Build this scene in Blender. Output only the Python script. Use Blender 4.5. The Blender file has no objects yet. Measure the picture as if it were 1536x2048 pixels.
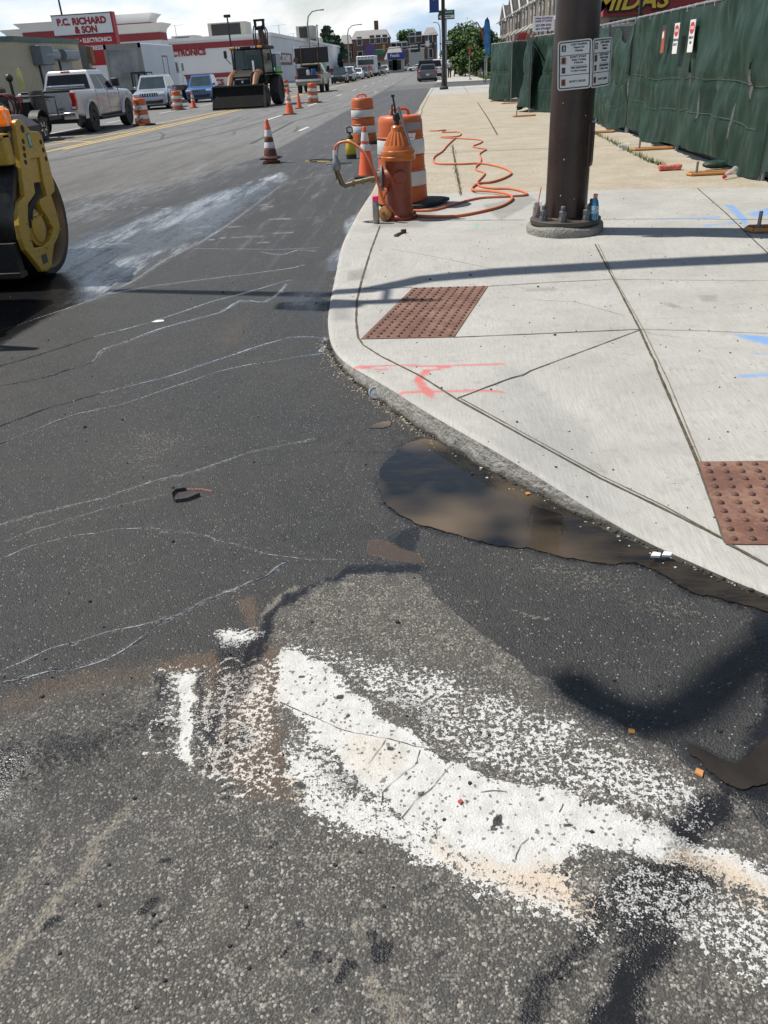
import bpy, math, random
import numpy as np
from mathutils import Vector, Matrix
random.seed(7)
R = math.radians
sc = bpy.context.scene
col = sc.collection

# ------------------------------------------------ camera
F = 1540.0; CH = 1.5
def _n(a):
    a = np.array(a, float); return a/np.linalg.norm(a)
_Y = _n((861-768, -(127-1024), -F)); _Z = -_n((928-768, -(3684-1024), -F))
_Z = _n(_Z-_Z.dot(_Y)*_Y); _X = np.cross(_Y, _Z)
CM = np.array([_X, _Y, _Z])
cam = bpy.data.cameras.new('camera'); cam.sensor_fit = 'VERTICAL'; cam.sensor_height = 24
cam.sensor_width = 18; cam.lens = F/2048*24; cam.clip_end = 9000; cam.clip_start = 0.05
co = bpy.data.objects.new('camera', cam); col.objects.link(co)
mm = Matrix([list(r) for r in CM]).to_4x4(); mm.translation = (0, 0, CH); co.matrix_world = mm
sc.camera = co

# ------------------------------------------------ sky and sun
SUN_EL = 58.0
SUN_H = (-0.966, 0.259)                      # horizontal direction towards the sun (left and ahead)
sun = bpy.data.lights.new('sun', 'SUN'); sun.energy = 5.0; sun.angle = R(0.53); sun.color = (1, .95, .86)
so = bpy.data.objects.new('sun', sun); col.objects.link(so)
ce = math.cos(R(SUN_EL))
SD = Vector((SUN_H[0]*ce, SUN_H[1]*ce, math.sin(R(SUN_EL))))
so.rotation_euler = SD.to_track_quat('Z', 'Y').to_euler(); so.location = (0, 0, 60)
w = bpy.data.worlds.new('World'); sc.world = w; w.use_nodes = True
nt = w.node_tree; nt.nodes.clear(); L = nt.links.new
wo = nt.nodes.new('ShaderNodeOutputWorld'); bg = nt.nodes.new('ShaderNodeBackground'); L(bg.outputs[0], wo.inputs[0])
sky = nt.nodes.new('ShaderNodeTexSky'); sky.sky_type = 'NISHITA'; sky.sun_disc = False
sky.sun_elevation = R(SUN_EL); sky.sun_rotation = math.atan2(SUN_H[0], SUN_H[1]); sky.air_density = 1.0; sky.dust_density = .3
bg.inputs[1].default_value = 0.07
tc = nt.nodes.new('ShaderNodeTexCoord'); sp = nt.nodes.new('ShaderNodeSeparateXYZ'); L(tc.outputs['Generated'], sp.inputs[0])
za = nt.nodes.new('ShaderNodeMath'); za.operation = 'ADD'; L(sp.outputs[2], za.inputs[0]); za.inputs[1].default_value = 0.3
dv = nt.nodes.new('ShaderNodeVectorMath'); dv.operation = 'DIVIDE'; cz = nt.nodes.new('ShaderNodeCombineXYZ')
for i in range(3): L(za.outputs[0], cz.inputs[i])
L(tc.outputs['Generated'], dv.inputs[0]); L(cz.outputs[0], dv.inputs[1])
cn = nt.nodes.new('ShaderNodeTexNoise'); cn.inputs['Scale'].default_value = 1.1; cn.inputs['Detail'].default_value = 9; cn.inputs['Roughness'].default_value = .6; cn.inputs['Distortion'].default_value = .3
L(dv.outputs[0], cn.inputs['Vector'])
cr = nt.nodes.new('ShaderNodeValToRGB'); cr.color_ramp.elements[0].position = .28; cr.color_ramp.elements[1].position = .55
L(cn.outputs[0], cr.inputs[0])
c2 = nt.nodes.new('ShaderNodeTexNoise'); c2.inputs['Scale'].default_value = 2.3; c2.inputs['Detail'].default_value = 6; L(dv.outputs[0], c2.inputs['Vector'])
cc = nt.nodes.new('ShaderNodeValToRGB'); cc.color_ramp.elements[0].position = .42; cc.color_ramp.elements[1].position = .62
cc.color_ramp.elements[0].color = (6.8, 9.2, 12.2, 1); cc.color_ramp.elements[1].color = (13.4, 13.5, 13.6, 1); L(c2.outputs[0], cc.inputs[0])
mx = nt.nodes.new('ShaderNodeMixRGB'); zr = nt.nodes.new('ShaderNodeMapRange'); L(sp.outputs[2], zr.inputs[0]); zr.inputs[1].default_value = .10; zr.inputs[2].default_value = .55; zr.inputs[3].default_value = 1.0; zr.inputs[4].default_value = .15
cf = nt.nodes.new('ShaderNodeMath'); cf.operation = 'MULTIPLY'; L(cr.outputs[0], cf.inputs[0]); L(zr.outputs[0], cf.inputs[1])
L(cf.outputs[0], mx.inputs[0]); L(sky.outputs[0], mx.inputs[1]); L(cc.outputs[0], mx.inputs[2])
L(mx.outputs[0], bg.inputs[0])
sc.view_settings.view_transform = 'Standard'; sc.view_settings.look = 'None'; sc.view_settings.exposure = 0.2; sc.view_settings.gamma = 1
sc.cycles.max_bounces = 6; sc.cycles.transparent_max_bounces = 8; sc.cycles.caustics_reflective = False; sc.cycles.caustics_refractive = False

# ------------------------------------------------ pixel -> world helpers
def ray(u, v): return CM @ np.array([u-768, -(v-1024), -F])
def G(u, v, z=0.0):
    r = ray(u, v); t = (z-CH)/r[2]; return Vector((r[0]*t, r[1]*t, z))
def sm(x): x = max(0., min(1., x)); return x*x*(3-2*x)
def zs(x, y):
    """pavement height: level with the road at the two ramps"""
    s1 = sm((abs(y-5.4)-.65)/1.2); s2 = max(sm((.78-x)/.6), sm((y-3.1)/1.4))
    return .016+.09*min(s1, s2)
def GS(u, v, dz=0.0):
    z = .1
    for _ in range(8):
        g = G(u, v, z); z = zs(g.x, g.y)
    g.z = z+dz; return g
def onX(u, v, X):
    r = ray(u, v); t = X/r[0]; return Vector((X, r[1]*t, r[2]*t+CH))
def onY(u, v, Y):
    r = ray(u, v); t = Y/r[1]; return Vector((r[0]*t, Y, r[2]*t+CH))

# ------------------------------------------------ materials
MATS = {}
class NT:
    def __init__(s, m): s.t = m.node_tree; s.L = s.t.links.new
    def n(s, ty, **kw):
        d = s.t.nodes.new(ty)
        for k, v in kw.items(): setattr(d, k, v)
        return d
    def link(s, inp, v):
        if hasattr(v, 'is_linked') or isinstance(v, bpy.types.NodeSocket): s.L(v, inp)
        else: inp.default_value = v
    def math(s, op, a, b=0.0, c=0.0, clamp=False):
        d = s.n('ShaderNodeMath', operation=op, use_clamp=clamp); s.link(d.inputs[0], a); s.link(d.inputs[1], b); s.link(d.inputs[2], c); return d.outputs[0]
    def mapr(s, v, a, b, c=0.0, e=1.0, smooth=False):
        d = s.n('ShaderNodeMapRange'); d.clamp = True
        if smooth: d.interpolation_type = 'SMOOTHSTEP'
        s.link(d.inputs[0], v)
        for i, k in enumerate((a, b, c, e)): s.link(d.inputs[i+1], k)
        return d.outputs[0]
    def noise(s, vec, scale, detail=3, rough=.55, out=0):
        d = s.n('ShaderNodeTexNoise'); s.L(vec, d.inputs['Vector']); d.inputs['Scale'].default_value = scale
        d.inputs['Detail'].default_value = detail; d.inputs['Roughness'].default_value = rough; return d.outputs[out]
    def voro(s, vec, scale, out='Color', feature='F1'):
        d = s.n('ShaderNodeTexVoronoi', feature=feature); s.L(vec, d.inputs['Vector']); d.inputs['Scale'].default_value = scale; return d.outputs[out]
    def mix(s, f, a, b, mode='MIX'):
        d = s.n('ShaderNodeMixRGB', blend_type=mode)
        for i, v in enumerate((f, a, b)):
            if isinstance(v, tuple) and len(v) == 3: v = (*v, 1)
            s.link(d.inputs[i], v)
        return d.outputs[0]
    def scalev(s, vec, xyz):
        d = s.n('ShaderNodeVectorMath', operation='MULTIPLY'); s.L(vec, d.inputs[0]); d.inputs[1].default_value = xyz; return d.outputs[0]
def newmat(name):
    m = bpy.data.materials.new(name); m.use_nodes = True; MATS[name] = m
    b = m.node_tree.nodes['Principled BSDF']; return m, NT(m), b
def pm(name, c, rough=.5, metal=0.0, var=.18, scale=3.0, bump=0.0, bscale=None, dirt=0.0, dcol=(.12, .10, .08), spec=.5, coat=0.0, alpha=1.0, emit=None, trans=0.0):
    """procedural painted / plastic / metal surface with tone variation, dirt and bump"""
    if name in MATS: return MATS[name]
    m, t, b = newmat(name)
    pos = t.n('ShaderNodeTexCoord').outputs['Object']
    n1 = t.noise(pos, scale, 5); n2 = t.noise(pos, scale*9, 3)
    lo = tuple(x*(1-var) for x in c); hi = tuple(min(1, x*(1+var)) for x in c)
    cc = t.mix(t.mapr(n1, .3, .7), lo, hi)
    if dirt > 0:
        f = t.math('MULTIPLY', t.mapr(t.math('ADD', t.math('MULTIPLY', n1, .5), t.math('MULTIPLY', n2, .5)), .46, .62), dirt)
        cc = t.mix(f, cc, dcol)
    t.link(b.inputs['Base Color'], cc)
    t.link(b.inputs['Roughness'], t.mapr(n2, .2, .8, max(.02, rough-.08), min(1, rough+.1)))
    b.inputs['Metallic'].default_value = metal; b.inputs['Specular IOR Level'].default_value = spec
    b.inputs['Coat Weight'].default_value = coat; b.inputs['Coat Roughness'].default_value = .08
    if trans: b.inputs['Transmission Weight'].default_value = trans
    if alpha < 1: b.inputs['Alpha'].default_value = alpha
    if emit: b.inputs['Emission Color'].default_value = (*emit[:3], 1); b.inputs['Emission Strength'].default_value = emit[3]
    if bump:
        bp = t.n('ShaderNodeBump'); bp.inputs['Strength'].default_value = min(1, bump); bp.inputs['Distance'].default_value = .01*max(1, bump)
        t.L(t.noise(pos, bscale or scale*12, 4), bp.inputs['Height']); t.L(bp.outputs[0], b.inputs['Normal'])
    return m

# ------------------------------------------------ mesh builder
class MB:
    def __init__(s, M=None): s.v = []; s.f = []; s.M = M
    def _a(s, pts):
        o = len(s.v)
        for p in pts:
            p = Vector(p); s.v.append(tuple(s.M @ p) if s.M else tuple(p))
        return o
    def face(s, pts): o = s._a(pts); s.f.append(tuple(range(o, o+len(pts)))); return s
    def box(s, c, d, rz=0, rx=0, ry=0, ch=0.0):
        hx, hy, hz = d[0]/2, d[1]/2, d[2]/2
        m = Matrix.Translation(c) @ Matrix.Rotation(rz, 4, 'Z') @ Matrix.Rotation(ry, 4, 'Y') @ Matrix.Rotation(rx, 4, 'X')
        if ch <= 0:
            o = s._a([m @ Vector(p) for p in [(-hx,-hy,-hz),(hx,-hy,-hz),(hx,hy,-hz),(-hx,hy,-hz),(-hx,-hy,hz),(hx,-hy,hz),(hx,hy,hz),(-hx,hy,hz)]])
            s.f += [tuple(o+i for i in q) for q in [(0,3,2,1),(4,5,6,7),(0,1,5,4),(1,2,6,5),(2,3,7,6),(3,0,4,7)]]
        else:
            c_ = min(ch, hx*.45, hy*.45, hz*.45)
            def ring(z, i): 
                a, b = hx-i, hy-i
                return [(-a+c_,-b,z),(a-c_,-b,z),(a,-b+c_,z),(a,b-c_,z),(a-c_,b,z),(-a+c_,b,z),(-a,b-c_,z),(-a,-b+c_,z)]
            s.rings([[m @ Vector(p) for p in ring(z, i)] for z, i in ((-hz, c_), (-hz+c_, 0), (hz-c_, 0), (hz, c_))])
        return s
    def bb(s, a, b, ch=0.0):
        return s.box([(a[i]+b[i])/2 for i in range(3)], [abs(b[i]-a[i]) for i in range(3)], ch=ch)
    def rings(s, rs, caps=True, closed=True):
        n = len(rs[0]); os = [s._a(r) for r in rs]
        for a, b in zip(os, os[1:]):
            for i in range(n if closed else n-1):
                j = (i+1) % n; s.f.append((a+i, a+j, b+j, b+i))
        if caps and closed:
            s.f.append(tuple(os[0]+i for i in reversed(range(n)))); s.f.append(tuple(os[-1]+i for i in range(n)))
        return s
    def tube(s, pts, r, n=8, caps=True, up=None):
        pts = [Vector(p) for p in pts]; rs = []; prev = None
        for i, p in enumerate(pts):
            d = (pts[min(i+1, len(pts)-1)]-pts[max(i-1, 0)]).normalized()
            if prev is None:
                a = Vector((0, 0, 1)) if abs(d.z) < .9 else Vector((1, 0, 0)); u = d.cross(a).normalized()
            else:
                u = (prev-prev.dot(d)*d)
                u = u.normalized() if u.length > 1e-6 else d.orthogonal().normalized()
            prev = u; v = d.cross(u); ri = r[i] if isinstance(r, (list, tuple)) else r
            rs.append([p+u*math.cos(2*math.pi*k/n)*ri+v*math.sin(2*math.pi*k/n)*ri for k in range(n)])
        return s.rings(rs, caps)
    def cyl(s, a, b, r, r2=None, n=16): return s.tube([a, b], [r, r if r2 is None else r2], n)
    def lathe(s, prof, c=(0, 0, 0), n=24, m=None, caps=True, flute=0, fa=0):
        c = Vector(c); m = m or Matrix(); rs = []
        for (r, z) in prof:
            rs.append([c+(m @ Vector((r*(1+(fa*math.cos(flute*2*math.pi*k/n) if flute else 0))*math.cos(2*math.pi*k/n), r*(1+(fa*math.cos(flute*2*math.pi*k/n) if flute else 0))*math.sin(2*math.pi*k/n), z))) for k in range(n)])
        return s.rings(rs, caps)
    def prism(s, poly, a, b, axis='Y', ch=0.0):
        """poly = 2D outline, extruded between a and b along an axis; ch bevels the rims"""
        def P3(p, t): return {'Y': (p[0], t, p[1]), 'X': (t, p[0], p[1]), 'Z': (p[0], p[1], t)}[axis]
        lay = [(a, 0), (b, 0)] if ch <= 0 else [(a, ch), (a+ch*(1 if b > a else -1), 0), (b-ch*(1 if b > a else -1), 0), (b, ch)]
        return s.rings([[P3(p, t) for p in inset(poly, i)] for t, i in lay])
    def sph(s, c, r, n=12, m=7, sq=(1, 1, 1)):
        rs = []
        for j in range(1, m):
            a = math.pi*j/m
            rs.append([(c[0]+r*sq[0]*math.sin(a)*math.cos(2*math.pi*k/n), c[1]+r*sq[1]*math.sin(a)*math.sin(2*math.pi*k/n), c[2]-r*sq[2]*math.cos(a)) for k in range(n)])
        return s.rings(rs)
    def build(s, name, mat, parent=None, smooth=35, loc=None, label=None, fix=True):
        me = bpy.data.meshes.new(name); me.from_pydata(s.v, [], s.f)
        if fix:
            import bmesh
            bm = bmesh.new(); bm.from_mesh(me); bmesh.ops.recalc_face_normals(bm, faces=bm.faces); bm.to_mesh(me); bm.free()
        if smooth and len(s.f):
            me.polygons.foreach_set('use_smooth', [True]*len(me.polygons)); me.set_sharp_from_angle(angle=R(smooth))
        o = bpy.data.objects.new(name, me); col.objects.link(o)
        for mt in (mat if isinstance(mat, (list, tuple)) else [mat]): me.materials.append(mt)
        if parent: o.parent = parent
        if loc is not None: o.location = loc
        if label: o['label'] = label
        return o
def inset(poly, d):
    if not d: return poly
    n = len(poly); A = sum(poly[i][0]*poly[(i+1) % n][1]-poly[(i+1) % n][0]*poly[i][1] for i in range(n)); sg = 1 if A > 0 else -1; out = []
    for i in range(n):
        p0, p1, p2 = [Vector((poly[k % n][0], poly[k % n][1])) for k in (i-1, i, i+1)]
        e1 = (p1-p0); e2 = (p2-p1)
        if e1.length < 1e-9 or e2.length < 1e-9: out.append(tuple(p1)); continue
        e1.normalize(); e2.normalize(); n1 = Vector((-e1.y, e1.x))*sg; n2 = Vector((-e2.y, e2.x))*sg; b = n1+n2
        if b.length < .3: b = n1
        else: b = b/max(.5, b.length_squared/2)
        out.append((p1.x+b.x*d, p1.y+b.y*d))
    return out
def T(name, label, cat, loc=(0, 0, 0), rz=0, group=None):
    o = bpy.data.objects.new(name, None); o.empty_display_size = .2; col.objects.link(o); o.location = loc; o.rotation_euler = (0, 0, rz)
    o['label'] = label; o['category'] = cat
    if group: o['group'] = group
    return o
def tag(o, label, cat, group=None, kind=None):
    o['label'] = label; o['category'] = cat
    if group: o['group'] = group
    if kind: o['kind'] = kind
    return o
def struct(o, kind='structure'): o['kind'] = kind; return o
def kids(o): return [c for c in col.objects if c.parent == o]
def dup(o, loc, rz=None, label=None, group=None, scale=None):
    def cp(a, par):
        c = a.copy(); col.objects.link(c); c.parent = par
        for k in kids(a): cp(k, c)
        return c
    c = cp(o, None); c.location = loc
    if rz is not None: c.rotation_euler = (0, 0, rz)
    if scale: c.scale = (scale,)*3
    if label: c['label'] = label
    if group: c['group'] = group
    return c
def text(s, size, m, mat, parent, name='lettering', bold=.0, sx=1.0, align='CENTER', depth=.004, shear=0, label=None):
    cu = bpy.data.curves.new('t', 'FONT'); cu.body = s; cu.size = size; cu.align_x = align; cu.align_y = 'CENTER'; cu.offset = bold*size; cu.extrude = depth; cu.resolution_u = 3; cu.shear = shear; cu.space_line = .95
    to = bpy.data.objects.new('t', cu); col.objects.link(to)
    dg = bpy.context.evaluated_depsgraph_get(); dg.update()
    me = bpy.data.meshes.new_from_object(to.evaluated_get(dg)); bpy.data.objects.remove(to); bpy.data.curves.remove(cu)
    me.name = name; me.materials.clear(); me.materials.append(mat); me.transform(m @ Matrix.Diagonal((sx, 1, 1, 1)))
    o = bpy.data.objects.new(name, me); col.objects.link(o); o.parent = parent
    if label: o['label'] = label
    return o
def face_cam(c):          # local frame of a vertical sheet facing -Y: text x->X, y->Z
    return Matrix.Translation(c) @ Matrix.Rotation(R(90), 4, 'X')
def face_right(c):        # vertical sheet facing +X
    return Matrix.Translation(c) @ Matrix.Rotation(R(90), 4, 'Z') @ Matrix.Rotation(R(90), 4, 'X')
def face_left(c):         # vertical sheet facing -X
    return Matrix.Translation(c) @ Matrix.Rotation(R(-90), 4, 'Z') @ Matrix.Rotation(R(90), 4, 'X')

# ================================================ GROUND
def wpts(px, side=False): return [((GS if side else G)(*p)).xy for p in px]
def sd_poly(X, Y, pts):
    """signed distance to a polygon, positive inside"""
    d = np.full(X.shape, 1e9); ins = np.zeros(X.shape, bool); n = len(pts)
    for i in range(n):
        ax, ay = pts[i]; bx, by = pts[(i+1) % n]; ex, ey = bx-ax, by-ay
        t = np.clip(((X-ax)*ex+(Y-ay)*ey)/(ex*ex+ey*ey+1e-12), 0, 1)
        d = np.minimum(d, (X-ax-t*ex)**2+(Y-ay-t*ey)**2)
        c = ((ay > Y) != (by > Y)); c &= X < (bx-ax)*(Y-ay)/((by-ay) if abs(by-ay) > 1e-12 else 1e-12)+ax; ins ^= c
    return np.where(ins, 1, -1)*np.sqrt(d)
def d_line(X, Y, pts):
    d = np.full(X.shape, 1e9)
    for (ax, ay), (bx, by) in zip(pts, pts[1:]):
        ex, ey = bx-ax, by-ay
        t = np.clip(((X-ax)*ex+(Y-ay)*ey)/(ex*ex+ey*ey+1e-12), 0, 1)
        d = np.minimum(d, (X-ax-t*ex)**2+(Y-ay-t*ey)**2)
    return np.sqrt(d)
def sstep(x): x = np.clip(x, 0, 1); return x*x*(3-2*x)
def wig(X, Y, a=1.0, s=1.0, k=0):
    return a*(np.sin(X*7.1*s+Y*3.3*s+k)+np.sin(X*-4.3*s+Y*9.7*s+2*k)+.6*np.sin(X*17*s+Y*13*s+k))/2.6
class Field:
    def __init__(s, X, Y, side=False): s.X, s.Y, s.side = X, Y, side; s.ch = {}
    def get(s, k):
        if k not in s.ch: s.ch[k] = np.zeros(s.X.shape, np.float32)
        return s.ch[k]
    def poly(s, k, px, lv=1.0, soft=.02, grow=0.0, world=False, op='max'):
        pts = px if world else wpts(px, s.side); a = s.get(k)
        xs = [p[0] for p in pts]; ys = [p[1] for p in pts]; m = soft+abs(grow)+.05
        sel = (s.X > min(xs)-m) & (s.X < max(xs)+m) & (s.Y > min(ys)-m) & (s.Y < max(ys)+m)
        if not sel.any(): return
        v = lv*sstep(.5+(sd_poly(s.X[sel], s.Y[sel], pts)+grow)/(2*soft))
        a[sel] = np.maximum(a[sel], v) if op == 'max' else a[sel]*(1-v/lv) if op == 'cut' else a[sel]+v
    def line(s, k, px, w=.01, lv=1.0, soft=None, world=False):
        pts = px if world else wpts(px, s.side); a = s.get(k); soft = soft or w
        ym = min(max(p[1] for p in pts), 20); w = max(w, .0026*ym) if not s.side else w; soft = max(soft, .0035*ym)
        xs = [p[0] for p in pts]; ys = [p[1] for p in pts]; m = w+soft+.03
        sel = (s.X > min(xs)-m) & (s.X < max(xs)+m) & (s.Y > min(ys)-m) & (s.Y < max(ys)+m)
        if not sel.any(): return
        a[sel] = np.maximum(a[sel], lv*(1-sstep((d_line(s.X[sel], s.Y[sel], pts)-w+soft/2)/soft)))
def sheet(name, X, Y, Z, mats, fields, keys):
    ny, nx = X.shape; me = bpy.data.meshes.new(name)
    v = np.stack([X, Y, Z], -1).reshape(-1, 3)
    i = np.arange(ny*nx).reshape(ny, nx); q = np.stack([i[:-1, :-1], i[:-1, 1:], i[1:, 1:], i[1:, :-1]], -1).reshape(-1, 4)
    me.vertices.add(len(v)); me.vertices.foreach_set('co', v.ravel().astype(np.float32))
    me.loops.add(q.size); me.loops.foreach_set('vertex_index', q.ravel().astype(np.int32))
    me.polygons.add(len(q)); me.polygons.foreach_set('loop_start', np.arange(0, q.size, 4).astype(np.int32))
    me.update(calc_edges=True); me.validate()
    for an, ks in keys.items():
        at = me.attributes.new(an, 'FLOAT_COLOR', 'POINT'); c = np.zeros((ny*nx, 4), np.float32)
        for j, k in enumerate(ks):
            if k in fields.ch: c[:, j] = fields.ch[k].ravel()
        at.data.foreach_set('color', c.ravel())
    me.materials.append(mats); me.polygons.foreach_set('use_smooth', [True]*len(me.polygons))
    o = bpy.data.objects.new(name, me); col.objects.link(o); return struct(o)

# ---- road grid: fine near the corner, coarse far away
ys = [-.6, 0, .3]; y = .45
while y < 75: ys.append(y); y += (.0038 if y < 8 else .008)*(y+.45)
while y < 4000: ys.append(y); y *= 1.12
us = list(np.arange(-.62, .5, .0023)); us = [-30, -12, -6, -3, -2, -1.5, -1.2, -1, -.9, -.8, -.75, -.7, -.66]+us+[.55, .6, .7, .8, 1, 1.2, 1.6, 2, 3, 6, 12, 30]
Yg, Ug = np.meshgrid(np.array(ys), np.array(us), indexing='ij'); Xg = Ug*(Yg+1.0)
_a = np.where(Yg < 2.2, .0055, .0035)
fd = Field(Xg+_a*(np.sin(Xg*31+Yg*19)+np.sin(Yg*53-Xg*23)+.7*np.sin(Xg*97+1)), Yg+_a*(np.sin(Yg*37-Xg*17)+np.sin(Xg*61+Yg*11)+.7*np.sin(Yg*89+Xg*40)))
# old grey asphalt
fd.poly('old', [(640,1165),(720,1148),(840,1140),(880,1200),(960,1262),(1100,1365),(1200,1430),(1300,1480),(1440,1570),(1536,1655),(1900,1900),(1900,2400),(-300,2600),(-300,1990),(60,1700),(300,1590),(420,1480),(500,1330),(560,1215)], 1.0, .012)
fd.poly('old', [(500,1300),(350,1290),(200,1340),(-200,1430),(-300,2100),(200,2100),(600,1600)], .55, .16)
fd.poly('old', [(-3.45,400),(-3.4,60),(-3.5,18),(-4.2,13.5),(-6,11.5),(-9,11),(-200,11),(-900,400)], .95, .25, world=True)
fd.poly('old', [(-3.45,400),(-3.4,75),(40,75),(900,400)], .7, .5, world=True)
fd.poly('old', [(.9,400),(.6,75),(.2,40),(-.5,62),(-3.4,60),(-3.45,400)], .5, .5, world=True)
# worn white crosswalk paint
fd.poly('paint', [(552,1296),(600,1300),(650,1325),(700,1375),(760,1430),(830,1470),(905,1525),(1000,1556),(1100,1576),(1180,1598),(1290,1640),(1400,1685),(1620,1765),(1620,1815),(1480,1768),(1350,1730),(1260,1700),(1170,1700),(1110,1740),(1030,1765),(940,1728),(850,1650),(740,1590),(680,1530),(600,1450),(552,1395)], 1.0, .03)
fd.poly('paint', [(560,1560),(620,1640),(760,1690),(900,1760),(1060,1830),(1210,1880),(1150,1740),(960,1700),(820,1620),(700,1570),(600,1470)], .74, .05)
fd.poly('paint', [(555,1420),(560,1590),(700,1660),(760,1600),(640,1460)], .5, .05)
fd.poly('paint', [(600,1290),(760,1310),(900,1340),(1010,1390),(1200,1450),(1330,1530),(1440,1600),(1430,1690),(1250,1640),(1050,1580),(880,1510),(700,1370)], .50, .07)
fd.poly('paint', [(760,1320),(860,1345),(960,1400),(930,1440),(820,1400)], .52, .04)
fd.poly('paint', [(1210,1850),(1340,1870),(1460,1960),(1600,2010),(1600,1800),(1400,1740),(1250,1700),(1130,1760)], .52, .06)
fd.poly('paint', [(1180,1600),(1330,1660),(1500,1725),(1500,1760),(1340,1720),(1230,1680),(1150,1650)], .62, .03)
fd.poly('paint', [(430,1268),(460,1255),(520,1262),(510,1285),(440,1296)], .66, .035)
fd.poly('paint', [(352,1352),(400,1350),(388,1440),(384,1535),(345,1525),(362,1440)], .98, .02)
fd.poly('paint', [(410,1365),(424,1372),(424,1550),(408,1545)], .7, .014)
fd.poly('paint', [(330,1345),(400,1345),(395,1375),(310,1390)], .62, .02)
fd.line('paint', [(365,1432),(315,1438),(298,1455),(300,1475),(345,1476)], .006, .62, .014)
fd.line('paint', [(345,1500),(292,1506)], .006, .6, .014); fd.line('paint', [(400,1540),(425,1556),(455,1540)], .006, .7, .014)
fd.poly('paint', [(300,1330),(420,1330),(470,1400),(470,1545),(400,1545),(330,1530),(335,1470),(300,1440),(320,1380)], .43, .05)
fd.line('paint', [(450,1360),(440,1420),(452,1470),(436,1520),(450,1570)], .008, .72, .014); fd.line('paint', [(500,1380),(490,1450),(500,1540)], .008, .6, .016); fd.line('paint', [(520,1330),(470,1350),(480,1400)], .006, .6, .014)
fd.poly('paint', [(430,1350),(540,1310),(556,1340),(560,1600),(520,1600),(440,1560)], .46, .05)
for k in range(17):      # tyre tread prints in the left end of the paint
    v = 1318+k*16.5; fd.line('paint', [(432, v+14), (462, v), (492, v+12), (520, v-2), (552, v+8)], .0035, .72, .007); fd.line('dark', [(440, v+22), (470, v+8)], .006, .6, .01)
# thin cracks and chips in the paint
CRK = []
for c in [[(560,1405),(640,1440),(690,1463),(770,1478),(850,1497),(905,1525)],[(905,1528),(870,1570),(830,1605),(800,1645)],[(770,1480),(755,1500),(730,1535)],[(840,1500),(830,1530),(790,1560),(765,1585),(760,1620)],[(960,1585),(1000,1582),(1030,1588)],[(1030,1720),(1040,1690),(1062,1668)],[(1118,1625),(1130,1600)],[(700,1580),(680,1620)],[(1385,1705),(1400,1690)]]:
    CRK.append(c)
for (u, v, r) in [(604,1357,.011),(685,1394,.010),(602,1575,.012),(786,1498,.008),(1000,1640,.013),(640,1412,.005),(716,1320,.005),(1075,1600,.006),(850,1770,.014),(880,1900,.012),(820,1560,.004),(990,1655,.009),(1130,1650,.006),(1298,1640,.01),(655,1410,.004),(700,1432,.005),(730,1505,.004),(840,1590,.004),(935,1610,.004)]:
    g = G(u, v); fd.line('spot', [(g.x-r*.5, g.y), (g.x+r*.5, g.y+.002)], r*.7, 1, .006, world=True)
for (u, v, r) in [(335,1730,.016),(300,1812,.017),(298,1860,.010),(92,1855,.014),(545,1691,.012),(490,1860,.009),(685,1945,.02),(310,1900,.008),(575,1907,.009),(640,1925,.012),(757,1905,.028),(745,1880,.018),(270,2030,.015),(600,1850,.006),(720,1708,.009),(420,2000,.008),(960,1925,.008),(640,2020,.008)]:
    g = G(u, v); fd.line('dark', [(g.x-r*.4, g.y), (g.x+r*.4, g.y+.01)], r*.6, .75, .012, world=True)
# tan tinted paint and silt
fd.poly('tan', [(880,1700),(1000,1770),(1120,1800),(1210,1870),(1200,1790),(1130,1735),(1000,1745)], .9, .04)
fd.poly('tan', [(1350,1700),(1440,1720),(1600,1800),(1600,1880),(1420,1760),(1330,1730)], .85, .03)
fd.poly('tan', [(690,1460),(770,1480),(800,1520),(760,1560),(690,1520)], .35, .04)
fd.poly('tan', [(395,1350),(540,1300),(558,1420),(560,1610),(480,1600),(400,1540)], .28, .04)
fd.poly('tan', [(550,1560),(590,1560),(600,1630),(560,1610)], .9, .02)
fd.poly('brown', [(310,1325),(420,1300),(520,1275),(560,1290),(566,1430),(575,1600),(500,1600),(440,1540),(430,1420),(400,1360),(330,1345)], .72, .035)
fd.poly('brown', [(-100,1420),(150,1340),(320,1320),(420,1300),(400,1340),(250,1375),(60,1420),(-100,1460)], .42, .05)
fd.poly('brown', [(470,1200),(510,1190),(520,1270),(560,1200),(590,1180),(545,1230),(540,1290),(500,1300),(490,1250)], .6, .02)
fd.line('pale', [(590,1178),(556,1195),(532,1222),(524,1250)], .010, .9, .012)
fd.line('pale', [(690,1180),(655,1220),(630,1265),(600,1300),(575,1350),(556,1378)], .006, .6, .012)
for ln, w_, lv in [([(235,1640),(200,1680),(165,1750),(110,1805),(40,1890),(-40,1990)], .018, .75), ([(90,1655),(75,1720),(40,1760),(0,1820)], .016, .65), ([(60,1740),(95,1735)], .01, .5), ([(705,1855),(720,1880),(745,1905)], .008, .7),
                   ([(735,1950),(790,2048)], .016, .7), ([(780,2000),(810,2090)], .02, .8), ([(980,1810),(1080,1830)], .006, .6), ([(185,1660),(240,1620),(270,1600)], .01, .5), ([(0,1600),(60,1560),(120,1540)], .012, .35)]:
    fd.line('pale', ln, w_, lv, w_*1.4)
fd.poly('pale', [(250,870),(330,850),(380,880),(300,940),(200,960)], .34, .18)
fd.poly('pale', [(190,1130),(250,1100),(270,1150),(210,1190)], .3, .1)
fd.poly('brown', [(430,680),(490,625),(510,620),(480,680),(440,710)], .4, .14)
fd.poly('pale', [(380,1000),(480,1050),(520,1090),(440,1060)], .26, .08)
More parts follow.
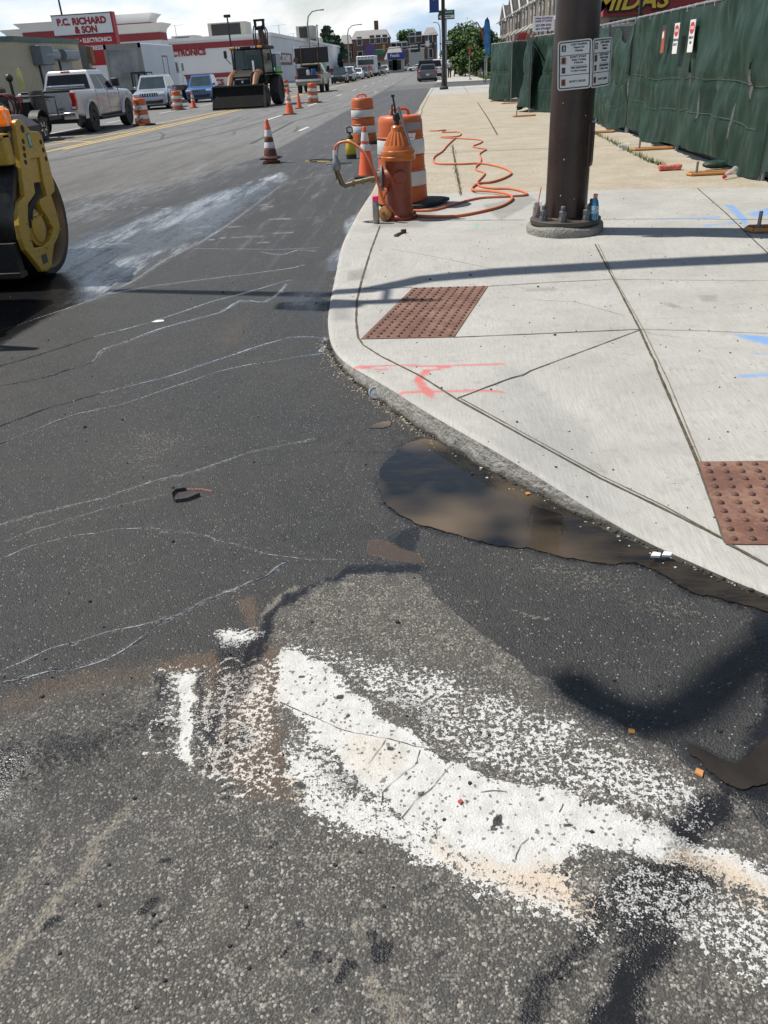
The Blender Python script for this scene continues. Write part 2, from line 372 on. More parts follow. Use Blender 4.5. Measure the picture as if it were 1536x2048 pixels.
fd.poly('pale', [(1000,1110),(1250,1150),(1420,1230),(1330,1240),(1100,1160)], .32, .08)
fd.poly('pale', [(860,1180),(950,1200),(960,1215),(880,1205)], .3, .03)
fd.line('pale', [(1015,1220),(1060,1230),(1098,1236)], .003, .9, .006)
fd.line('pale', [(935,1200),(955,1205)], .003, .8, .006)
fd.poly('pale', [(600,1180),(840,1150),(1000,1300),(1250,1480),(1100,1400),(800,1300),(620,1260)], .3, .06)
# dry and wet runs of water trailing away from the kerb
TRL = []
for ln, w_, wet, pale in [
    ([(390,497),(560,499),(640,495)], .010, 1, .95), ([(520,503),(560,510),(600,500),(632,503)], .016, 1, .8), ([(200,592),(300,573),(400,560),(560,540),(610,530)], .016, 1, .95),
    ([(185,675),(300,645),(420,605),(500,583),(580,560)], .014, 1, .9), ([(0,733),(100,703),(185,675)], .010, .9, 0),
    ([(185,725),(205,700),(240,688),(330,655),(440,625),(480,602),(530,604),(560,585),(572,568)], .018, 1, .9), ([(0,772),(90,755),(185,725)], .010, .8, 0),
    ([(200,787),(330,755),(450,715),(560,680),(600,674),(650,676)], .016, 1, .85), ([(0,852),(100,815),(200,787)], .012, .9, 0), ([(650,676),(652,690),(640,705)], .03, 1, .2),
    ([(0,887),(150,830),(240,810),(380,763),(450,740),(560,720),(655,706)], .008, .9, .55),
    ([(-60,1068),(0,1050),(100,1022),(210,995),(300,965),(400,940),(500,905),(630,878)], .011, .55, .75), ([(-60,1110),(0,1088),(50,1067),(120,1045),(210,1018),(330,990)], .008, .5, .6),
    ([(-60,1140),(0,1118),(90,1085),(200,1065),(270,1057),(380,1066),(470,1090),(570,1115),(690,1121)], .008, 0, .62),
    ([(-60,1370),(0,1345),(100,1300),(230,1262),(330,1240)], .007, .3, .7), ([(330,1242),(440,1190),(520,1157),(570,1125)], .011, 1, .85), ([(-60,1395),(0,1368),(100,1345),(200,1325),(330,1245)], .009, .9, .55),
    ([(420,962),(500,940),(600,914),(700,902),(775,906)], .007, .7, 0), ([(560,365),(640,352),(690,345)], .02, .5, .9), ([(560,385),(620,372)], .012, .3, .8), ([(570,440),(650,432)], .012, .2, .7)]:
    if pale: fd.line('trail', ln, w_*1.2, pale*.40, w_*1.5); TRL.append((ln, w_, wet))
    if wet: fd.line('wet', ln, w_*1.3, wet*.8, w_*1.5)
    if not pale: fd.line('dark', ln, w_, .5, w_*1.2)
TRL.append(([(0,662),(120,622),(205,592),(270,560),(330,520),(395,488),(470,440),(560,372)], .016, 1))
# broad wet film from the roller drum, pale painted sheen, soaked patches
fd.poly('wet', [(-300,790),(0,640),(120,610),(205,590),(270,560),(330,520),(395,488),(390,480),(430,470),(470,440),(560,372),(570,352),(470,372),(330,415),(150,478),(-100,560),(-300,560)], .85, .35)
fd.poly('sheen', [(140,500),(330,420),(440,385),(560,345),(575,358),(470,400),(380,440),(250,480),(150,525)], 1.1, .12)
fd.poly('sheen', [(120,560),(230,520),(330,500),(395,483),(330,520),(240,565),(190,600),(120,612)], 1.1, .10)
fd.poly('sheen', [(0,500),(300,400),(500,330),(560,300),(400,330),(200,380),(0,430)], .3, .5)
fd.line('trail', [(-60,690),(0,662),(120,622),(205,592),(270,560),(330,520),(395,488),(470,440),(560,372)], .02, .45, .03)
fd.poly('wet', [(735,412),(770,430),(740,470),(700,500),(680,540),(650,545),(650,520),(695,480),(690,440)], 1, .05)
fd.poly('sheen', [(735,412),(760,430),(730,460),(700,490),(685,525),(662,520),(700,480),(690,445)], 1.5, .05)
fd.poly('wet', [(560,600),(640,560),(660,580),(650,640),(600,640)], .6, .12)
fd.poly('wet', [(640,1165),(700,1130),(850,1125),(850,1150),(720,1150),(600,1190),(560,1230),(520,1330),(500,1400),(470,1400),(490,1310),(530,1230),(570,1190)], .95, .02)
fd.poly('dark', [(640,1165),(700,1130),(850,1125),(850,1145),(720,1148),(600,1190),(560,1225),(525,1320),(490,1400),(465,1400),(490,1310),(530,1230),(570,1190)], .65, .03)
fd.poly('dark', [(420,1350),(480,1330),(500,1360),(460,1450),(470,1520),(430,1545),(415,1450)], .6, .03)
for s_ in [[(305,1350),(340,1345),(350,1390),(310,1400)], [(440,1365),(470,1360),(480,1400),(445,1420)], [(405,1430),(440,1425),(440,1500),(410,1500)], [(470,1440),(500,1440),(495,1500),(465,1500)], [(430,1290),(520,1270),(500,1340),(440,1350)], [(415,1520),(440,1515),(440,1545),(415,1545)], [(395,1340),(408,1340),(412,1540),(398,1540)]]: fd.poly('dark', s_, .85, .02)
fd.poly('dark', [(-400,540),(60,545),(150,560),(205,592),(120,622),(0,690),(-400,860)], .75, .12); fd.poly('wet', [(-400,540),(60,545),(150,560),(205,592),(120,622),(0,690),(-400,860)], 1, .1)  # soaked patch by the roller, its shade darkened into the colour too
fd.poly('dark', [(300,1450),(345,1440),(340,1500),(300,1500)], .5, .03)
fd.poly('dark', [(1215,1740),(1370,1700),(1430,1730),(1410,1800),(1330,1890),(1250,1880),(1200,1820)], 1.1, .07)
fd.poly('dark', [(1330,1650),(1410,1590),(1480,1585),(1440,1650),(1380,1700),(1330,1700)], 1, .04)
fd.poly('dark', [(1190,1800),(1260,1780),(1200,1880),(1150,1930),(1100,1960),(1060,2080),(1020,2080),(1080,1960),(1150,1880)], 1.0, .04)
fd.poly('dark', [(1290,1860),(1350,1880),(1300,1960),(1280,2080),(1170,2080),(1210,1960)], 1.15, .04)
fd.poly('wet', [(1290,1860),(1350,1880),(1300,1960),(1280,2080),(1170,2080),(1210,1960)], .8, .03)
fd.poly('wet', [(1330,1650),(1410,1590),(1480,1585),(1440,1650),(1380,1700),(1330,1700)], .8, .03)
fd.poly('wet', [(1500,1220),(1600,1220),(1600,1600),(1440,1590),(1480,1500),(1530,1400)], .95, .03)
fd.poly('dark', [(1500,1220),(1600,1220),(1600,1600),(1440,1590),(1480,1500),(1530,1400)], .7, .03)
fd.poly('dark', [(-200,1480),(60,1470),(220,1450),(330,1400),(350,1440),(240,1500),(80,1570),(-200,1640)], .45, .06)
fd.poly('wet', [(-200,1530),(60,1480),(110,1490),(40,1560),(60,1640),(-200,1760)], .7, .06)
fd.poly('dark', [(650,1540),(720,1560),(690,1590),(640,1570)], .5, .03)
fd.poly('dark', [(780,1400),(860,1395),(880,1450),(820,1460)], .5, .05)
fd.poly('wet', [(836,1048),(800,1062),(765,1080),(738,1082),(732,1096),(745,1112),(790,1122),(848,1128),(850,1118),(826,1104),(840,1075)], 1, .008); fd.poly('brown', [(775,1080),(738,1082),(732,1096),(745,1112),(790,1122),(848,1128),(850,1118),(815,1100)], 1.0, .012); fd.poly('dark', [(836,1048),(800,1064),(780,1082),(820,1104),(840,1075)], .6, .01)
PUD = [(840,878),(800,893),(768,925),(757,950),(758,985),(770,1010),(800,1030),(835,1050),(900,1066),(960,1085),(1060,1096),(1180,1124),(1255,1123),(1310,1140),(1380,1186),(1440,1198),(1536,1224),(1640,1262),(1640,1240),(1536,1192),(1330,1108),(1150,1026),(1000,955),(870,880)]
fd.poly('wet', PUD, 1, .035, grow=.022); fd.poly('dark', PUD, .5, .035, grow=.018); fd.poly('wet', [(1368,1492),(1395,1494),(1440,1520),(1480,1530),(1600,1400),(1600,1520),(1525,1575),(1430,1555)], 1, .03, grow=.015)
# gutter grime beside the kerb
KE = wpts([(660,690),(690,740),(750,790),(850,860),(1000,950),(1150,1020),(1300,1090),(1536,1195)])
fd.line('grime', KE, .05, .8, .07, world=True)
fd.line('grime', [(-.85,7.6),(-.83,9.2),(-.76,17.4),(-.3,42)], .06, .6, .15, world=True)
# scattered residue on the far lanes
rr = random.Random(3)
for i in range(70):
    y0 = rr.uniform(10, 45); x0 = rr.uniform(-11, -3.5); l_ = rr.uniform(.6, 3.5); a = rr.uniform(-.25, .35)
    fd.line('trail' if i % 2 else 'dark', [(x0, y0), (x0+l_*math.sin(a), y0+l_*math.cos(a)*.6), (x0+l_*math.sin(a*2.2), y0+l_)], rr.uniform(.015, .05), rr.uniform(.25, .6), .08, world=True)
for i in range(26):
    u = rr.uniform(140, 560); v = rr.uniform(400, 500); g = G(u, v)
    fd.line('trail', [(g.x, g.y), (g.x+rr.uniform(.1, .3), g.y+rr.uniform(0, .12))], .008, .8, .012, world=True)
for pts in [[(-7.5,19),(-6.2,27),(-5.8,38),(-4.2,52),(-3.6,70)],[(-4.5,21),(-4.8,30),(-3.0,46),(-2.4,62)],[(-9.5,16),(-7.9,24),(-7.2,34)]]:
    fd.line('dark', pts, .05, .75, .12, world=True); fd.line('trail', [(a+.5, b+1) for a, b in pts], .12, .35, .4, world=True)
for pts in [[(-1.8,13),(-2.0,24),(-1.3,42),(-1.0,60)],[(-2.6,30),(-1.6,48)]]:
    fd.line('trail', pts, .12, .38, .5, world=True)

m, t, b = newmat('asphalt')
tcn = t.n('ShaderNodeTexCoord'); P = tcn.outputs['Object']
def att(nm):
    a = t.n('ShaderNodeAttribute'); a.attribute_name = nm; s_ = t.n('ShaderNodeSeparateColor'); t.L(a.outputs['Color'], s_.inputs[0]); return (*s_.outputs[:3], a.outputs['Alpha'])
paint, old, wet, tan = att('mA'); trail, brown, dark, pale = att('mB'); sheen, grime, crack, spot = att('mC')
nb = t.noise(P, 1.3, 5, .6); nm_ = t.noise(P, 9, 5, .65); nf = t.noise(P, 72, 4, .68); nf2 = t.noise(P, 230, 2, .5)
v1 = t.n('ShaderNodeTexVoronoi'); t.L(P, v1.inputs['Vector']); v1.inputs['Scale'].default_value = 190; v1.inputs['Randomness'].default_value = 1
v2 = t.n('ShaderNodeTexVoronoi'); t.L(P, v2.inputs['Vector']); v2.inputs['Scale'].default_value = 140
s1 = t.n('ShaderNodeSeparateColor'); t.L(v1.outputs['Color'], s1.inputs[0]); s2_ = t.n('ShaderNodeSeparateColor'); t.L(v2.outputs['Color'], s2_.inputs[0])
r1, r2 = s1.outputs[0], s2_.outputs[1]
# new mix: fine dark matrix with sparse bright chips
newc = t.mix(t.mapr(nm_, .3, .7), (.0135, .0138, .0145), (.028, .0285, .029))
newc = t.mix(t.math('MULTIPLY', t.mapr(r1, .35, 1.0), .7), newc, (.049, .050, .051))
newc = t.mix(t.math('MULTIPLY', t.mapr(r1, .965, .98), t.mapr(v1.outputs['Distance'], .55, .3)), newc, (.40, .38, .34))
newc = t.mix(t.mapr(nb, .4, .75, 0, .45), newc, (.058, .053, .046))
# old mix: exposed aggregate
stone = t.mix(t.mapr(r2, .0, 1.0), (.075, .071, .065), (.175, .166, .150)); st_b = t.noise(P, 21, 4, .7); thr = t.mapr(st_b, .36, .64, .16, .62)
oldc = t.mix(t.mapr(t.math('SUBTRACT', thr, v2.outputs['Distance']), -.05, .07), (.050, .048, .045), stone)
oldc = t.mix(t.mapr(r1, .93, .97, 0, .8), oldc, (.30, .28, .25))
oldc = t.mix(t.mapr(nm_, .50, .70, 0, .35), oldc, (.115, .106, .092))
oldc = t.mix(t.mapr(nb, .5, .35, 0, .3), oldc, (.05, .05, .052)); oldc = t.mix(1, oldc, (1.32, 1.30, 1.28), 'MULTIPLY')
mot = t.noise(P, 26, 5, .7); oldc = t.mix(t.mapr(t.noise(P, 130, 3, .7), .55, .68, 0, .7), oldc, (.21, .195, .165))
newc = t.mix(t.mapr(mot, .45, .65, 0, .35), newc, (.058, .056, .053))
fo = t.mapr(t.math('ADD', old, t.math('MULTIPLY', t.math('SUBTRACT', t.math('ADD', t.math('MULTIPLY', nf, .5), t.math('MULTIPLY', nm_, .5)), .5), 1.1)), .34, .66)
colr = t.mix(fo, newc, oldc)
pn = t.math('ADD', t.math('MULTIPLY', nf, .56), t.math('ADD', t.math('MULTIPLY', nm_, .24), t.math('MULTIPLY', nf2, .20)))
pn = t.mapr(pn, .36, .63)
brk = t.mapr(pn, .25, .8)
# silt, stains, trails; sky shine on the wet runs painted pale
palef = t.mapr(t.math('SUBTRACT', t.math('MULTIPLY', pale, 1.75), t.math('MULTIPLY', brk, 1.5)), 0, .8, 0, .62)
colr = t.mix(palef, colr, (.25, .225, .18))
brf = t.mapr(t.math('SUBTRACT', t.math('MULTIPLY', brown, 2.0), t.math('MULTIPLY', brk, .8)), 0, .8, 0, .7)
colr = t.mix(brf, colr, (.110, .074, .050))
trf = t.mapr(t.math('SUBTRACT', t.math('MULTIPLY', trail, 1.35), t.math('MULTIPLY', brk, .75)), .05, .5, 0, .68)
trf = t.math('MULTIPLY', trf, t.mapr(t.noise(P, 3, 3, .6), .35, .6, .45, 1))
colr = t.mix(trf, colr, (.30, .30, .31))
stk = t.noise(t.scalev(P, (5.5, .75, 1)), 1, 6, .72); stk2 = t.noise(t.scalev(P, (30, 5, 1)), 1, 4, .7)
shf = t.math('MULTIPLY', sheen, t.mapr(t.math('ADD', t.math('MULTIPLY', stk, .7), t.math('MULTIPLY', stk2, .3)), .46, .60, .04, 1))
colr = t.mix(shf, colr, (.44, .465, .50))  # sky reflection on the wet film, painted bluish white
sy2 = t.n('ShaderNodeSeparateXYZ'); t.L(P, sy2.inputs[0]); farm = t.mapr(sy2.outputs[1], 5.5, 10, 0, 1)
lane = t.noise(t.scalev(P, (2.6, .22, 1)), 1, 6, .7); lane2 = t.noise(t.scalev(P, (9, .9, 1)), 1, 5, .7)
far_glare = t.mapr(sy2.outputs[1], 11, 22, 0, 1); colr = t.mix(t.math('MULTIPLY', t.math('MULTIPLY', far_glare, fo), .75), colr, (.20, .20, .198)); colr = t.mix(t.math('MULTIPLY', far_glare, t.math('SUBTRACT', .45, t.math('MULTIPLY', fo, .45))), colr, (.095, .096, .10))  # far asphalt paled with distance, grazing glare put into the colour
colr = t.mix(t.math('MULTIPLY', farm, t.mapr(lane, .46, .66, 0, .5)), colr, (.060, .060, .061)); colr = t.mix(t.math('MULTIPLY', farm, t.mapr(lane2, .54, .72, 0, .5)), colr, (.23, .23, .235))  # lane scuffs; the pale streaks also stand in for wet glitter
wsp = t.mapr(stk2, .45, .62)
# paint
pf = t.mapr(t.math('SUBTRACT', paint, t.math('ADD', pn, .02)), -.03, .035)
pf = t.math('MULTIPLY', pf, t.math('SUBTRACT', 1, t.math('MAXIMUM', crack, t.mapr(t.math('ADD', spot, t.math('MULTIPLY', nf, .4)), .5, .75))))
pcol = t.mix(t.mapr(t.noise(P, 22, 4, .7), .42, .66, 0, .75), (.55, .55, .535), (.40, .385, .35))
pcol = t.mix(t.mapr(nf2, .50, .72, 0, .6), pcol, (.33, .32, .30))
pcol = t.mix(t.mapr(r2, .935, .95, 0, .85), pcol, (.09, .088, .08))
pcol = t.mix(t.math('MULTIPLY', tan, .8), pcol, (.50, .385, .27))
dkf = t.mapr(t.math('SUBTRACT', t.math('MULTIPLY', dark, 1.75), t.math('MULTIPLY', brk, .95)), 0, .7, 0, .9)
colr = t.mix(dkf, colr, (.010, .010, .012)); colr = t.mix(pf, colr, pcol)
colr = t.mix(t.math('MULTIPLY', dkf, t.mapr(nf2, .40, .58, .1, .85)), colr, (.010, .010, .012))
colr = t.mix(t.math('MULTIPLY', spot, .8), colr, (.03, .03, .032))
colr = t.mix(t.math('MULTIPLY', crack, .85), colr, (.04, .038, .035))
colr = t.mix(t.mapr(t.math('SUBTRACT', t.math('MULTIPLY', grime, 1.3), t.math('MULTIPLY', brk, .8)), 0, .6, 0, .7), colr, (.10, .088, .066))
wetf = t.mapr(t.math('ADD', wet, t.math('ADD', t.math('MULTIPLY', t.math('SUBTRACT', nm_, .5), .9), t.math('MULTIPLY', t.math('SUBTRACT', stk, .5), 1.6))), .25, .85)
colr = t.mix(t.math('MULTIPLY', wetf, .28), colr, (.012, .012, .012))
t.link(b.inputs['Base Color'], colr)
b.inputs['Specular IOR Level'].default_value = .38
rg = t.mix(fo, (.62,)*3, (.80,)*3); rg = t.mix(pf, rg, (.65,)*3); rg = t.mix(dkf, rg, (.38,)*3)
rg = t.mix(t.math('MULTIPLY', wetf, .93), rg, (.10,)*3)
t.link(b.inputs['Roughness'], rg)
hh = t.math('ADD', t.math('MULTIPLY', t.math('SUBTRACT', 1, v1.outputs['Distance']), .5), t.math('ADD', t.math('MULTIPLY', nf, .6), t.math('MULTIPLY', r2, t.math('MULTIPLY', fo, .5))))
hh = t.math('ADD', hh, t.math('MULTIPLY', pf, .10))
bp = t.n('ShaderNodeBump'); bp.inputs['Distance'].default_value = .008; t.L(hh, bp.inputs['Height'])
t.link(bp.inputs['Strength'], t.math('MULTIPLY', t.math('SUBTRACT', .85, t.math('MULTIPLY', wetf, .62)), t.math('SUBTRACT', 1, t.math('MULTIPLY', pf, .62)))); t.L(bp.outputs[0], b.inputs['Normal'])
ASPH = m
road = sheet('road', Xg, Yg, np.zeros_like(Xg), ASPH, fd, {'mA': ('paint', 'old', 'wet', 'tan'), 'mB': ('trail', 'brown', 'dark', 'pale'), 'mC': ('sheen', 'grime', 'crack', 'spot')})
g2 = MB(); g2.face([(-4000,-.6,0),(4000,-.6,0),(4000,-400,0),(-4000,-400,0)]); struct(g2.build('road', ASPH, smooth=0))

# ---- pavement
kp = wpts([(1536,1195),(1300,1090),(1150,1020),(1000,950),(850,860),(750,790),(690,740),(660,690),(655,640),(665,580),(690,500),(720,440),(745,400),(790,300)])
kp = [(12,-1.2),(6,-.1),(3.4,.68),(2.2,1.2),(1.5,1.66)]+[tuple(p) for p in kp]+[(-.5,30),(-.28,42),(0,58.5)]
kp = sorted(kp, key=lambda p: p[1])
_ky = np.array([p[1] for p in kp]); _kx = np.array([p[0] for p in kp])
def kx(y):
    y = np.asarray(y, float); acc = 0
    for d in (-.16, -.08, 0, .08, .16): acc = acc+np.interp(y+d*np.clip(y/4, .3, 1.2), _ky, _kx)
    return acc/5
sy = [-1.0]; y = -1.0
while y < 58.5: sy.append(y); y += .009*(abs(y)+.9) if y > .8 else .05
st = [0, .012, .03, .06]+list(np.arange(.09, 4.6, .026))+list(np.arange(4.7, 9, .3))+[12, 20, 40, 90]
Yp, Tp = np.meshgrid(np.array(sy), np.array(st), indexing='ij'); Xp = kx(Yp)[:, :]+Tp
Zp = np.vectorize(zs)(Xp, Yp); Zp[:, 0] -= .012; Zp[:, 1] -= .003
fp = Field(Xp, Yp, True)
oldl = [tuple(GS(850,387).xy), tuple(GS(1080,383).xy), tuple(GS(1536,374).xy)]
fp.poly('old', [(-2, oldl[0][1]+.15), oldl[0], oldl[1], oldl[2], (60, 9.2), (60, 44), (-2, 44.5)], 1, .012, world=True)
for s_, w_ in [([(715,734),(800,731),(900,732),(1000,729)], .028), ([(893,735),(852,742),(836,760),(846,775),(862,792)], .03), ([(795,787),(870,781),(920,784),(1008,786)], .022), ([(875,761),(920,757)], .012), ([(770,740),(720,735)], .02)]:
    fp.line('red', s_, w_, .75, .022)
for s_ in [[(805,473),(900,472),(1000,473)], [(832,466),(805,473),(826,480)], [(955,466),(1000,473),(962,479)]]: fp.line('red', s_, .010, .55, .012)
for s_ in [[(1445,408),(1470,410),(1500,440),(1492,458),(1462,425)], [(1490,427),(1540,413),(1600,415),(1600,430),(1505,434)], [(1310,436),(1445,431),(1440,437),(1320,440)], [(1450,665),(1536,672),(1600,690),(1536,692),(1490,680)], [(1490,703),(1600,712),(1600,716),(1510,709)], [(1460,750),(1536,742),(1600,750),(1480,758)], [(960,437),(985,437),(985,440),(960,440)], [(1400,450),(1480,442),(1470,448),(1410,454)]]:
    fp.poly('blue', s_, .62, .03)
fp.poly('green', [(946,446),(960,446),(957,459),(950,459)], .6, .02)
for s_ in [[(1040,575),(1110,573),(1130,582),(1050,585)], [(1310,600),(1350,605),(1380,620),(1330,615)], [(1390,590),(1440,588),(1440,605),(1400,605)], [(860,540),(960,545),(1000,552),(880,548)], [(700,600),(780,598),(800,612),(700,612)], [(690,540),(740,535),(735,560),(690,565)], [(1000,445),(1080,400),(1060,390),(960,410)]]:
    fp.poly('stain', s_, .55, .05)
fp.poly('damp', [(660,600),(700,600),(700,640),(665,640)], .7, .05)
fp.poly('damp', [(745,425),(830,415),(880,430),(850,455),(745,455)], .6, .06)
fp.line('stain', [tuple(GS(*p).xy) for p in [(745,800),(850,870),(1000,965),(1150,1045),(1300,1110)]], .03, .55, .06, world=True)
fp.line('stain', [(1.05,7.3),(1.6,7.5),(1.9,7.3)], .06, .4, .12, world=True)
for s_ in [[(700,598),(800,598)], [(1080,600),(1250,592)], [(980,615),(1130,610),(1250,630)], [(1275,640),(1300,640),(1330,648),(1400,655)], [(1010,780),(1130,760),(1160,800),(1140,850)]]: fp.line('stain', s_, .003, .6, .008)
for i in range(60):
    y0 = 2.4+rr.random()*8.2; x0 = float(kx(y0))+rr.uniform(.05, 3.6); a = rr.uniform(-1.2, 1.2); l_ = rr.uniform(.03, .5)
    fp.line('stain', [(x0, y0), (x0+l_*math.cos(a), y0+l_*math.sin(a)*.4)], rr.uniform(.004, .035), rr.uniform(.22, .45), rr.uniform(.02, .09), world=True)
for i in range(70):
    y0 = 2.4+rr.random()*12; x0 = float(kx(y0))+rr.uniform(.05, 3.8); fp.line('stain', [(x0, y0), (x0+.008, y0)], rr.uniform(.005, .013), .8, .012, world=True)
for i in range(18):
    y0 = rr.uniform(12, 42); x0 = rr.uniform(-.6, 3.4); fp.line('stain', [(x0, y0), (x0+rr.uniform(-.8, .8), y0+rr.uniform(-.3, .8))], rr.uniform(.01, .06), rr.uniform(.3, .6), .06, world=True)
m, t, b = newmat('concrete'); P = t.n('ShaderNodeTexCoord').outputs['Object']
old, stain, red, blue = att('pA'); green, damp, _g, _h = att('pB')
broom = t.noise(t.scalev(P, (160, 9, 9)), 1, 3, .6); broom2 = t.noise(t.scalev(P, (8, 130, 9)), 1, 3, .6)
nb = t.noise(P, 1.6, 6, .65); nm_ = t.noise(P, 11, 5, .65); nf = t.noise(P, 140, 3, .6)
base = t.mix(t.mapr(nb, .35, .68), (.36, .35, .325), (.46, .45, .42))
base = t.mix(t.mapr(broom, .35, .7, 0, .5), base, (.25, .245, .235))
base = t.mix(t.mapr(nm_, .56, .72, 0, .5), base, (.24, .235, .215)); base = t.mix(t.mapr(nf, .55, .75, 0, .5), base, (.20, .195, .185))
vv = t.n('ShaderNodeTexVoronoi'); t.L(P, vv.inputs['Vector']); vv.inputs['Scale'].default_value = 100; s_ = t.n('ShaderNodeSeparateColor'); t.L(vv.outputs['Color'], s_.inputs[0])
oc = t.mix(t.mapr(nb, .35, .68), (.33, .285, .215), (.43, .385, .305)); oc = t.mix(t.mapr(s_.outputs[0], .6, 1, 0, .6), oc, (.22, .19, .15)); oc = t.mix(t.mapr(nm_, .48, .68, 0, .55), oc, (.30, .245, .17)); oc = t.mix(t.mapr(s_.outputs[1], .93, .97, 0, .7), oc, (.55, .50, .42))
c_ = t.mix(t.mapr(t.math('ADD', old, t.math('MULTIPLY', t.math('SUBTRACT', nm_, .5), .5)), .4, .6), base, oc)
def brkf(x, hi): return t.mapr(t.math('SUBTRACT', t.math('MULTIPLY', x, 1.5), t.math('ADD', t.math('MULTIPLY', nm_, .7), t.math('MULTIPLY', nf, .4))), -.1, .6, 0, hi)
c_ = t.mix(brkf(stain, .75), c_, (.13, .125, .11)); c_ = t.mix(brkf(red, .9), c_, (.50, .13, .12)); c_ = t.mix(brkf(blue, .9), c_, (.10, .28, .62)); c_ = t.mix(brkf(green, .85), c_, (.10, .42, .27))
vk = t.n('ShaderNodeTexVoronoi'); t.L(P, vk.inputs['Vector']); vk.inputs['Scale'].default_value = 14
c_ = t.mix(t.mapr(vk.outputs['Distance'], .075, .05, 0, .8), c_, (.07, .066, .06))
c_ = t.mix(t.math('MULTIPLY', damp, .55), c_, (.12, .11, .10))
t.link(b.inputs['Base Color'], c_); t.link(b.inputs['Roughness'], t.mix(t.math('MULTIPLY', damp, .8), (.85,)*3, (.25,)*3)); b.inputs['Specular IOR Level'].default_value = .3
bp = t.n('ShaderNodeBump'); bp.inputs['Distance'].default_value = .003; bp.inputs['Strength'].default_value = .5
t.L(t.math('ADD', t.math('MULTIPLY', broom, .6), t.math('ADD', t.math('MULTIPLY', nf, .5), nm_)), bp.inputs['Height']); t.L(bp.outputs[0], b.inputs['Normal'])
CONC = m
sheet('pavement', Xp, Yp, Zp, CONC, fp, {'pA': ('old', 'stain', 'red', 'blue'), 'pB': ('green', 'damp')})
# kerb face: rough dirty concrete step
m, t, b = newmat('kerb_concrete'); P = t.n('ShaderNodeTexCoord').outputs['Object']; sx_ = t.n('ShaderNodeSeparateXYZ'); t.L(P, sx_.inputs[0])
k1 = t.noise(t.scalev(P, (14, 14, 40)), 1, 6, .7); k2 = t.noise(P, 60, 4, .6)
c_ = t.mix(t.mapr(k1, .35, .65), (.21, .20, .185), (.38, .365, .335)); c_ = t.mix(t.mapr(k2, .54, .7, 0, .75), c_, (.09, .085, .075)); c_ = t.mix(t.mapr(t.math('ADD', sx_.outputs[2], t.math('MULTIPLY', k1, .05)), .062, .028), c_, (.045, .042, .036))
t.link(b.inputs['Base Color'], c_); b.inputs['Roughness'].default_value = .9
bp = t.n('ShaderNodeBump'); bp.inputs['Distance'].default_value = .012; bp.inputs['Strength'].default_value = .9; t.L(t.math('ADD', k1, k2), bp.inputs['Height']); t.L(bp.outputs[0], b.inputs['Normal'])
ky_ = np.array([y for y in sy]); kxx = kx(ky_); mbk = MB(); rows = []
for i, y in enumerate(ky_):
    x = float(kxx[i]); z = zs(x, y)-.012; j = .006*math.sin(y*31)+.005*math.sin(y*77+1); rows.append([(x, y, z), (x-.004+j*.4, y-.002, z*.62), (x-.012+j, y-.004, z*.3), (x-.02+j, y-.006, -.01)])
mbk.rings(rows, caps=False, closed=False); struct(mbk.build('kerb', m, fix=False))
# joints between slabs: thin dark filler strips with ragged width
JM = pm('joint_filler', (.085, .072, .05), .95, var=.5, scale=30, bump=.5)
JL = pm('joint_tan', (.19, .165, .12), .95, var=.4, scale=40, bump=.5)
def ribbon(mb, pts, w_, dz=.003, jit=.25, step=.05):
    P_ = []
    for a, c in zip(pts, pts[1:]):
        n_ = max(1, int((Vector(c)-Vector(a)).length/step)); P_ += [Vector(a).lerp(Vector(c), k/n_) for k in range(n_)]
    P_.append(Vector(pts[-1])); rs = []
    for i, p in enumerate(P_):
        d = (P_[min(i+1, len(P_)-1)]-P_[max(i-1, 0)]); d = Vector((d.x, d.y)).normalized(); nn = Vector((-d.y, d.x)); hw = .8*w_*(1+rr.uniform(-jit, jit))/2; q = Vector((p[0], p[1]))+nn*rr.uniform(-jit, jit)*w_*.15
        rs.append([(q.x+nn.x*s_*hw, q.y+nn.y*s_*hw, zs(q.x+nn.x*s_*hw, q.y+nn.y*s_*hw)+dz) for s_ in (1, -1)])
    mb.rings(rs, caps=False, closed=False)
def spts(px):
    out = []
    for (a, c), (e_, f_) in zip(px, px[1:]):
        for k in range(10): out.append(tuple(GS(a+(e_-a)*k/10, c+(f_-c)*k/10).xy))
    return out+[tuple(GS(*px[-1]).xy)]
jm = MB()
ribbon(jm, spts([(1463,1092),(1450,1080),(1330,1020),(1200,957),(1060,880),(915,800),(840,752),(760,712),(726,690),(716,675)]), .014)
ribbon(jm, spts([(716,675),(712,640),(714,600),(725,555),(742,500),(760,452)]), .018)
ribbon(jm, spts([(1190,489),(1280,660),(1395,925),(1450,1085),(1536,1132),(1700,1220)]), .017, .0035)
for px, w_ in [([(908,675),(1100,667),(1280,659)], .011), ([(1280,659),(1400,662),(1600,670)], .006), ([(725,578),(825,575)], .01), ([(975,573),(1100,565),(1225,559)], .010), ([(1225,559),(1400,561),(1600,562)], .006), ([(915,797),(1280,660)], .010),
               ([(850,441),(950,441),(1050,440)], .012), ([(1205,439),(1350,438),(1600,440)], .012), ([(1395,377),(1450,425),(1510,483),(1560,530)], .014), ([(905,292),(912,340),(922,388)], .03), ([(955,205),(975,235),(995,270)], .04), ([(842,205),(820,262)], .03)]:
    ribbon(jm, spts(px), w_)
for Y_, x0, x1 in [(15.2, -.6, 3.6), (20.5, -.6, 3.7), (27, -.5, 3), (34, -.4, 2.4), (44.5, -.3, 4.5), (51, -.1, 4.5)]: ribbon(jm, [(x0, Y_), (x1, Y_-.3)], .025, step=.3)
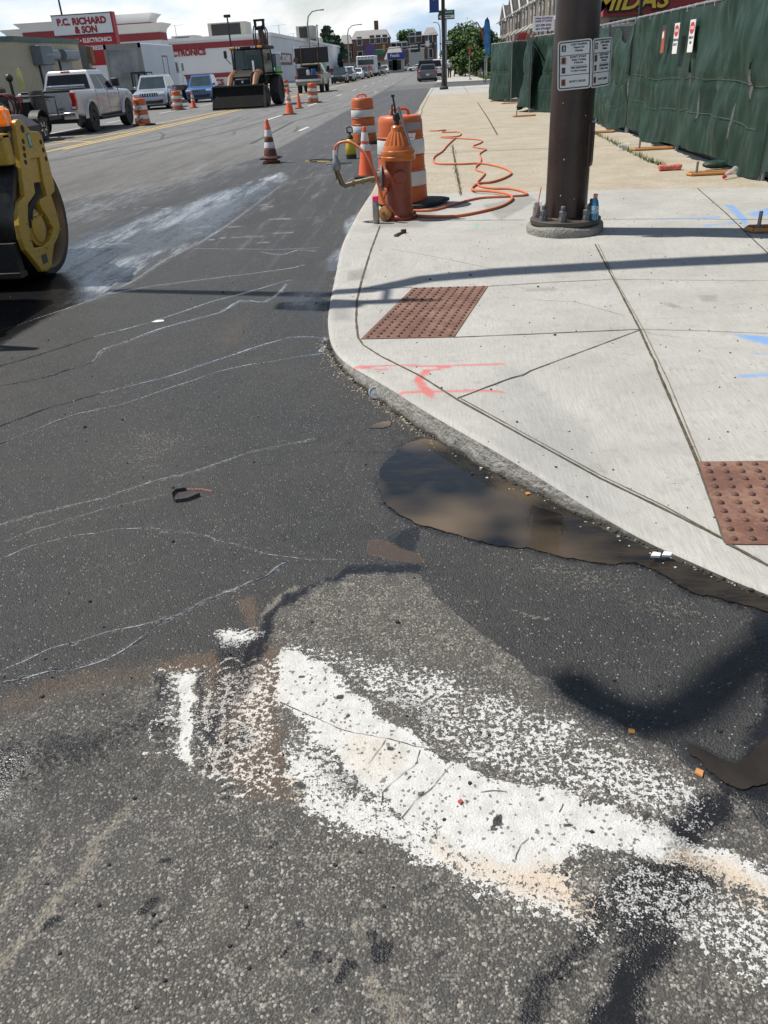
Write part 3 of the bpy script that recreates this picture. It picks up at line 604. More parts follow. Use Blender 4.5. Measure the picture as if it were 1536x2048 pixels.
ribbon(jm, [(-.35, 30), (-.1, 45), (.2, 58)], .03, step=.4); ribbon(jm, [(1.9, 45), (2.1, 58)], .03, step=.4); ribbon(jm, [(-.55, 11.2), (-.47, 20), (-.3, 30)], .03, step=.3)
struct(jm.build('pavement', JM, smooth=0))
jt = MB(); ribbon(jt, spts([(1196,489),(1236,570),(1287,660),(1337,765),(1402,925)]), .008, .0045); ribbon(jt, spts([(1461,1086),(1330,1014),(1200,951),(1060,874),(920,797)]), .006, .0045); struct(jt.build('pavement', JL, smooth=0))
# hairline cracks
hc = MB()
for px in [[(780,498),(840,508),(900,520),(1000,541)], [(1275,655),(1300,668),(1360,675)], [(1070,600),(1150,604),(1250,632)]]: ribbon(hc, spts(px), .0035, .002)
struct(hc.build('pavement', pm('crack_dark', (.16, .15, .13), .95), smooth=0))

ck = MB()
for px in CRK:
    pts = [tuple(G(*p).xy) for p in px]; P_ = []
    for a, c in zip(pts, pts[1:]):
        n_ = max(2, int((Vector(c)-Vector(a)).length/.012)); P_ += [Vector(a).lerp(Vector(c), k/n_) for k in range(n_)]
    rs = []; off = 0
    for i, p in enumerate(P_):
        d = (P_[min(i+1, len(P_)-1)]-P_[max(i-1, 0)]).normalized(); nn = Vector((-d.y, d.x)); off = off*.8+rr.uniform(-.002, .002); hw = rr.uniform(.0003, .0011); q = p+nn*off; rs.append([(q.x+nn.x*s_*hw, q.y+nn.y*s_*hw, .0022) for s_ in (1, -1)])
    ck.rings(rs, caps=False, closed=False)
struct(ck.build('road_cracks', pm('crack_black', (.035, .033, .03), .95), smooth=0))
# narrow rills of silty water, their sky shine painted in pale
RIL, t, b = newmat('silt_shine_rill'); P = t.n('ShaderNodeTexCoord').outputs['Object']
b.inputs['Base Color'].default_value = (.42, .44, .47, 1); t.link(b.inputs['Roughness'], t.mapr(t.noise(P, 9, 3), .4, .6, .12, .5))
t.link(b.inputs['Alpha'], t.math('MULTIPLY', t.mapr(t.noise(P, 55, 4, .7), .42, .54), t.mapr(t.noise(P, 2.2, 3, .6), .3, .55, .3, .78)))
def catp(pts, n=8):
    P_ = [Vector(p) for p in pts]; out = []
    for i in range(len(P_)-1):
        p0, p1, p2, p3 = P_[max(i-1, 0)], P_[i], P_[i+1], P_[min(i+2, len(P_)-1)]
        for k in range(n): t_ = k/n; out.append(.5*((2*p1)+(p2-p0)*t_+(2*p0-5*p1+4*p2-p3)*t_*t_+(3*p1-p0-3*p2+p3)*t_**3))
    return out+[P_[-1]]
rl_m = MB()
for px, w_, wet in TRL:
    P_ = catp([tuple(G(*p).xy) for p in px], 14); rs = []; ph = rr.uniform(0, 9)
    for i, p in enumerate(P_):
        d = (P_[min(i+1, len(P_)-1)]-P_[max(i-1, 0)]).normalized(); nn = Vector((-d.y, d.x)); f_ = i/len(P_); hw = w_*(.27 if p.y < 3.2 else .58)*(.65+.3*math.sin(i*.31+ph)+.2*math.sin(i*.83)+rr.uniform(-.1, .1))*min(1, .25+6*min(f_, 1-f_)); q = p+nn*.004*math.sin(i*.5+ph)
        rs.append([(q.x+nn.x*s_*hw, q.y+nn.y*s_*hw, .0024) for s_ in (1, -1)])
    rl_m.rings(rs, caps=False, closed=False)
struct(rl_m.build('water_rills', RIL, smooth=0))
# ---- painted lines (sheets 4 mm above the road)
YP = pm('yellow_road_paint', (.62, .42, .10), .7, var=.3, scale=2, dirt=.5, dcol=(.16, .15, .13)); WP = pm('white_road_paint', (.62, .62, .60), .7, var=.25, scale=2, dirt=.5, dcol=(.16, .16, .16))
def strip(mb, pts, w_, z=.004):
    rs = []
    for i, p in enumerate(pts):
        d = Vector(pts[min(i+1, len(pts)-1)])-Vector(pts[max(i-1, 0)]); d = Vector((d[0], d[1])).normalized(); rs.append([(p[0]-d.y*s_*w_/2, p[1]+d.x*s_*w_/2, z) for s_ in (1, -1)])
    mb.rings(rs, caps=False, closed=False)
ym = MB(); strip(ym, [(-10.25,21),(-9.95,31),(-9.75,43),(-9.75,110),(-9.3,200)], .13); strip(ym, [(-9.95,22.5),(-9.62,31),(-9.45,43),(-9.45,110)], .13)
strip(ym, [(-13.4,24.6),(-12.0,27.6),(-10.9,33.0),(-10.25,43)], .13); strip(ym, [(-11.9,21.5),(-10.9,26.2),(-10.3,31)], .12, .0045)
for k in range(3): strip(ym, [(-12.3+k*.65, 26.4+k*2.4), (-10.15+k*.12, 25.0+k*3.4)], .14, .005)
struct(ym.build('road_markings', YP, smooth=0))
wm = MB()
for Y0 in (31.5, 43, 56, 68, 80, 92, 104, 118, 134, 152): strip(wm, [(-6.1, Y0), (-6.05, Y0+3.2)], .13)
for Y0 in (24.8, 60, 74, 88): strip(wm, [(-3.85, Y0), (-3.8, Y0+1.6)], .11)
for Y0 in (30, 36.5, 44, 52, 62, 74, 88, 104): strip(wm, [(-14.0, Y0), (-14.0, Y0+4.5)], .13)
strip(wm, [(-19.2, 30), (-19.2, 160)], .12)
struct(wm.build('road_markings', WP, smooth=0))

# ---- puddle and gutter water
WAT, t, b = newmat('muddy_water'); P = t.n('ShaderNodeTexCoord').outputs['Object']
n1 = t.noise(P, 1.9, 2, .5); n2 = t.noise(t.scalev(P, (3, 9, 3)), 1.6, 5, .7)
wc = t.mix(t.mapr(n1, .42, .66), (.008, .010, .013), (.150, .112, .074)); wc = t.mix(t.mapr(n2, .5, .72, 0, .5), wc, (.045, .036, .020))
wx = t.n('ShaderNodeSeparateXYZ'); t.L(P, wx.inputs[0]); wc = t.mix(t.mapr(wx.outputs[0], .30, .62), wc, t.mix(t.mapr(n2, .4, .6), (.012, .010, .008), (.034, .026, .017)))
t.link(b.inputs['Base Color'], wc); b.inputs['Roughness'].default_value = .035; b.inputs['IOR'].default_value = 1.33; b.inputs['Specular IOR Level'].default_value = .6
bp = t.n('ShaderNodeBump'); bp.inputs['Strength'].default_value = .12; bp.inputs['Distance'].default_value = .004; t.L(t.noise(P, 22, 2), bp.inputs['Height']); t.L(bp.outputs[0], b.inputs['Normal'])
def smooth_poly(pts, it=2):
    for _ in range(it):
        q = []
        for i in range(len(pts)):
            a, c = Vector(pts[i]), Vector(pts[(i+1) % len(pts)]); q += [a.lerp(c, .25), a.lerp(c, .75)]
        pts = q
    return pts
def pool(px, z=.0035, it=3):
    pts = smooth_poly([tuple(G(*p).xy) for p in px], it); mb = MB(); n_ = len(pts); pts = [Vector((p[0]+.003*math.sin(k*.7)+.0015*math.sin(k*1.9), p[1]+.003*math.sin(k*.9+1)+.001*math.sin(k*2.3))) for k, p in enumerate(pts)]
    mb.face([(p[0]+rr.uniform(-.002, .002), p[1]+rr.uniform(-.002, .002), z) for p in pts]); return mb
pw = pool([(840,878),(800,893),(788,912),(768,925),(757,950),(758,985),(770,1010),(800,1030),(835,1050),(900,1066),(960,1085),(1020,1097),(1060,1096),(1110,1113),(1180,1124),(1230,1132),(1255,1123),(1310,1140),(1350,1165),(1380,1186),(1440,1198),(1536,1224),(1640,1262),(1640,1240),(1536,1197),(1430,1156),(1330,1114),(1220,1066),(1150,1028),(1080,994),(1000,955),(930,914),(870,880)])
struct(pw.build('puddle_water', WAT, smooth=0))
None and struct(pool([(1150,1108),(1190,1120),(1230,1132),(1255,1123),(1310,1140),(1350,1165),(1380,1186),(1440,1198),(1536,1224),(1640,1262),(1640,1240),(1536,1197),(1430,1158),(1330,1118),(1240,1078),(1180,1060)], .0028).build('puddle_water', pm('dark_muddy_water', (.022, .017, .012), .06, var=.6, scale=6), smooth=0))
None and struct(pool([(836,1048),(800,1062),(770,1078),(738,1080),(732,1096),(745,1112),(790,1122),(846,1128),(850,1118),(826,1104),(840,1075),(846,1052)]).build('puddle_water', pm('mud_film', (.06, .040, .028), .18, var=.6, scale=14), smooth=0))
struct(pool([(1368,1492),(1395,1494),(1440,1520),(1480,1530),(1520,1490),(1600,1400),(1640,1420),(1600,1520),(1525,1575),(1470,1580),(1430,1555),(1395,1520)]).build('puddle_water', pm('dark_muddy_water', (.022, .017, .012), .06, var=.6, scale=6), smooth=0))
struct(pool([(735,855),(760,845),(785,843),(780,855),(750,858)]).build('puddle_water', WAT, smooth=0))

# ================================================ NEAR OBJECTS
BLK = pm('black_rubber', (.018, .018, .019), .75, var=.3, scale=6, dirt=.35, dcol=(.10, .095, .085))
DRK = pm('dark_steel', (.05, .048, .045), .5, .6, dirt=.4)
GAL = pm('galvanised_steel', (.25, .26, .27), .55, .6, var=.2, scale=14, dirt=.25, dcol=(.2, .19, .17))
ALU = pm('sheet_aluminium', (.55, .56, .57), .4, .7, dirt=.2)
ORG = pm('orange_plastic', (.52, .105, .018), .45, var=.12, scale=7, dirt=.38, dcol=(.25, .11, .06))
ORS = pm('bright_orange_plastic', (.78, .11, .03), .5, var=.1, scale=8, dirt=.25, dcol=(.30, .10, .05))
WHT = pm('white_sheeting', (.62, .62, .61), .45, var=.12, scale=14, dirt=.45, dcol=(.30, .28, .26))
WPL = pm('white_plastic', (.72, .72, .70), .4, dirt=.15)
HYD = pm('hydrant_paint', (.23, .038, .012), .42, var=.22, scale=9, dirt=.5, dcol=(.13, .045, .025), bump=.25)
HYO = pm('hydrant_orange', (.46, .115, .012), .3, var=.12, scale=9, dirt=.18, dcol=(.25, .08, .03), coat=.3)
BRS = pm('dull_brass', (.20, .16, .10), .45, .8, var=.25, dirt=.4)
HOS = pm('orange_hose', (.60, .15, .055), .45, var=.1, dirt=.3, dcol=(.3, .13, .07))
TAN = pm('tan_cap_paint', (.42, .21, .07), .5, var=.2, dirt=.3)

# ---- steel signal pole
PC = GS(1129, 462); PZ = zs(PC.x, PC.y)
PB = pm('brown_pole_paint', (.030, .016, .012), .36, .0, var=.25, scale=4, dirt=.16, dcol=(.07, .055, .045), bump=.12, bscale=30)
pole = T('signal_pole', 'tall dark brown steel signal pole bolted to a round concrete footing', 'pole', (PC.x, PC.y, PZ))
mb = MB(); mb.lathe([(.338, -.05), (.346, .02), (.34, .06), (.325, .075), (.318, .078), (.2, .078)], n=40)
for i, v in enumerate(mb.v):
    a = math.atan2(v[1], v[0]); k = 1+.016*math.sin(a*5)+.012*math.sin(a*13+2)+.008*math.sin(a*29); mb.v[i] = (v[0]*k, v[1]*k, v[2]*(1+.12*math.sin(a*3+1)))
FT = pm('footing_concrete', (.27, .26, .235), .92, var=.3, scale=12, bump=2, bscale=45, dirt=.5, dcol=(.10, .095, .08)); mb.build('footing', FT, pole)
MB().lathe([(.30, .08), (.315, .085), (.315, .118), (.305, .124), (.17, .124)], n=40).build('base_plate', pm('weathered_plate', (.075, .066, .056), .6, .4, dirt=.4), pole)
MB().lathe([(.185, .12), (.183, .6), (.178, 2), (.170, 4.2), (.165, 5.05), (.155, 5.1), (0.01, 5.12)], n=40).build('shaft', PB, pole)
for k, (a, z, s_) in enumerate([(262, 1.32, .008), (248, .62, .007), (244, .33, .008), (282, .30, .006), (300, .95, .006), (236, 1.05, .005)]):
    r_ = .1815; MB(Matrix.Rotation(R(a), 4, 'Z') @ Matrix.Translation((r_, 0, z))).box((.001, 0, 0), (.004, s_, s_*1.5), ch=.001).build('paint_chip', pm('chip_white', (.6, .6, .58), .6), pole)
MB().lathe([(.2, .124), (.198, .132), (.186, .14)], n=32).build('weld_collar', PB, pole)
for a in (214, 256, 305, 338, 20, 75, 120, 165):
    x, y = .262*math.cos(R(a)), .262*math.sin(R(a)); mb = MB()
    mb.lathe([(.0345, .124), (.0355, .128), (.0355, .165), (.032, .17)], (x, y, 0), 6); mb.lathe([(.0345, .17), (.0355, .174), (.0355, .21), (.031, .215)], (x, y, 0), 6, Matrix.Rotation(.3, 3, 'Z'))
    mb.lathe([(.021, .2), (.021, .25), (.016, .255)], (x, y, 0), 10); mb.lathe([(.044, .122), (.044, .127), (.03, .127)], (x, y, 0), 14); mb.build('anchor_bolt', pm('bolt_grey', (.12, .125, .13), .6, .2, var=.3, scale=20, dirt=.4), pole)
hz = base = None
d = Vector((.93, -.36, 0)).normalized(); hm = MB(Matrix.Translation((d.x*.17, d.y*.17, .72)) @ Matrix.Rotation(math.atan2(d.y, d.x), 4, 'Z'))
hm.box((0, 0, 0), (.05, .14, .36), ch=.015); hm.box((.02, 0, -.02), (.02, .10, .26), ch=.008); hm.build('access_cover', PB, pole)
# mast arm and signal head out of frame, seen here as shadows
kx_, ky2 = -SD.x/SD.z, -SD.y/SD.z
def above(u, v, h): g = GS(u, v) if u > 660 else G(u, v); return Vector((g.x-kx_*(h-g.z)-PC.x, g.y-ky2*(h-g.z)-PC.y, h-PZ))
arm = [Vector((0, 0, 4.95))]+[above(u, v, h) for u, v, h in ((1536,516,5.05),(1300,527,5.3),(1000,544,5.45),(850,558,5.4),(735,580,5.3),(650,590,5.3),(450,586,5.3),(225,581,5.3))]
mb = MB(); mb.tube(arm, [.11, .11, .105, .1, .095, .085, .075, .065, .05], 14); mb.build('mast_arm', PB, pole)
p = above(640, 612, 5.0); p2 = above(628, 596, 5.3)
mb = MB(); mb.box((p.x, p.y, p.z), (.34, .2, .62), ch=.03); mb.cyl((p2.x, p2.y, p2.z), (p.x, p.y, p.z+.2), .03, n=8); mb.build('signal_head', BLK, pole)
p = above(770, 603, 5.2); mb = MB(); mb.box((p.x, p.y, p.z), (.55, .04, .5), ch=.03); p3 = above(775, 580, 5.3); mb.cyl((p3.x, p3.y, p3.z), tuple(p), .03, n=8); mb.build('signal_head', BLK, pole)

# ---- pedestrian push-button signs on the pole
SGW = pm('sign_white', (.66, .67, .66), .4, var=.06, scale=12, dirt=.18, dcol=(.4, .38, .34)); SGB = pm('sign_black', (.02, .02, .022), .45, var=.2); SGO = pm('sign_orange', (.20, .045, .015), .5)
def rrect(w_, h_, r, n=5):
    o = []
    for cx, cy, a0 in ((w_/2-r, h_/2-r, 0), (-w_/2+r, h_/2-r, 90), (-w_/2+r, -h_/2+r, 180), (w_/2-r, -h_/2+r, 270)):
        for k in range(n+1): a = R(a0+90*k/n); o.append((cx+r*math.cos(a), cy+r*math.sin(a)))
    return o
def frame_ring(mb, w_, h_, r, t_, z0, z1):
    A, B = rrect(w_, h_, r), rrect(w_-2*t_, h_-2*t_, max(.004, r-t_)); n = len(A)
    for i in range(n):
        j = (i+1) % n; mb.face([(*A[i], z1), (*A[j], z1), (*B[j], z1), (*B[i], z1)]); mb.face([(*A[i], z0), (*A[j], z0), (*A[j], z1), (*A[i], z1)]); mb.face([(*B[i], z0), (*B[j], z0), (*B[j], z1), (*B[i], z1)])
def ped_sign(c, yaw, label, roll=0):
    s = T('pedestrian_sign', label, 'sign', c, yaw); W_, H_ = .335, .485
    base = Matrix.Rotation(roll, 4, 'Y') @ Matrix.Rotation(R(90), 4, 'X')
    mb = MB(base); mb.prism(rrect(W_, H_, .03), -.002, .002, 'Z'); mb.build('panel', SGW, s, smooth=0)
    mb = MB(base); frame_ring(mb, W_-.026, H_-.026, .022, .011, .002, .0032)
    for yy in (.098, -.095): mb.box((0, yy, .0026), (W_-.04, .006, .0012))
    for a_, b_ in ((-.03, -.008),): mb.box((.045, -.008, .0026), (.15, .0025, .0012))
    mb.build('border', SGB, s, smooth=0)
    def tx(st, size, x, y, bold=.012, sx=.95): bold += .022; text(st, size, base @ Matrix.Translation((x, y, .0026)), SGB, s, bold=bold, sx=sx, depth=.0006)
    tx('START CROSSING', .025, .04, .198, .018, .8); tx('Watch For', .027, .04, .168, .014, .9); tx('Vehicles', .027, .04, .138, .014, .9)
    tx("DON'T START", .028, .035, .078, .018, .9); tx('Finish Crossing', .026, .04, .05, .014, .88); tx('If Started', .026, .04, .022, .014, .9)
    tx('TIME REMAINING', .026, .042, -.028, .018, .82); tx('To Finish Crossing', .024, .04, -.058, .014, .84); tx("DON'T CROSS", .028, .03, -.162, .016, .9)
    for y_, m_, w_, h_ in ((.168, SGB, .042, .062), (.05, SGO, .042, .064), (-.045, SGB, .036, .058), (-.165, SGO, .042, .066)):
        q = MB(base); q.prism(rrect(w_, h_, .004, 2), .002, .003, 'Z')
        q.M = base @ Matrix.Translation((-.108, y_, 0)); q.v = []; q.f = []; q.prism(rrect(w_, h_, .004, 2), .002, .0031, 'Z'); q.build('pictogram', m_, s, smooth=0)
        q = MB(base @ Matrix.Translation((-.108, y_, 0)))
        if m_ is SGB and y_ > 0:   # walking figure
            q.box((0, .018, .0036), (.009, .009, .0006)); q.box((0, .003, .0036), (.007, .022, .0006)); q.box((-.006, -.016, .0036), (.004, .022, .0006), rz=-.4); q.box((.006, -.016, .0036), (.004, .022, .0006), rz=.4); q.box((.007, .004, .0036), (.004, .018, .0006), rz=.7); q.build('pictogram_mark', SGW, s, smooth=0)
        elif m_ is SGO:             # raised hand
            q.box((0, -.008, .0036), (.017, .02, .0006))
            for k in range(4): q.box((-.0065+.0043*k, .009, .0036), (.0034, .018, .0006))
            q.box((-.012, -.004, .0036), (.004, .014, .0006), rz=.5); q.build('pictogram_mark', pm('hand_dark', (.03, .015, .01), .5), s, smooth=0)
        else:
            for k in (-1, 1): q.box((.007*k, 0, .0036), (.009, .026, .0006))
            q.build('pictogram_mark', SGO, s, smooth=0)
    if y_ < 0:
        q = MB(base @ Matrix.Translation((-.108, .05, 0)))
        for k in range(12): a = k*math.pi/6; q.box((.032*math.cos(a), .04*math.sin(a), .0028), (.010, .0035, .0008), rz=a)
        q.build('burst_mark', SGB, s, smooth=0)
    q = MB(base); 
    for yy in (.22, -.22): MB(base).cyl((0, yy, .002), (0, yy, .008), .006, n=8).build('bolt', GAL, s)
    [MB(base).box((0, yy, -.012), (.20, .022, .02)).build('bracket', GAL, s) for yy in (.17, -.17)]
    s.scale = (.80, 1, .72); return s
cs = onY(1149, 130, PC.y-.205)
ped_sign(tuple(cs), R(-6), 'pedestrian crossing instruction sign on the front of the brown pole, facing the camera', R(-2.5))
c2_ = onX(1195, 129, PC.x+.21)
ped_sign((PC.x+.20, PC.y-.09, cs.z+.005), R(46), 'second crossing instruction sign on the right flank of the brown pole, turned away', R(-2))

# ---- bottle and cup on the footing
bp_ = Vector((PC.x+.215, PC.y-.215, PZ+.124))
bt = T('drink_bottle', 'blue sports drink bottle with orange cap standing on the pole base', 'bottle', bp_)
BLU = pm('blue_drink', (.01, .16, .30), .12, var=.1, spec=.7, coat=.5)
MB().lathe([(.0, 0), (.03, 0), (.034, .008), (.034, .05), (.031, .06), (.034, .07), (.034, .12), (.029, .15), (.017, .18), (.015, .19)], n=20).build('bottle_body', BLU, bt)
MB().lathe([(.0345, .055), (.0355, .058), (.0355, .118), (.0345, .12)], n=20, caps=False).build('bottle_label', pm('bottle_label', (.25, .42, .55), .4, var=.6, scale=60), bt)
MB().lathe([(.018, .188), (.019, .192), (.019, .212), (.016, .215), (.0, .215)], n=16).build('bottle_cap', pm('orange_cap', (.62, .2, .05), .45), bt)
cp_ = Vector((PC.x-.255, PC.y+.03, PZ+.124))
cpn = T('plastic_cup', 'clear plastic cup with orange straw standing left of the brown pole', 'cup', cp_)
CLR = pm('clear_plastic', (.75, .77, .76), .15, alpha=.3, var=.05)
MB().lathe([(.03, 0), (.032, .004), (.044, .13), (.046, .135)], n=20, caps=False).build('cup_body', CLR, cpn)
MB().lathe([(.0005, .137), (.046, .137), (.048, .13)], n=20, caps=False).build('lid', CLR, cpn)
MB().cyl((-.012, 0, .01), (.03, .01, .255), .0045, n=8).build('straw', pm('straw', (.70, .16, .06), .5), cpn)

# ---- fire hydrant
HC = GS(801, 437); HZ = zs(HC.x, HC.y)
hy_ = T('fire_hydrant', 'orange fire hydrant with a brass hose valve on its left outlet', 'fire hydrant', (HC.x, HC.y, HZ))
MB().lathe([(.17, 0), (.175, .01), (.175, .035), (.15, .04), (.140, .05), (.138, .10), (.130, .12), (.128, .48), (.134, .52), (.138, .57)], n=36).build('barrel', HYD, hy_)
MB().lathe([(.168, .565), (.176, .572), (.176, .60), (.170, .608), (.172, .64), (.168, .655), (.14, .665)], n=36).build('collar', HYO, hy_)
mb = MB(); mb.lathe([(.155, .655), (.150, .675), (.138, .70), (.135, .705)], n=36); mb.lathe([(.134, .70), (.118, .735), (.092, .79), (.068, .825)], n=72, flute=18, fa=.045); mb.lathe([(.066, .82), (.062, .83), (.058, .865), (.045, .878), (.02, .882), (.001, .883)], n=24); mb.build('bonnet', HYO, hy_)
for i in range(8):
    a = i*math.pi/4+.2; MB().cyl((.155*math.cos(a), .155*math.sin(a), .038), (.155*math.cos(a), .155*math.sin(a), .062), .014, n=6).build('flange_bolt', HYD, hy_)
mb = MB()
mb.tube([(0, 0, .40), (-.14, 0, .40), (-.165, 0, .40)], [.10, .098, .088], 22); mb.tube([(0, .02, .42), (.02, -.15, .42), (.02, -.165, .42)], [.06, .06, .055], 16); mb.build('outlet', HYD, hy_)
MB().tube([(-.163, 0, .40), (-.168, 0, .40), (-.188, 0, .40), (-.192, 0, .40)], [.115, .125, .125, .10], 24).build('outlet_flange', GAL, hy_)
MB().box((0, 0, .905), (.036, .036, .05), rz=.5).build('operating_nut', DRK, hy_)
MB().tube([(-.10, .02, .30), (-.15, -.04, .24), (-.165, -.07, .17), (-.15, -.09, .13)], .005, 6).build('chain', DRK, hy_)
cpm = MB(Matrix.Translation((-.155, -.125, .075)) @ Matrix.Rotation(R(80), 4, 'X') @ Matrix.Rotation(R(-20), 4, 'Y'))
cpm.lathe([(.05, -.03), (.070, -.026), (.072, .0), (.066, .012), (.045, .014), (.044, .02), (.030, .022)], n=28); cpm.lathe([(.020, .02), (.019, .045), (.015, .048)], n=5); cpm.build('hanging_cap', TAN, hy_)
# wrench standing on the operating nut
wr = T('hydrant_wrench', 'worn steel hydrant wrench propped on the hydrant top', 'wrench', (HC.x, HC.y, HZ+.90))
mb = MB(); mb.box((0, 0, .055), (.07, .05, .07), rz=.5, ch=.01); mb.tube([(-.01, 0, .06), (-.015, 0, .15), (-.03, 0, .24)], [.012, .010, .009], 8); mb.tube([(-.045, 0, .07), (-.04, 0, .16), (-.02, 0, .165)], .009, 8); mb.build('wrench_head', DRK, wr)
mb = MB(); mb.tube([(.02, -.03, .14), (.05, -.05, .05), (.10, -.08, -.10), (.13, -.10, -.2)], [.016, .014, .012, .010], 8); mb.build('wrench_handle', GAL, wr)
mb = MB(); mb.cyl((-.03, 0, .23), (-.03, 0, .25), .018, n=8); mb.build('wrench_tip', BLK, wr)
# hose gate assembly screwed to the outlet
vc = Vector((HC.x-.19, HC.y, HZ+.40))
va = T('valve_assembly', 'dark brass elbow pipe with gate valve reaching left from the hydrant', 'pipe valve', vc)
e = onY(684, 372, HC.y-.02)-vc; v1_ = onY(673, 338, HC.y-.06)-vc; v2__ = onY(669, 305, HC.y-.06)-vc
mb = MB(); mb.tube([(0, 0, 0), (-.03, 0, 0)], .055, 14); mb.tube([(-.03, 0, 0), (-.10, 0, -.002), (e.x*.7, 0, e.z*.6), (e.x+.03, -.01, e.z), (e.x, -.02, e.z+.025), (v1_.x-.005, v1_.y, v1_.z)], [.028, .026, .024, .024, .025, .024], 12)
for f_ in (.2, .45, .7): mb.tube([(e.x*f_-.012, 0, e.z*f_), (e.x*f_+.012, 0, e.z*f_)], .034, 8)
mb.build('elbow_pipe', BRS, va)
mb = MB(Matrix.Translation(v1_)); mb.lathe([(.02, -.02), (.04, -.01), (.046, .02), (.045, .06), (.03, .09), (.022, .13)], n=14); mb.tube([(-.10, 0, .05), (.16, -.02, .05)], .009, 8); mb.build('gate_valve', GAL, va)
mb = MB(Matrix.Translation((e.x, -.02, e.z+.09))); mb.tube([(0, 0, 0), (-.05, 0, .01), (-.055, 0, -.03)], .008, 6); mb.tube([(-.05, 0, .01), (-.06, 0, .05)], .009, 6); mb.build('drain_cock', BRS, va)
mb = MB(Matrix.Translation(v2__)); mb.tube([(0, 0, -.06), (0, 0, .02)], [.022, .016], 10); mb.build('hose_coupling', WPL, va)
# orange hose: rises off the coupling, drops behind the hydrant and lies in loops over the pavement
def c8(x, y, z=.014): p = (600+x/3.072, 180+y/3.072); g = GS(*p); return (g.x, g.y, g.z+z)
def cat(pts, n=6):
    P_ = [Vector(p) for p in pts]; out = []
    for i in range(len(P_)-1):
        p0, p1, p2, p3 = P_[max(i-1, 0)], P_[i], P_[i+1], P_[min(i+2, len(P_)-1)]
        for k in range(n):
            t_ = k/n; out.append(.5*((2*p1)+(p2-p0)*t_+(2*p0-5*p1+4*p2-p3)*t_*t_+(3*p1-p0-3*p2+p3)*t_**3))
    return out+[P_[-1]]
vw = vc+v2__
up = [vw, onY(672, 292, HC.y-.06), onY(685, 284, HC.y-.07), onY(705, 286, HC.y-.10), onY(728, 305, HC.y-.16), onY(745, 335, HC.y-.2), onY(757, 370, HC.y-.2), onY(768, 403, HC.y-.17), onY(782, 425, HC.y-.12)]
up = [Vector(p) for p in up]; gl = Vector(c8(600, 755)); up[-1] = Vector((HC.x-.06, HC.y+.26, HZ+.1)) if False else up[-1]
lay1 = [c8(*p) for p in [(700,748),(820,745),(950,710),(1100,672),(1300,660),(1392,651),(1372,632),(1290,614),(1190,612),(1112,600),(1090,575),(1125,535),(1132,515),(1085,498),(1080,478),(1105,455),(1112,430),(1103,400),(1120,385),(1142,368),(1090,360),(1062,350),(1105,332),(1120,317),(1090,309),(1000,303),(900,298),(868,294),(965,289),(990,275),(975,262),(930,263),(872,264),(895,249),(850,254),(800,254)]]
lay2 = [c8(*p, z=.03 if 4 < i < 9 else .016) for i, p in enumerate([(715,782),(850,788),(1000,779),(1200,735),(1285,697),(1302,672),(1270,655),(1180,640),(1072,632),(1058,608),(1100,582),(1180,573),(1262,545),(1297,515),(1240,483),(1120,458),(1000,461),(850,459),(818,438),(830,412),(872,384),(905,346),(945,308),(960,296)])]
hs = T('water_hose', 'orange rubber hose looped over the tan pavement behind the hydrant', 'hose', tuple(vw))
inv = Matrix.Translation(-vw)
mb = MB(inv); mb.tube(cat(up, 5), .013, 10); mb.build('riser_hose', HOS, hs)
mb = MB(inv); mb.tube(cat(lay2), .0145, 8); mb.build('hose_loop', HOS, hs)
mb = MB(inv); mb.tube(cat(lay1), .0125, 8); mb.build('hose_loop', HOS, hs)
# spray can, lever, gutter items
g = GS(753, 447); sc_ = T('spray_can', 'silver marking paint can with pink top on the kerb beside the hydrant', 'spray can', tuple(g))
MB().lathe([(.030, 0), (.033, .006), (.033, .20), (.028, .212), (.026, .215)], n=20).build('can_body', pm('can_metal', (.30, .29, .26), .35, .6, dirt=.5, dcol=(.12, .08, .06)), sc_)
MB().lathe([(.030, .212), (.031, .215), (.030, .262), (.018, .266), (.001, .267)], n=20).build('can_top', pm('pink_top', (.85, .05, .22), .5), sc_)
g = GS(800, 470); lv = T('valve_lever', 'small rusty valve key lying on the pavement in front of the hydrant', 'tool', (g.x, g.y, g.z))
mb = MB(); mb.tube([(-.04, -.09, .012), (-.02, -.03, .014), (.01, .05, .012), (.03, .075, .014)], [.016, .012, .010, .016], 8); mb.build('lever_bar', BRS, lv); MB().tube([(.01, .07, .02), (.055, .085, .02)], .018, 8).build('lever_socket', DRK, lv)

# ---- traffic drums
def make_drum(label, loc, top=ORG, wd=.27, group='orange and white traffic drums', rz=0):
    d_ = T('traffic_drum', label, 'traffic drum', loc, rz, group)
    mb = MB(); mb.lathe([(wd*1.06, .04), (wd*1.06, .06), (wd*1.0, .30), (wd*.97, .40), (wd*.94, .60), (wd*.92, .72), (wd*.90, .86), (wd*.86, .905), (wd*.80, .92), (wd*.5, .925), (0.001, .927)], n=36); mb.build('drum_body', top, d_)
    for z0, z1 in ((.225, .37), (.545, .69)):
        f0, f1 = wd*(1.04-.15*z0)+.004, wd*(1.04-.15*z1)+.004
        MB().lathe([(f0, z0), (f0+.003, z0+.006), (f1+.003, z1-.006), (f1, z1)], n=36, caps=False).build('reflective_band', WHT, d_)
    for z0 in (.205, .40, .525, .715): MB().lathe([(wd*(1.04-.15*z0), z0-.006), (wd*(1.045-.15*z0)+.006, z0), (wd*(1.04-.15*z0), z0+.006)], n=36, caps=False).build('rib', top, d_)
    MB().tube([(-.10, 0, .92), (-.09, 0, .965), (-.06, 0, .985), (.06, 0, .985), (.09, 0, .965), (.10, 0, .92)], .016, 8).build('handle', top, d_)
    return d_
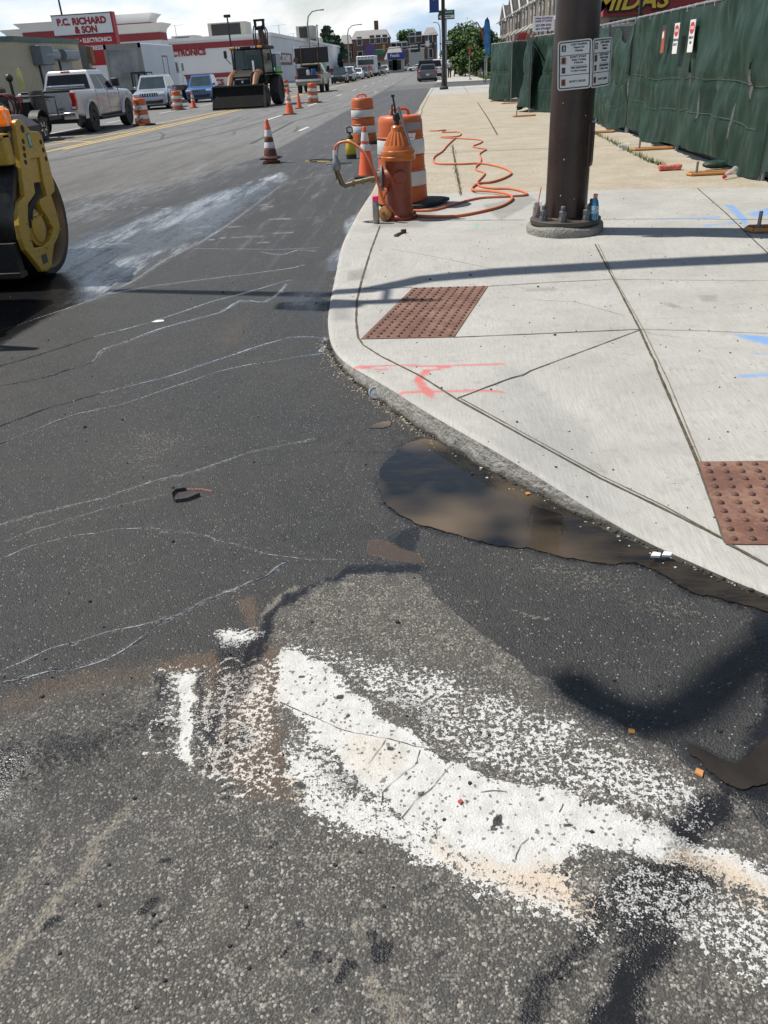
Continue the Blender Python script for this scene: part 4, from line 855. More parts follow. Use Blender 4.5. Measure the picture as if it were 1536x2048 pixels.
def tyre_base(d_, rx, ry, ox, oy, warp=.0, z=.05):
    mb = MB(); rs = []
    for k in range(36):
        a = 2*math.pi*k/36; j = 1+warp*(math.sin(a*3+1)+.6*math.sin(a*5)+.35*math.sin(a*9)); lift = warp*.22*max(0, math.cos(a)); 
        rs.append([((rx*q*j)*math.cos(a)+ox, (ry*q*j)*math.sin(a)+oy, h+lift*q) for q, h in ((1.0, .004), (1.0, z*.7), (.86, z), (.6, z+.01))])
    rs.append(rs[0]); mb.rings(rs, caps=False, closed=False); mb.face([r_[3] for r_ in rs[:-1]]); mb.build('rubber_base', BLK, d_)
g = GS(806, 410); NEARD = make_drum('large scuffed traffic drum right behind the fire hydrant', (g.x, g.y, g.z))
tyre_base(NEARD, .38, .33, .10, -.03, .09)
mb = MB(Matrix.Rotation(R(-52), 4, 'Z')); mb.rings([[(.252, -.1, .78), (.252, -.1, .86)], [(.262, 0, .78), (.262, 0, .86)], [(.252, .1, .785), (.252, .1, .855)]], caps=False, closed=False); mb.build('duct_tape', pm('grey_tape', (.25, .25, .25), .4, var=.2), NEARD)
mb = MB(Matrix.Rotation(R(-62), 4, 'Z')); mb.prism([(-.05, .755), (.06, .755), (.05, .70), (.0, .655), (-.04, .70)], .0, .003, 'X'); o = mb.build('sticker', WPL, NEARD, loc=(.118, -.222, 0)); 
g = G(729, 287); D2 = make_drum('traffic drum on the asphalt behind the yellow sprayer', (g.x, g.y, 0)); tyre_base(D2, .36, .36, .05, 0, .03)
D3 = make_drum('traffic drum standing ahead of the arrow board truck', tuple(G(627, 206))); tyre_base(D3, .42, .42, .02, 0, .05)
D4 = dup(D3, tuple(G(573, 184)), .4, 'traffic drum between the backhoe and the arrow board truck')
D5 = dup(D3, tuple(G(357, 220)), 1.0, 'traffic drum in front of the silver suv')
D6 = dup(D3, tuple(G(287, 251)), 2.0, 'scratched traffic drum right beside the pickup front wheel')
mb = MB()
for k in range(7): z = .15+k*.11; a0 = -1.9+.15*math.sin(k*2); r_ = .275*(1.04-.15*z)+.008; mb.tube([(r_*math.cos(a0+t_*.16), r_*math.sin(a0+t_*.16), z+.045*math.sin(t_*1.4+k)) for t_ in range(5)], .012, 5)
D6.rotation_euler.z = 0; mb.build('scuff_marks', BLK, D6)
D7 = dup(D3, tuple(G(571, 164)), .2, 'far traffic drum seen over the drum left of the arrow board truck', scale=.95)
# ---- cones
def make_cone(label, loc, h=.7, cols=None, group='orange traffic cones', rz=0):
    c_ = T('traffic_cone', label, 'traffic cone', loc, rz, group); s_ = h/.7
    MB().lathe([(.135*s_, .028), (.122*s_, .06), (.03*s_, h-.03), (.027*s_, h-.01), (.02*s_, h)], n=24).build('cone_body', ORS, c_)
    for z0, z1, m_ in (cols or ((.50, .60, WHT), (.33, .43, WHT))):
        z0 *= s_; z1 *= s_; r_ = lambda z: .125*s_+(z-.05)*(.030-.122)*s_/(h-.08)+.003
        MB().lathe([(r_(z0), z0), (r_(z0)+.002, z0+.004), (r_(z1)+.002, z1-.004), (r_(z1), z1)], n=24, caps=False).build('reflective_collar', m_, c_)
    mb = MB(); mb.box((0, 0, .016), (.36*s_, .36*s_, .030), ch=.008); mb.box((0, 0, .034), (.28*s_, .28*s_, .01), ch=.004); mb.build('base', BLK, c_)
    return c_
DKC = pm('dark_collar', (.06, .025, .02), .6, dirt=.4)
g = G(734, 354); make_cone('traffic cone with white collars beside the hydrant hose', (g.x, g.y, 0), .72, ((.50, .62, WHT), (.37, .46, WHT)))
g = G(543, 326); make_cone('lower cone of the nested pair standing alone on the wet road', (g.x, g.y, 0), .66, ((.1, .25, DKC), (.3, .4, WHT)), rz=.2)
make_cone('upper cone nested over the other, with two white and one dark band', (g.x, g.y, .075), .68, ((.52, .60, ORS), (.40, .52, WHT), (.31, .38, DKC), (.20, .30, WHT), (.06, .18, DKC)), rz=-.1)
c3 = make_cone('traffic cone with white collars left of the small plain cone', tuple(G(580, 229)), .95, ((.30, .36, WHT), (.42, .54, WHT)))
make_cone('small plain orange cone without collars', tuple(G(599, 217)), .68, ((.3, .31, ORS),))
dup(c3, tuple(G(388, 216)), .2, 'traffic cone between the two cars, in front of the blue suv', scale=.9)
dup(c3, tuple(G(545, 189)), .2, 'traffic cone peeking out at the right side of the backhoe', scale=.9)

# ---- yellow pump sprayer
g = G(703, 317); sp_ = T('pump_sprayer', 'yellow pump sprayer with black handle standing on the road', 'sprayer', (g.x, g.y, 0))
YEL = pm('yellow_plastic', (.62, .44, .02), .4, var=.1, dirt=.3)
MB().lathe([(.085, .0), (.10, .01), (.10, .07), (.092, .08)], n=24).build('sprayer_foot', BLK, sp_)
MB().lathe([(.09, .075), (.098, .09), (.098, .22), (.088, .25), (.09, .29), (.07, .33), (.05, .345)], n=24).build('tank', YEL, sp_)
mb = MB(); mb.lathe([(.055, .34), (.062, .36), (.045, .40), (.02, .41), (.015, .46)], n=16); mb.tube([(-.05, 0, .45), (-.05, 0, .53), (0, 0, .55), (.05, 0, .53), (.05, 0, .45), (0, 0, .445), (-.05, 0, .45)], .013, 8); mb.build('pump_handle', BLK, sp_)
a_ = G(690, 318)-g; b_ = G(622, 318)-g
mb = MB(); mb.tube(cat([(-.06, 0, .30), (-.16, -.02, .33), (-.24, -.06, .2), (-.3, -.2, .02), (b_.x*.8, -.35, .012), (b_.x, -.1, .012), (b_.x*.75, .05, .012), (-.3, -.1, .012)]), .009, 6); mb.build('spray_hose', BLK, sp_)
mb = MB(); mb.tube([(-.35, -.5, .012), (b_.x*.9, -.28, .012), (b_.x*1.05, -.18, .012)], .008, 6); mb.build('wand', YEL, sp_)

# ---- detectable warning panels
TP = pm('brick_red_panel', (.155, .072, .050), .8, var=.25, scale=5, dirt=.35, dcol=(.30, .22, .16), bump=.3, bscale=120); TD = pm('dome_brown', (.095, .045, .033), .6, var=.4, scale=9)
def tactile(corn, label, sp__=.0635, dome=.0135):
    A_, B_, C_, D_ = [Vector((p[0], p[1])) for p in corn]; o_ = (A_+B_+C_+D_)/4; t_ = T('tactile_paving', label, 'tactile paving', (o_.x, o_.y, 0))
    pos = lambda s_, q_: (A_.lerp(B_, s_)).lerp(D_.lerp(C_, s_), q_)
    mb = MB(Matrix.Translation((-o_.x, -o_.y, 0))); n_, m_ = 8, 12; gr = [[pos(i/n_, j/m_) for i in range(n_+1)] for j in range(m_+1)]
    mb.rings([[(p.x, p.y, zs(p.x, p.y)+.005) for p in row] for row in gr], caps=False, closed=False)
    for j in range(m_): 
        for s_ in (0, n_): a_, b2 = gr[j][s_], gr[j+1][s_]; mb.face([(a_.x, a_.y, zs(*a_)+.005), (b2.x, b2.y, zs(*b2)+.005), (b2.x, b2.y, zs(*b2)-.01), (a_.x, a_.y, zs(*a_)-.01)])
    for s_ in range(n_):
        for j in (0, m_): a_, b2 = gr[j][s_], gr[j][s_+1]; mb.face([(a_.x, a_.y, zs(*a_)+.005), (b2.x, b2.y, zs(*b2)+.005), (b2.x, b2.y, zs(*b2)-.01), (a_.x, a_.y, zs(*a_)-.01)])
    mb.build('panel', TP, t_)
    mb = MB(Matrix.Translation((-o_.x, -o_.y, 0))); nx, ny = max(2, round((B_-A_).length/sp__)), max(2, round((D_-A_).length/sp__))
    for i in range(nx):
        for j in range(ny): p = pos((i+.5)/nx, (j+.5)/ny); mb.lathe([(dome, 0), (dome*.86, .005), (dome*.55, .0085)], (p.x, p.y, zs(p.x, p.y)+.005), 10)
    mb.build('truncated_domes', TD, t_)['kind'] = 'stuff'
    return t_
tactile([GS(825, 577).xy, GS(976, 573).xy, GS(908, 675).xy, GS(722, 679).xy], 'worn brick red dome panel at the kerb ramp near the hydrant')
tactile([GS(1396, 925).xy, tuple(GS(1396, 925).xy+Vector((1.25, -.03))), tuple(GS(1452, 1090).xy+Vector((1.25, -.05))), GS(1452, 1090).xy], 'large brick red dome panel cut off by the right edge of the picture')

# ---- litter
def litter(name, label, cat_, loc, parts, rz=0, group=None):
    t_ = T(name, label, cat_, loc, rz, group)
    for nm, mbx, mt in parts: mbx.build(nm, mt, t_)
    return t_
g = G(380, 995); mb = MB()
rb = [(-.075, -.03), (-.072, .02), (-.03, .05), (.0, .055)]
pts = [G(344, 993), G(347, 1003), G(352, 1006), G(375, 1003), G(400, 993)]; pt2 = [G(344, 993), G(352, 985), G(372, 982)]
def strap(pts, h=.022): 
    m_ = MB(Matrix.Translation(-g)); m_.rings([[(p.x, p.y, .001), (p.x, p.y+.003, h*.7), (p.x, p.y+.007, h*.7), (p.x, p.y+.004, .001)] for p in pts]); return m_
litter('torn_strap', 'bent black rubber strap with a red end lying on the asphalt', 'litter', tuple(g), [('strap_band', strap(pts), BLK), ('strap_band', strap(pt2), BLK), ('strap_tip', strap([G(372, 982), G(400, 981), G(424, 985)], .010), pm('red_mottled', (.26, .11, .10), .6, var=.95, scale=160))])
g = G(746, 796); mb = MB(Matrix.Rotation(R(48), 4, 'X') @ Matrix.Rotation(R(15), 4, 'Y')); mb.lathe([(.031, 0), (.033, .004), (.030, .008), (.027, .004), (.010, .005), (.009, .007), (.001, .007)], (0, 0, .0), 22)
o = mb.build('can_lid', ALU, None, loc=(g.x+.01, g.y+.0, .026)); tag(o, 'round silver can lid leaning against the kerb', 'can lid')
for u, v, lb, s_, m_ in [(1262,1464,'broken orange chip on the dark asphalt edge',   .009, 'orange_chip'), (1397,1547,'larger tan orange chip near the muddy water at the right', .012, 'orange_chip'), (920,1605,'tiny rust red chip on the white paint', .006, 'red_chip'), (1055,990,'yellow wood chip caught in the gutter grit', .010, 'orange_chip')]:
    g = G(u, v); mb = MB(); mb.prism([(-s_, -s_*.7), (s_*.8, -s_*.8), (s_, s_*.5), (-s_*.6, s_*.8)], .001, .006, 'Z')
    o = mb.build('plastic_chip', pm('orange_chip', (.52, .24, .08), .6) if m_ == 'orange_chip' else pm('red_chip', (.4, .08, .05), .6), loc=(g.x, g.y, .004 if v < 1000 else 0)); tag(o, lb, 'litter'); o.rotation_euler = (.1, .15, rr.uniform(0, 3))
g = G(316, 643); mb = MB(); mb.prism([(-.04, -.02), (0, -.03), (.05, -.01), (.03, .03), (-.02, .025)], .002, .004, 'Z'); tag(mb.build('paper_scrap', WPL, loc=tuple(g)), 'small white paper scrap on the road between the water trails', 'litter')
for u, v, lb in [(1310,1113,'flat white concrete chip beside the gutter, left one'), (1332,1112,'white concrete chip beside the gutter, right one')]:
    g = GS(u, v); mb = MB(); mb.prism([(-.018, -.010), (.012, -.013), (.02, .006), (-.004, .014)], .0, .008, 'Z'); tag(mb.build('concrete_chip', WPL, loc=(g.x, g.y, zs(g.x, g.y)+.003)), lb, 'litter')
# grit: gutter gravel and scattered crumbs (uncountable)
def grit(name, n_, fn, mat, smin, smax, seed):
    q = random.Random(seed); mb = MB()
    for _ in range(n_):
        x, y, z = fn(q); s_ = q.uniform(smin, smax)*(1 if q.random() < .93 else 1.8); a = q.uniform(0, 6.28); hgt = s_*q.uniform(.4, .8); k = q.randint(4, 6)
        ring = [(x+s_*q.uniform(.6, 1.1)*math.cos(a+2*math.pi*i/k), y+s_*q.uniform(.6, 1.1)*math.sin(a+2*math.pi*i/k)) for i in range(k)]
        mb.rings([[(px, py, z-.001) for px, py in ring], [(x+(px-x)*.7, y+(py-y)*.7, z+hgt) for px, py in ring]])
    o = mb.build(name, mat, smooth=0); return tag(o, {'gutter_gravel': 'pale grit and wood chips gathered along the kerb gutter', 'dark_gravel': 'black gritty dirt packed along the kerb foot', 'asphalt_crumbs': 'scattered black asphalt crumbs on pavement and road', 'pale_crumbs': 'scattered pale stone crumbs on the dark road'}[name], 'gravel', kind='stuff')
def gut(q, w_=.05):
    y = 1.7+(q.random()**.8)*3.1; return float(kx(y))-.012-abs(q.gauss(0, w_)), y, 0.0
grit('gutter_gravel', 700, gut, pm('pale_grit', (.40, .35, .27), .9, var=.6, scale=60), .002, .006, 1)
grit('dark_gravel', 800, lambda q: gut(q, .012), pm('dark_grit', (.04, .036, .03), .95, var=.6, scale=60), .003, .010, 2)
def scat(q):
    if q.random() < .5:
        x, y = q.uniform(-.6, 3.5), q.uniform(2.2, 12)
        if x > kx(y)+.02: return x, y, zs(x, y)
    y = .8+q.random()**1.5*7; x = q.uniform(-.6, .4)*(y+.6); return x, y, (zs(x, y) if x > kx(y) else 0)
BC = pm('black_crumb', (.02, .02, .022), .9, var=.4, scale=60)
grit('asphalt_crumbs', 420, scat, BC, .003, .0075, 5)
grit('pale_crumbs', 500, lambda q: (lambda y: (min(q.uniform(-.6, .35)*(y+.4), float(kx(y))-.03), y, 0))(.9+q.random()*7), pm('pale_grit', (.40, .35, .27), .9), .0012, .0032, 6)

from mathutils import noise as mnoise
# ================================================ ROLLER
RY = pm('roller_yellow', (.50, .31, .035), .42, var=.12, scale=4, dirt=.3, dcol=(.20, .13, .05), coat=.2)
RB = pm('roller_black', (.015, .015, .016), .5, dirt=.3)
RS = pm('drum_rim_brown', (.20, .115, .055), .45, .5, var=.3, scale=5, dirt=.4)
XR = -3.5; DC = Vector((XR, 7.08, .5)); ctr = onX(100, 551, XR)
rl = T('road_roller', 'yellow tandem road roller at the left edge with its steel drum on the wet road', 'road roller', (XR, DC.y, 0))
def L7(x, y, X=XR+.065): return onX(x/4.654, 180+y/4.654, X)-Vector((XR, DC.y, 0))
rad = DC.z if .3 < DC.z < .6 else .45
rad = .50
mb = MB(); n_ = 56
mb.lathe([(rad-.07, .03), (rad-.02, .03), (rad, 0), (rad, -1.25), (rad-.02, -1.27), (rad-.1, -1.25)], (0, 0, rad), n_, Matrix.Rotation(R(90), 3, 'Y'), caps=False); mb.build('steel_drum', pm('drum_steel', (.035, .032, .03), .35, .6, var=.3, dirt=.4), rl)
mb = MB(); mb.lathe([(rad-.068, .03), (rad-.10, .0), (rad-.12, -.06), (.05, -.06)], (0, 0, rad), n_, Matrix.Rotation(R(90), 3, 'Y'), caps=False); mb.build('drum_end', RS, rl)
out = [(145,300),(150,285),(168,272),(195,278),(240,330),(285,380),(320,384),(365,390),(388,420),(440,600),(500,850),(512,935),(500,955),(478,978),(505,1060),(535,1160),(557,1260),(560,1300),(540,1370),(505,1440),(490,1560),(482,1655),(440,1680),(400,1692),(372,1655),(300,1560),(240,1490),(205,1390),(180,1260),(172,1120),(180,1045),(215,1005),(232,985),(226,930),(205,760),(185,600),(160,430)]
slot = [(290,640),(372,628),(385,700),(408,860),(432,950),(440,985),(375,1020),(372,1060),(400,1120),(440,1180),(500,1290),(468,1400),(400,1460),(320,1470),(290,1400),(262,1200),(262,1060),(300,1010),(330,960),(318,880)]
P2 = [(p.y, p.z) for p in (L7(*q) for q in out)]; S2 = [(p.y, p.z) for p in (L7(*q) for q in slot)]
# yoke plate with the cut-out, triangulated between the two outlines
def plate(outer, hole, x0, x1):
    import bmesh
    bm = bmesh.new(); es = []
    for loop in (outer, hole):
        vs = [bm.verts.new((x1, a, c)) for a, c in loop]
        for i in range(len(vs)): es.append(bm.edges.new((vs[i], vs[(i+1) % len(vs)])))
    bmesh.ops.triangle_fill(bm, edges=es, use_beauty=True, use_dissolve=False)
    r_ = bmesh.ops.extrude_face_region(bm, geom=bm.faces[:]); bmesh.ops.translate(bm, verts=[e_ for e_ in r_['geom'] if isinstance(e_, bmesh.types.BMVert)], vec=(x0-x1, 0, 0))
    bmesh.ops.recalc_face_normals(bm, faces=bm.faces); me = bpy.data.meshes.new('yoke_plate'); bm.to_mesh(me); bm.free(); return me
me = plate(P2, S2, .02, .065); me.materials.append(RY); o = bpy.data.objects.new('yoke_plate', me); col.objects.link(o); o.parent = rl
bv = o.modifiers.new('b', 'BEVEL'); bv.width = .007; bv.segments = 2; bv.limit_method = 'ANGLE'
c0 = L7(390, 1280); mb = MB(Matrix.Translation((.02, c0.y, c0.z)) @ Matrix.Rotation(R(90), 4, 'Y')); mb.lathe([(.16, -.05), (.155, .0), (.125, .01), (.122, .022), (.10, .03), (.001, .03)], n=28); mb.build('drum_hub', RY, rl)
q = [L7(x, y) for x, y in ((340,630),(372,630),(400,850),(335,860))]
mb = MB(); mb.prism([(L7(*p).y, L7(*p).z) for p in ((300,642),(370,632),(402,855),(330,862))], .0, .045, 'X'); mb.build('hose_guard', RY, rl)
for dx in (0, 18, 36):
    pts = [L7(345+dx, 850), L7(360+dx*.8, 930), L7(345+dx*.7, 1010), L7(300+dx, 1090), L7(290+dx, 1170), L7(300+dx, 1280)]; mb = MB(); mb.tube(cat([Vector((.035, p.y, p.z)) for p in pts]), .011, 8); mb.build('hydraulic_hose', BLK, rl)
for x, y in ((215,478),(222,545),(230,608),(238,672),(378,484),(402,560),(428,640)): p = L7(x, y); MB().cyl((.063, p.y, p.z), (.069, p.y, p.z), .020, n=14).build('bolt_hole', pm('hole_dark', (.05, .02, .01), .8), rl)
p = L7(208, 362); MB().cyl((.060, p.y, p.z), (.068, p.y, p.z), .030, n=16).build('lifting_eye', pm('hole_dark', (.05, .02, .01), .8), rl)
for x, y in ((378,1162),(435,1185),(525,1165),(250,1245),(280,1392),(555,1300),(470,1325),(432,1468),(366,1490),(405,1675),(470,1645),(335,1180),(455,1240)): p = L7(x, y); MB().cyl((.05, p.y, p.z), (.078, p.y, p.z), .009, n=6).build('bolt', RY, rl)
p = L7(272, 470); mb = MB(); mb.box((.067, p.y, p.z), (.003, .055, .12)); mb.build('service_sticker', pm('teal_sticker', (.03, .25, .20), .5), rl)
mb = MB(); mb.tube([(.07, p.y+.012*math.sin(a), p.z+.022+.018*math.cos(a)) for a in [k*.6 for k in range(11)]], .0045, 5); mb.tube([(.07, p.y-.005, p.z), (.07, p.y+.002, p.z-.035)], .006, 5); mb.build('sticker_mark', WPL, rl)
p = L7(415, 1570); mb = MB(); mb.box((.067, p.y, p.z), (.003, .10, .075)); mb.build('data_plate', pm('grey_plate', (.07, .065, .06), .4, .5), rl)
# frame beam, body, far drum and canopy
zb = L7(100, 405).z; zb2 = L7(100, 710).z; yb = L7(150, 560).y
mb = MB(); mb.bb((-1.5, yb-.10, zb2), (.03, yb+.02, zb), ch=.01); mb.build('yoke_beam', RY, rl)
mb = MB(); mb.bb((-1.5, yb-.13, zb-.03), (.03, yb+.04, zb+.004), ch=.004); mb.build('beam_cap', RY, rl)
yl = L7(60, 820); mb = MB(); mb.prism([(-1.6, zb2), (-.24, zb2), (-.24, zb2-.04), (-.34, zb2-.28), (-.42, zb2-.5), (-1.6, zb2-.5)], yb-.08, yb-.02, 'Y'); mb.build('front_apron', RY, rl)
mb = MB(); mb.bb((-1.5, -.62, .10), (.02, -.50, .16), ch=.01); mb.bb((-1.5, -.58, .12), (.0, -.5, .38)); mb.build('scraper_bar', RB, rl)
MB().bb((-1.45, -2.2, .55), (-.15, -.8, 1.05), ch=.06).build('engine_hood', RB, rl); MB().bb((-1.3, .3, .62), (-.35, 1.3, 1.28), ch=.1).build('rear_housing', RB, rl)
mb = MB(); mb.lathe([(rad-.02, .0), (rad, -.02), (rad, -1.25), (rad-.02, -1.27)], (0, -2.7, rad), n_, Matrix.Rotation(R(90), 3, 'Y')); mb.build('steel_drum', pm('drum_steel', (.035, .032, .03), .35, .6), rl)
mb = MB(); mb.bb((-1.1, -1.6, 1.05), (-.5, -1.1, 1.2), ch=.05); mb.bb((-1.1, -1.7, 1.2), (-.5, -1.6, 1.65), ch=.04); mb.build('operator_seat', RB, rl)
mb = MB()
for x in (-1.0, -.45): mb.tube([(x, -1.9, 1.0), (x, -1.9, 2.15)], .03, 8)
mb.tube([(-1.0, -1.9, 2.15), (-.45, -1.9, 2.15)], .03, 8); mb.build('roll_bar', RB, rl)
# beacon
p = L7(105, 290); bc = Vector((-.02, p.y+.02, p.z))
mb = MB(Matrix.Translation(bc)); mb.lathe([(.05, -.07), (.055, -.06), (.055, -.035)], n=16); mb.tube([(0, 0, -.06), (0, 0, -.5)], .02, 8); mb.build('beacon_stem', BLK, rl)
mb = MB(Matrix.Translation(bc)); mb.box((0, 0, .035), (.13, .10, .14), ch=.025); mb.build('beacon_lens', pm('amber_lens', (.80, .19, .02), .15, var=.25, scale=40, coat=.6, emit=(1, .22, .02, .25)), rl)
mb = MB(Matrix.Translation(bc)); frame_ring(MB(), .1, .1, .01, .01, 0, .01); mb.tube([(-.068, -.055, -.03), (-.068, -.055, .11), (.068, -.055, .11), (.068, -.055, -.03)], .005, 6); mb.build('beacon_guard', WPL, rl)

# ================================================ CONSTRUCTION FENCE
GRN = newmat('green_screen_mesh'); m, t, b = GRN; P = t.n('ShaderNodeTexCoord').outputs['Object']
n1 = t.noise(P, 1.7, 5, .6); n2 = t.noise(t.scalev(P, (6, 6, 1.2)), 1.5, 4, .6)
c_ = t.mix(t.mapr(n1, .3, .7), (.009, .027, .018), (.017, .047, .032)); c_ = t.mix(t.mapr(n2, .50, .72, 0, .42), c_, (.075, .12, .10)); t.link(b.inputs['Base Color'], c_); b.inputs['Roughness'].default_value = .55; b.inputs['Specular IOR Level'].default_value = .35
tr = t.n('ShaderNodeBsdfTranslucent'); tr.inputs[0].default_value = (.02, .06, .04, 1); ms = t.n('ShaderNodeMixShader'); ms.inputs[0].default_value = .10; t.L(b.outputs[0], ms.inputs[1]); t.L(tr.outputs[0], ms.inputs[2]); t.L(ms.outputs[0], m.node_tree.nodes['Material Output'].inputs[0])
bp = t.n('ShaderNodeBump'); bp.inputs['Strength'].default_value = .35; bp.inputs['Distance'].default_value = .01; t.L(t.noise(P, 55, 3), bp.inputs['Height']); t.L(bp.outputs[0], b.inputs['Normal'])
GRN = m
FOOT = pm('fence_foot_orange', (.50, .22, .07), .6, var=.2, dirt=.45, dcol=(.25, .14, .07))
SEAM = pm('screen_seam', (.04, .07, .055), .7)
def fence_panel(a, b_, label, H_=1.93, sag=None, bulge=.06, foot=True, slits=(), seed=0, z0=.10, group='fence panels wrapped in green screen', bottom=.10):
    a = Vector((*a, 0)); b_ = Vector((*b_, 0)); d = b_-a; W_ = d.length; d.normalize(); ang = math.atan2(d.y, d.x); q = random.Random(seed)
    t_ = T('construction_fence', label, 'fence', (a.x, a.y, z0), ang, group)
    nn = -1   # local -Y / +Y side: panel screen hangs on the +Y side (towards the pavement)
    mb = MB(); mb.cyl((0, 0, 0), (0, 0, H_+.02), .022, n=10); mb.cyl((W_-.03, 0, 0), (W_-.03, 0, H_+.02), .022, n=10); mb.tube([(0, 0, H_), (W_-.03, 0, H_)], .021, 10); mb.tube([(0, 0, .16), (W_-.03, 0, .16)], .018, 8); mb.build('frame', GAL, t_)
    nx, nz = int(W_/.055), 30; rows = []; ph = [q.uniform(0, 6.28) for _ in range(6)]; slit = [s_*W_ for s_ in slits]
    for j in range(nz+1):
        row = []
        for i in range(nx+1):
            s_ = i/nx; v_ = j/nz; top = H_-.03
            if sag: k = len(sag)-1; f_ = s_*k; i0 = min(int(f_), k-1); top -= sag[i0]+(sag[i0+1]-sag[i0])*sm(f_-i0)
            bot = bottom+.05*math.sin(s_*5+ph[0])+.025*math.sin(s_*13+ph[1]); z = bot+(top-bot)*v_
            env = math.sin(math.pi*min(1, max(0, s_)))**.5
            bl = bulge*(1-v_)**.8*env*(1+.4*math.sin(s_*7+ph[2]))+.04*math.sin(s_*W_*6+ph[3]+.6*math.sin(v_*4))*env*(.35+.65*(1-abs(v_-.4)))+.018*math.sin(s_*W_*17+ph[4]+v_*3.2)*(.4+.6*math.sin(v_*5+s_*W_*2))+.010*math.sin(s_*W_*5-v_*7+ph[5])+.02*math.sin(v_*9+s_*W_*3+ph[1])*(1 if sag else .4)
            if sag: bl += .07*math.exp(-((v_-.80)/.12)**2)*abs(math.sin(s_*math.pi*(len(sag)-1)/2))
            nv = mnoise.noise(Vector((s_*W_*1.3+seed*7, v_*2.2, seed))); nv2 = mnoise.noise(Vector((s_*W_*4+v_*2.5+seed*3, v_*2.4, seed+5))); nv3 = mnoise.noise(Vector((s_*W_*9-v_*3, v_*4, seed+9)))
            bl += (.12*nv+.085*abs(nv2)+.035*nv3)*env; bl = max(bl, -.01)
            bl -= .025*math.exp(-((v_-.5)/.02)**2)+.018*math.exp(-((v_-.28)/.02)**2)
            row.append((s_*W_, -.028-max(-.0, bl), z))
        rows.append(row)
    mb = MB(); base_i = [mb._a(r_) for r_ in rows]; cut = set()
    for x in slit:
        i = int(x/W_*nx); j0 = q.randint(3, 16); ln_ = q.randint(5, 9)
        for j in range(j0, min(nz, j0+ln_)): cut.add((i, j))
    for j in range(nz):
        for i in range(nx):
            if (i, j) in cut:     # a torn slit: lens shaped hole
                for (ii, jj) in ((i, j), (i, j+1)):
                    pass
                continue
            mb.f.append((base_i[j]+i, base_i[j]+i+1, base_i[j+1]+i+1, base_i[j+1]+i))
    for x in slit:
        i = int(x/W_*nx); js = sorted(j for (ii, j) in cut if ii == i)
        if not js: continue
        for k, j in enumerate(js+[js[-1]+1]):
            f_ = math.sin(math.pi*k/len(js)); 
            for off, sg in ((0, 1), (1, -1)):
                v_ = mb.v[base_i[j]+i+off]; mb.v[base_i[j]+i+off] = (v_[0]+sg*(1-f_)*.026*1.0, v_[1]-.02*f_, v_[2])
    mb.build('privacy_screen', GRN, t_, smooth=60, fix=False)
    mb = MB()
    for v_ in (.5, .28): j = int(v_*nz); mb.tube([Vector(p)+Vector((0, -.012, .012)) for p in rows[j][2:-2:2]], .004, 4)
    mb.build('seam', SEAM, t_)
    if sag or foot:
        mb = MB(); zt = H_-.02; st_ = .075
        zl = .9*H_ if not sag else H_-max(sag)-.15; zl = min(zl, H_-.12)
        x = 0
        while x < W_-.3:
            for sgn in (1, -1): mb.tube([(x if sgn > 0 else x+(zt-zl), .004*sgn, zl), (x+(zt-zl) if sgn > 0 else x, .004*sgn, zt)], .0022, 3, caps=False)
            x += st_
        if sag: mb.build('chain_link', GAL, t_)
    for i in range(int(W_/.45)): x = .15+i*.45; MB().tube([(x, .0, H_+.024), (x, -.030, H_+.01), (x+.01, -.032, H_-.06), (x, 0, H_-.03)], .003, 4).build('cable_tie', WPL, t_)
    return t_
def fence_foot(x, y, ang, label, ln=.62, wd=.16):
    o = T('fence_stand', label, 'fence stand', (x, y, zs(x, y)), ang, 'orange tube stands under the fence')
    mb = MB(); mb.tube([(-.02, -wd/2, .02), (ln-.06, -wd/2, .02), (ln, 0-wd*.2, .02), (ln, wd*.2, .02), (ln-.06, wd/2, .02), (-.02, wd/2, .02), (-.06, 0, .02), (-.02, -wd/2, .02)], .019, 8); mb.build('stand_loop', FOOT, o)
    mb = MB(); mb.tube([(ln*.08, 0, .0), (ln*.08, 0, .16)], .016, 8); mb.box((ln*.08, 0, .022), (.05, wd, .012)); mb.build('stand_pin', GAL, o)
FX = 3.86
seg = [((FX+.02, 3.0), (FX+.02, 6.4)), ((FX, 6.4), (FX, 10.0)), ((FX-.02, 10.0), (FX-.02, 13.6)), ((FX, 13.6), (FX, 17.2)), ((FX-.02, 17.2), (FX-.06, 20.2)), ((FX-.06, 20.2), (FX-.1, 23.8))]
lb = ['nearest green screened fence panel, only just inside the right edge', 'torn green fence panel with long slits at the right edge', 'green fence panel with slits beside the danger signs', 'green fence panel carrying the three warning signs', 'green fence panel with its screen sagging off the chain link', 'green fence panel just right of the brown pole']
for i, ((a, b_), l_) in enumerate(zip(seg, lb)):
    fence_panel(b_, a, l_, sag=[.02, .05, .42, .08, .36, .04] if i == 4 else None, slits=(.2, .45, .62, .8) if i in (0, 1) else (.12, .35, .55, .7, .86) if i == 2 else (), bulge=.12 if i > 3 else .08, seed=i, bottom=.09)
fence_panel((FX-.75, 27.2), (FX-.16, 23.8), 'bulging green fence panel left of the brown pole', seed=11, bulge=.22)
fence_panel((3.02, 27.2), (2.86, 25.6), 'short green fence panel nearest the street end of the fence row', seed=12, bulge=.2)
fence_panel((2.95, 32.6), (3.75, 32.9), 'shaded end panel of the green fence facing the street', seed=13, bulge=.02)
fence_panel((2.42, 35.6), (2.95, 32.6), 'farthest green fence panel at the outer corner', seed=14, bulge=.25)
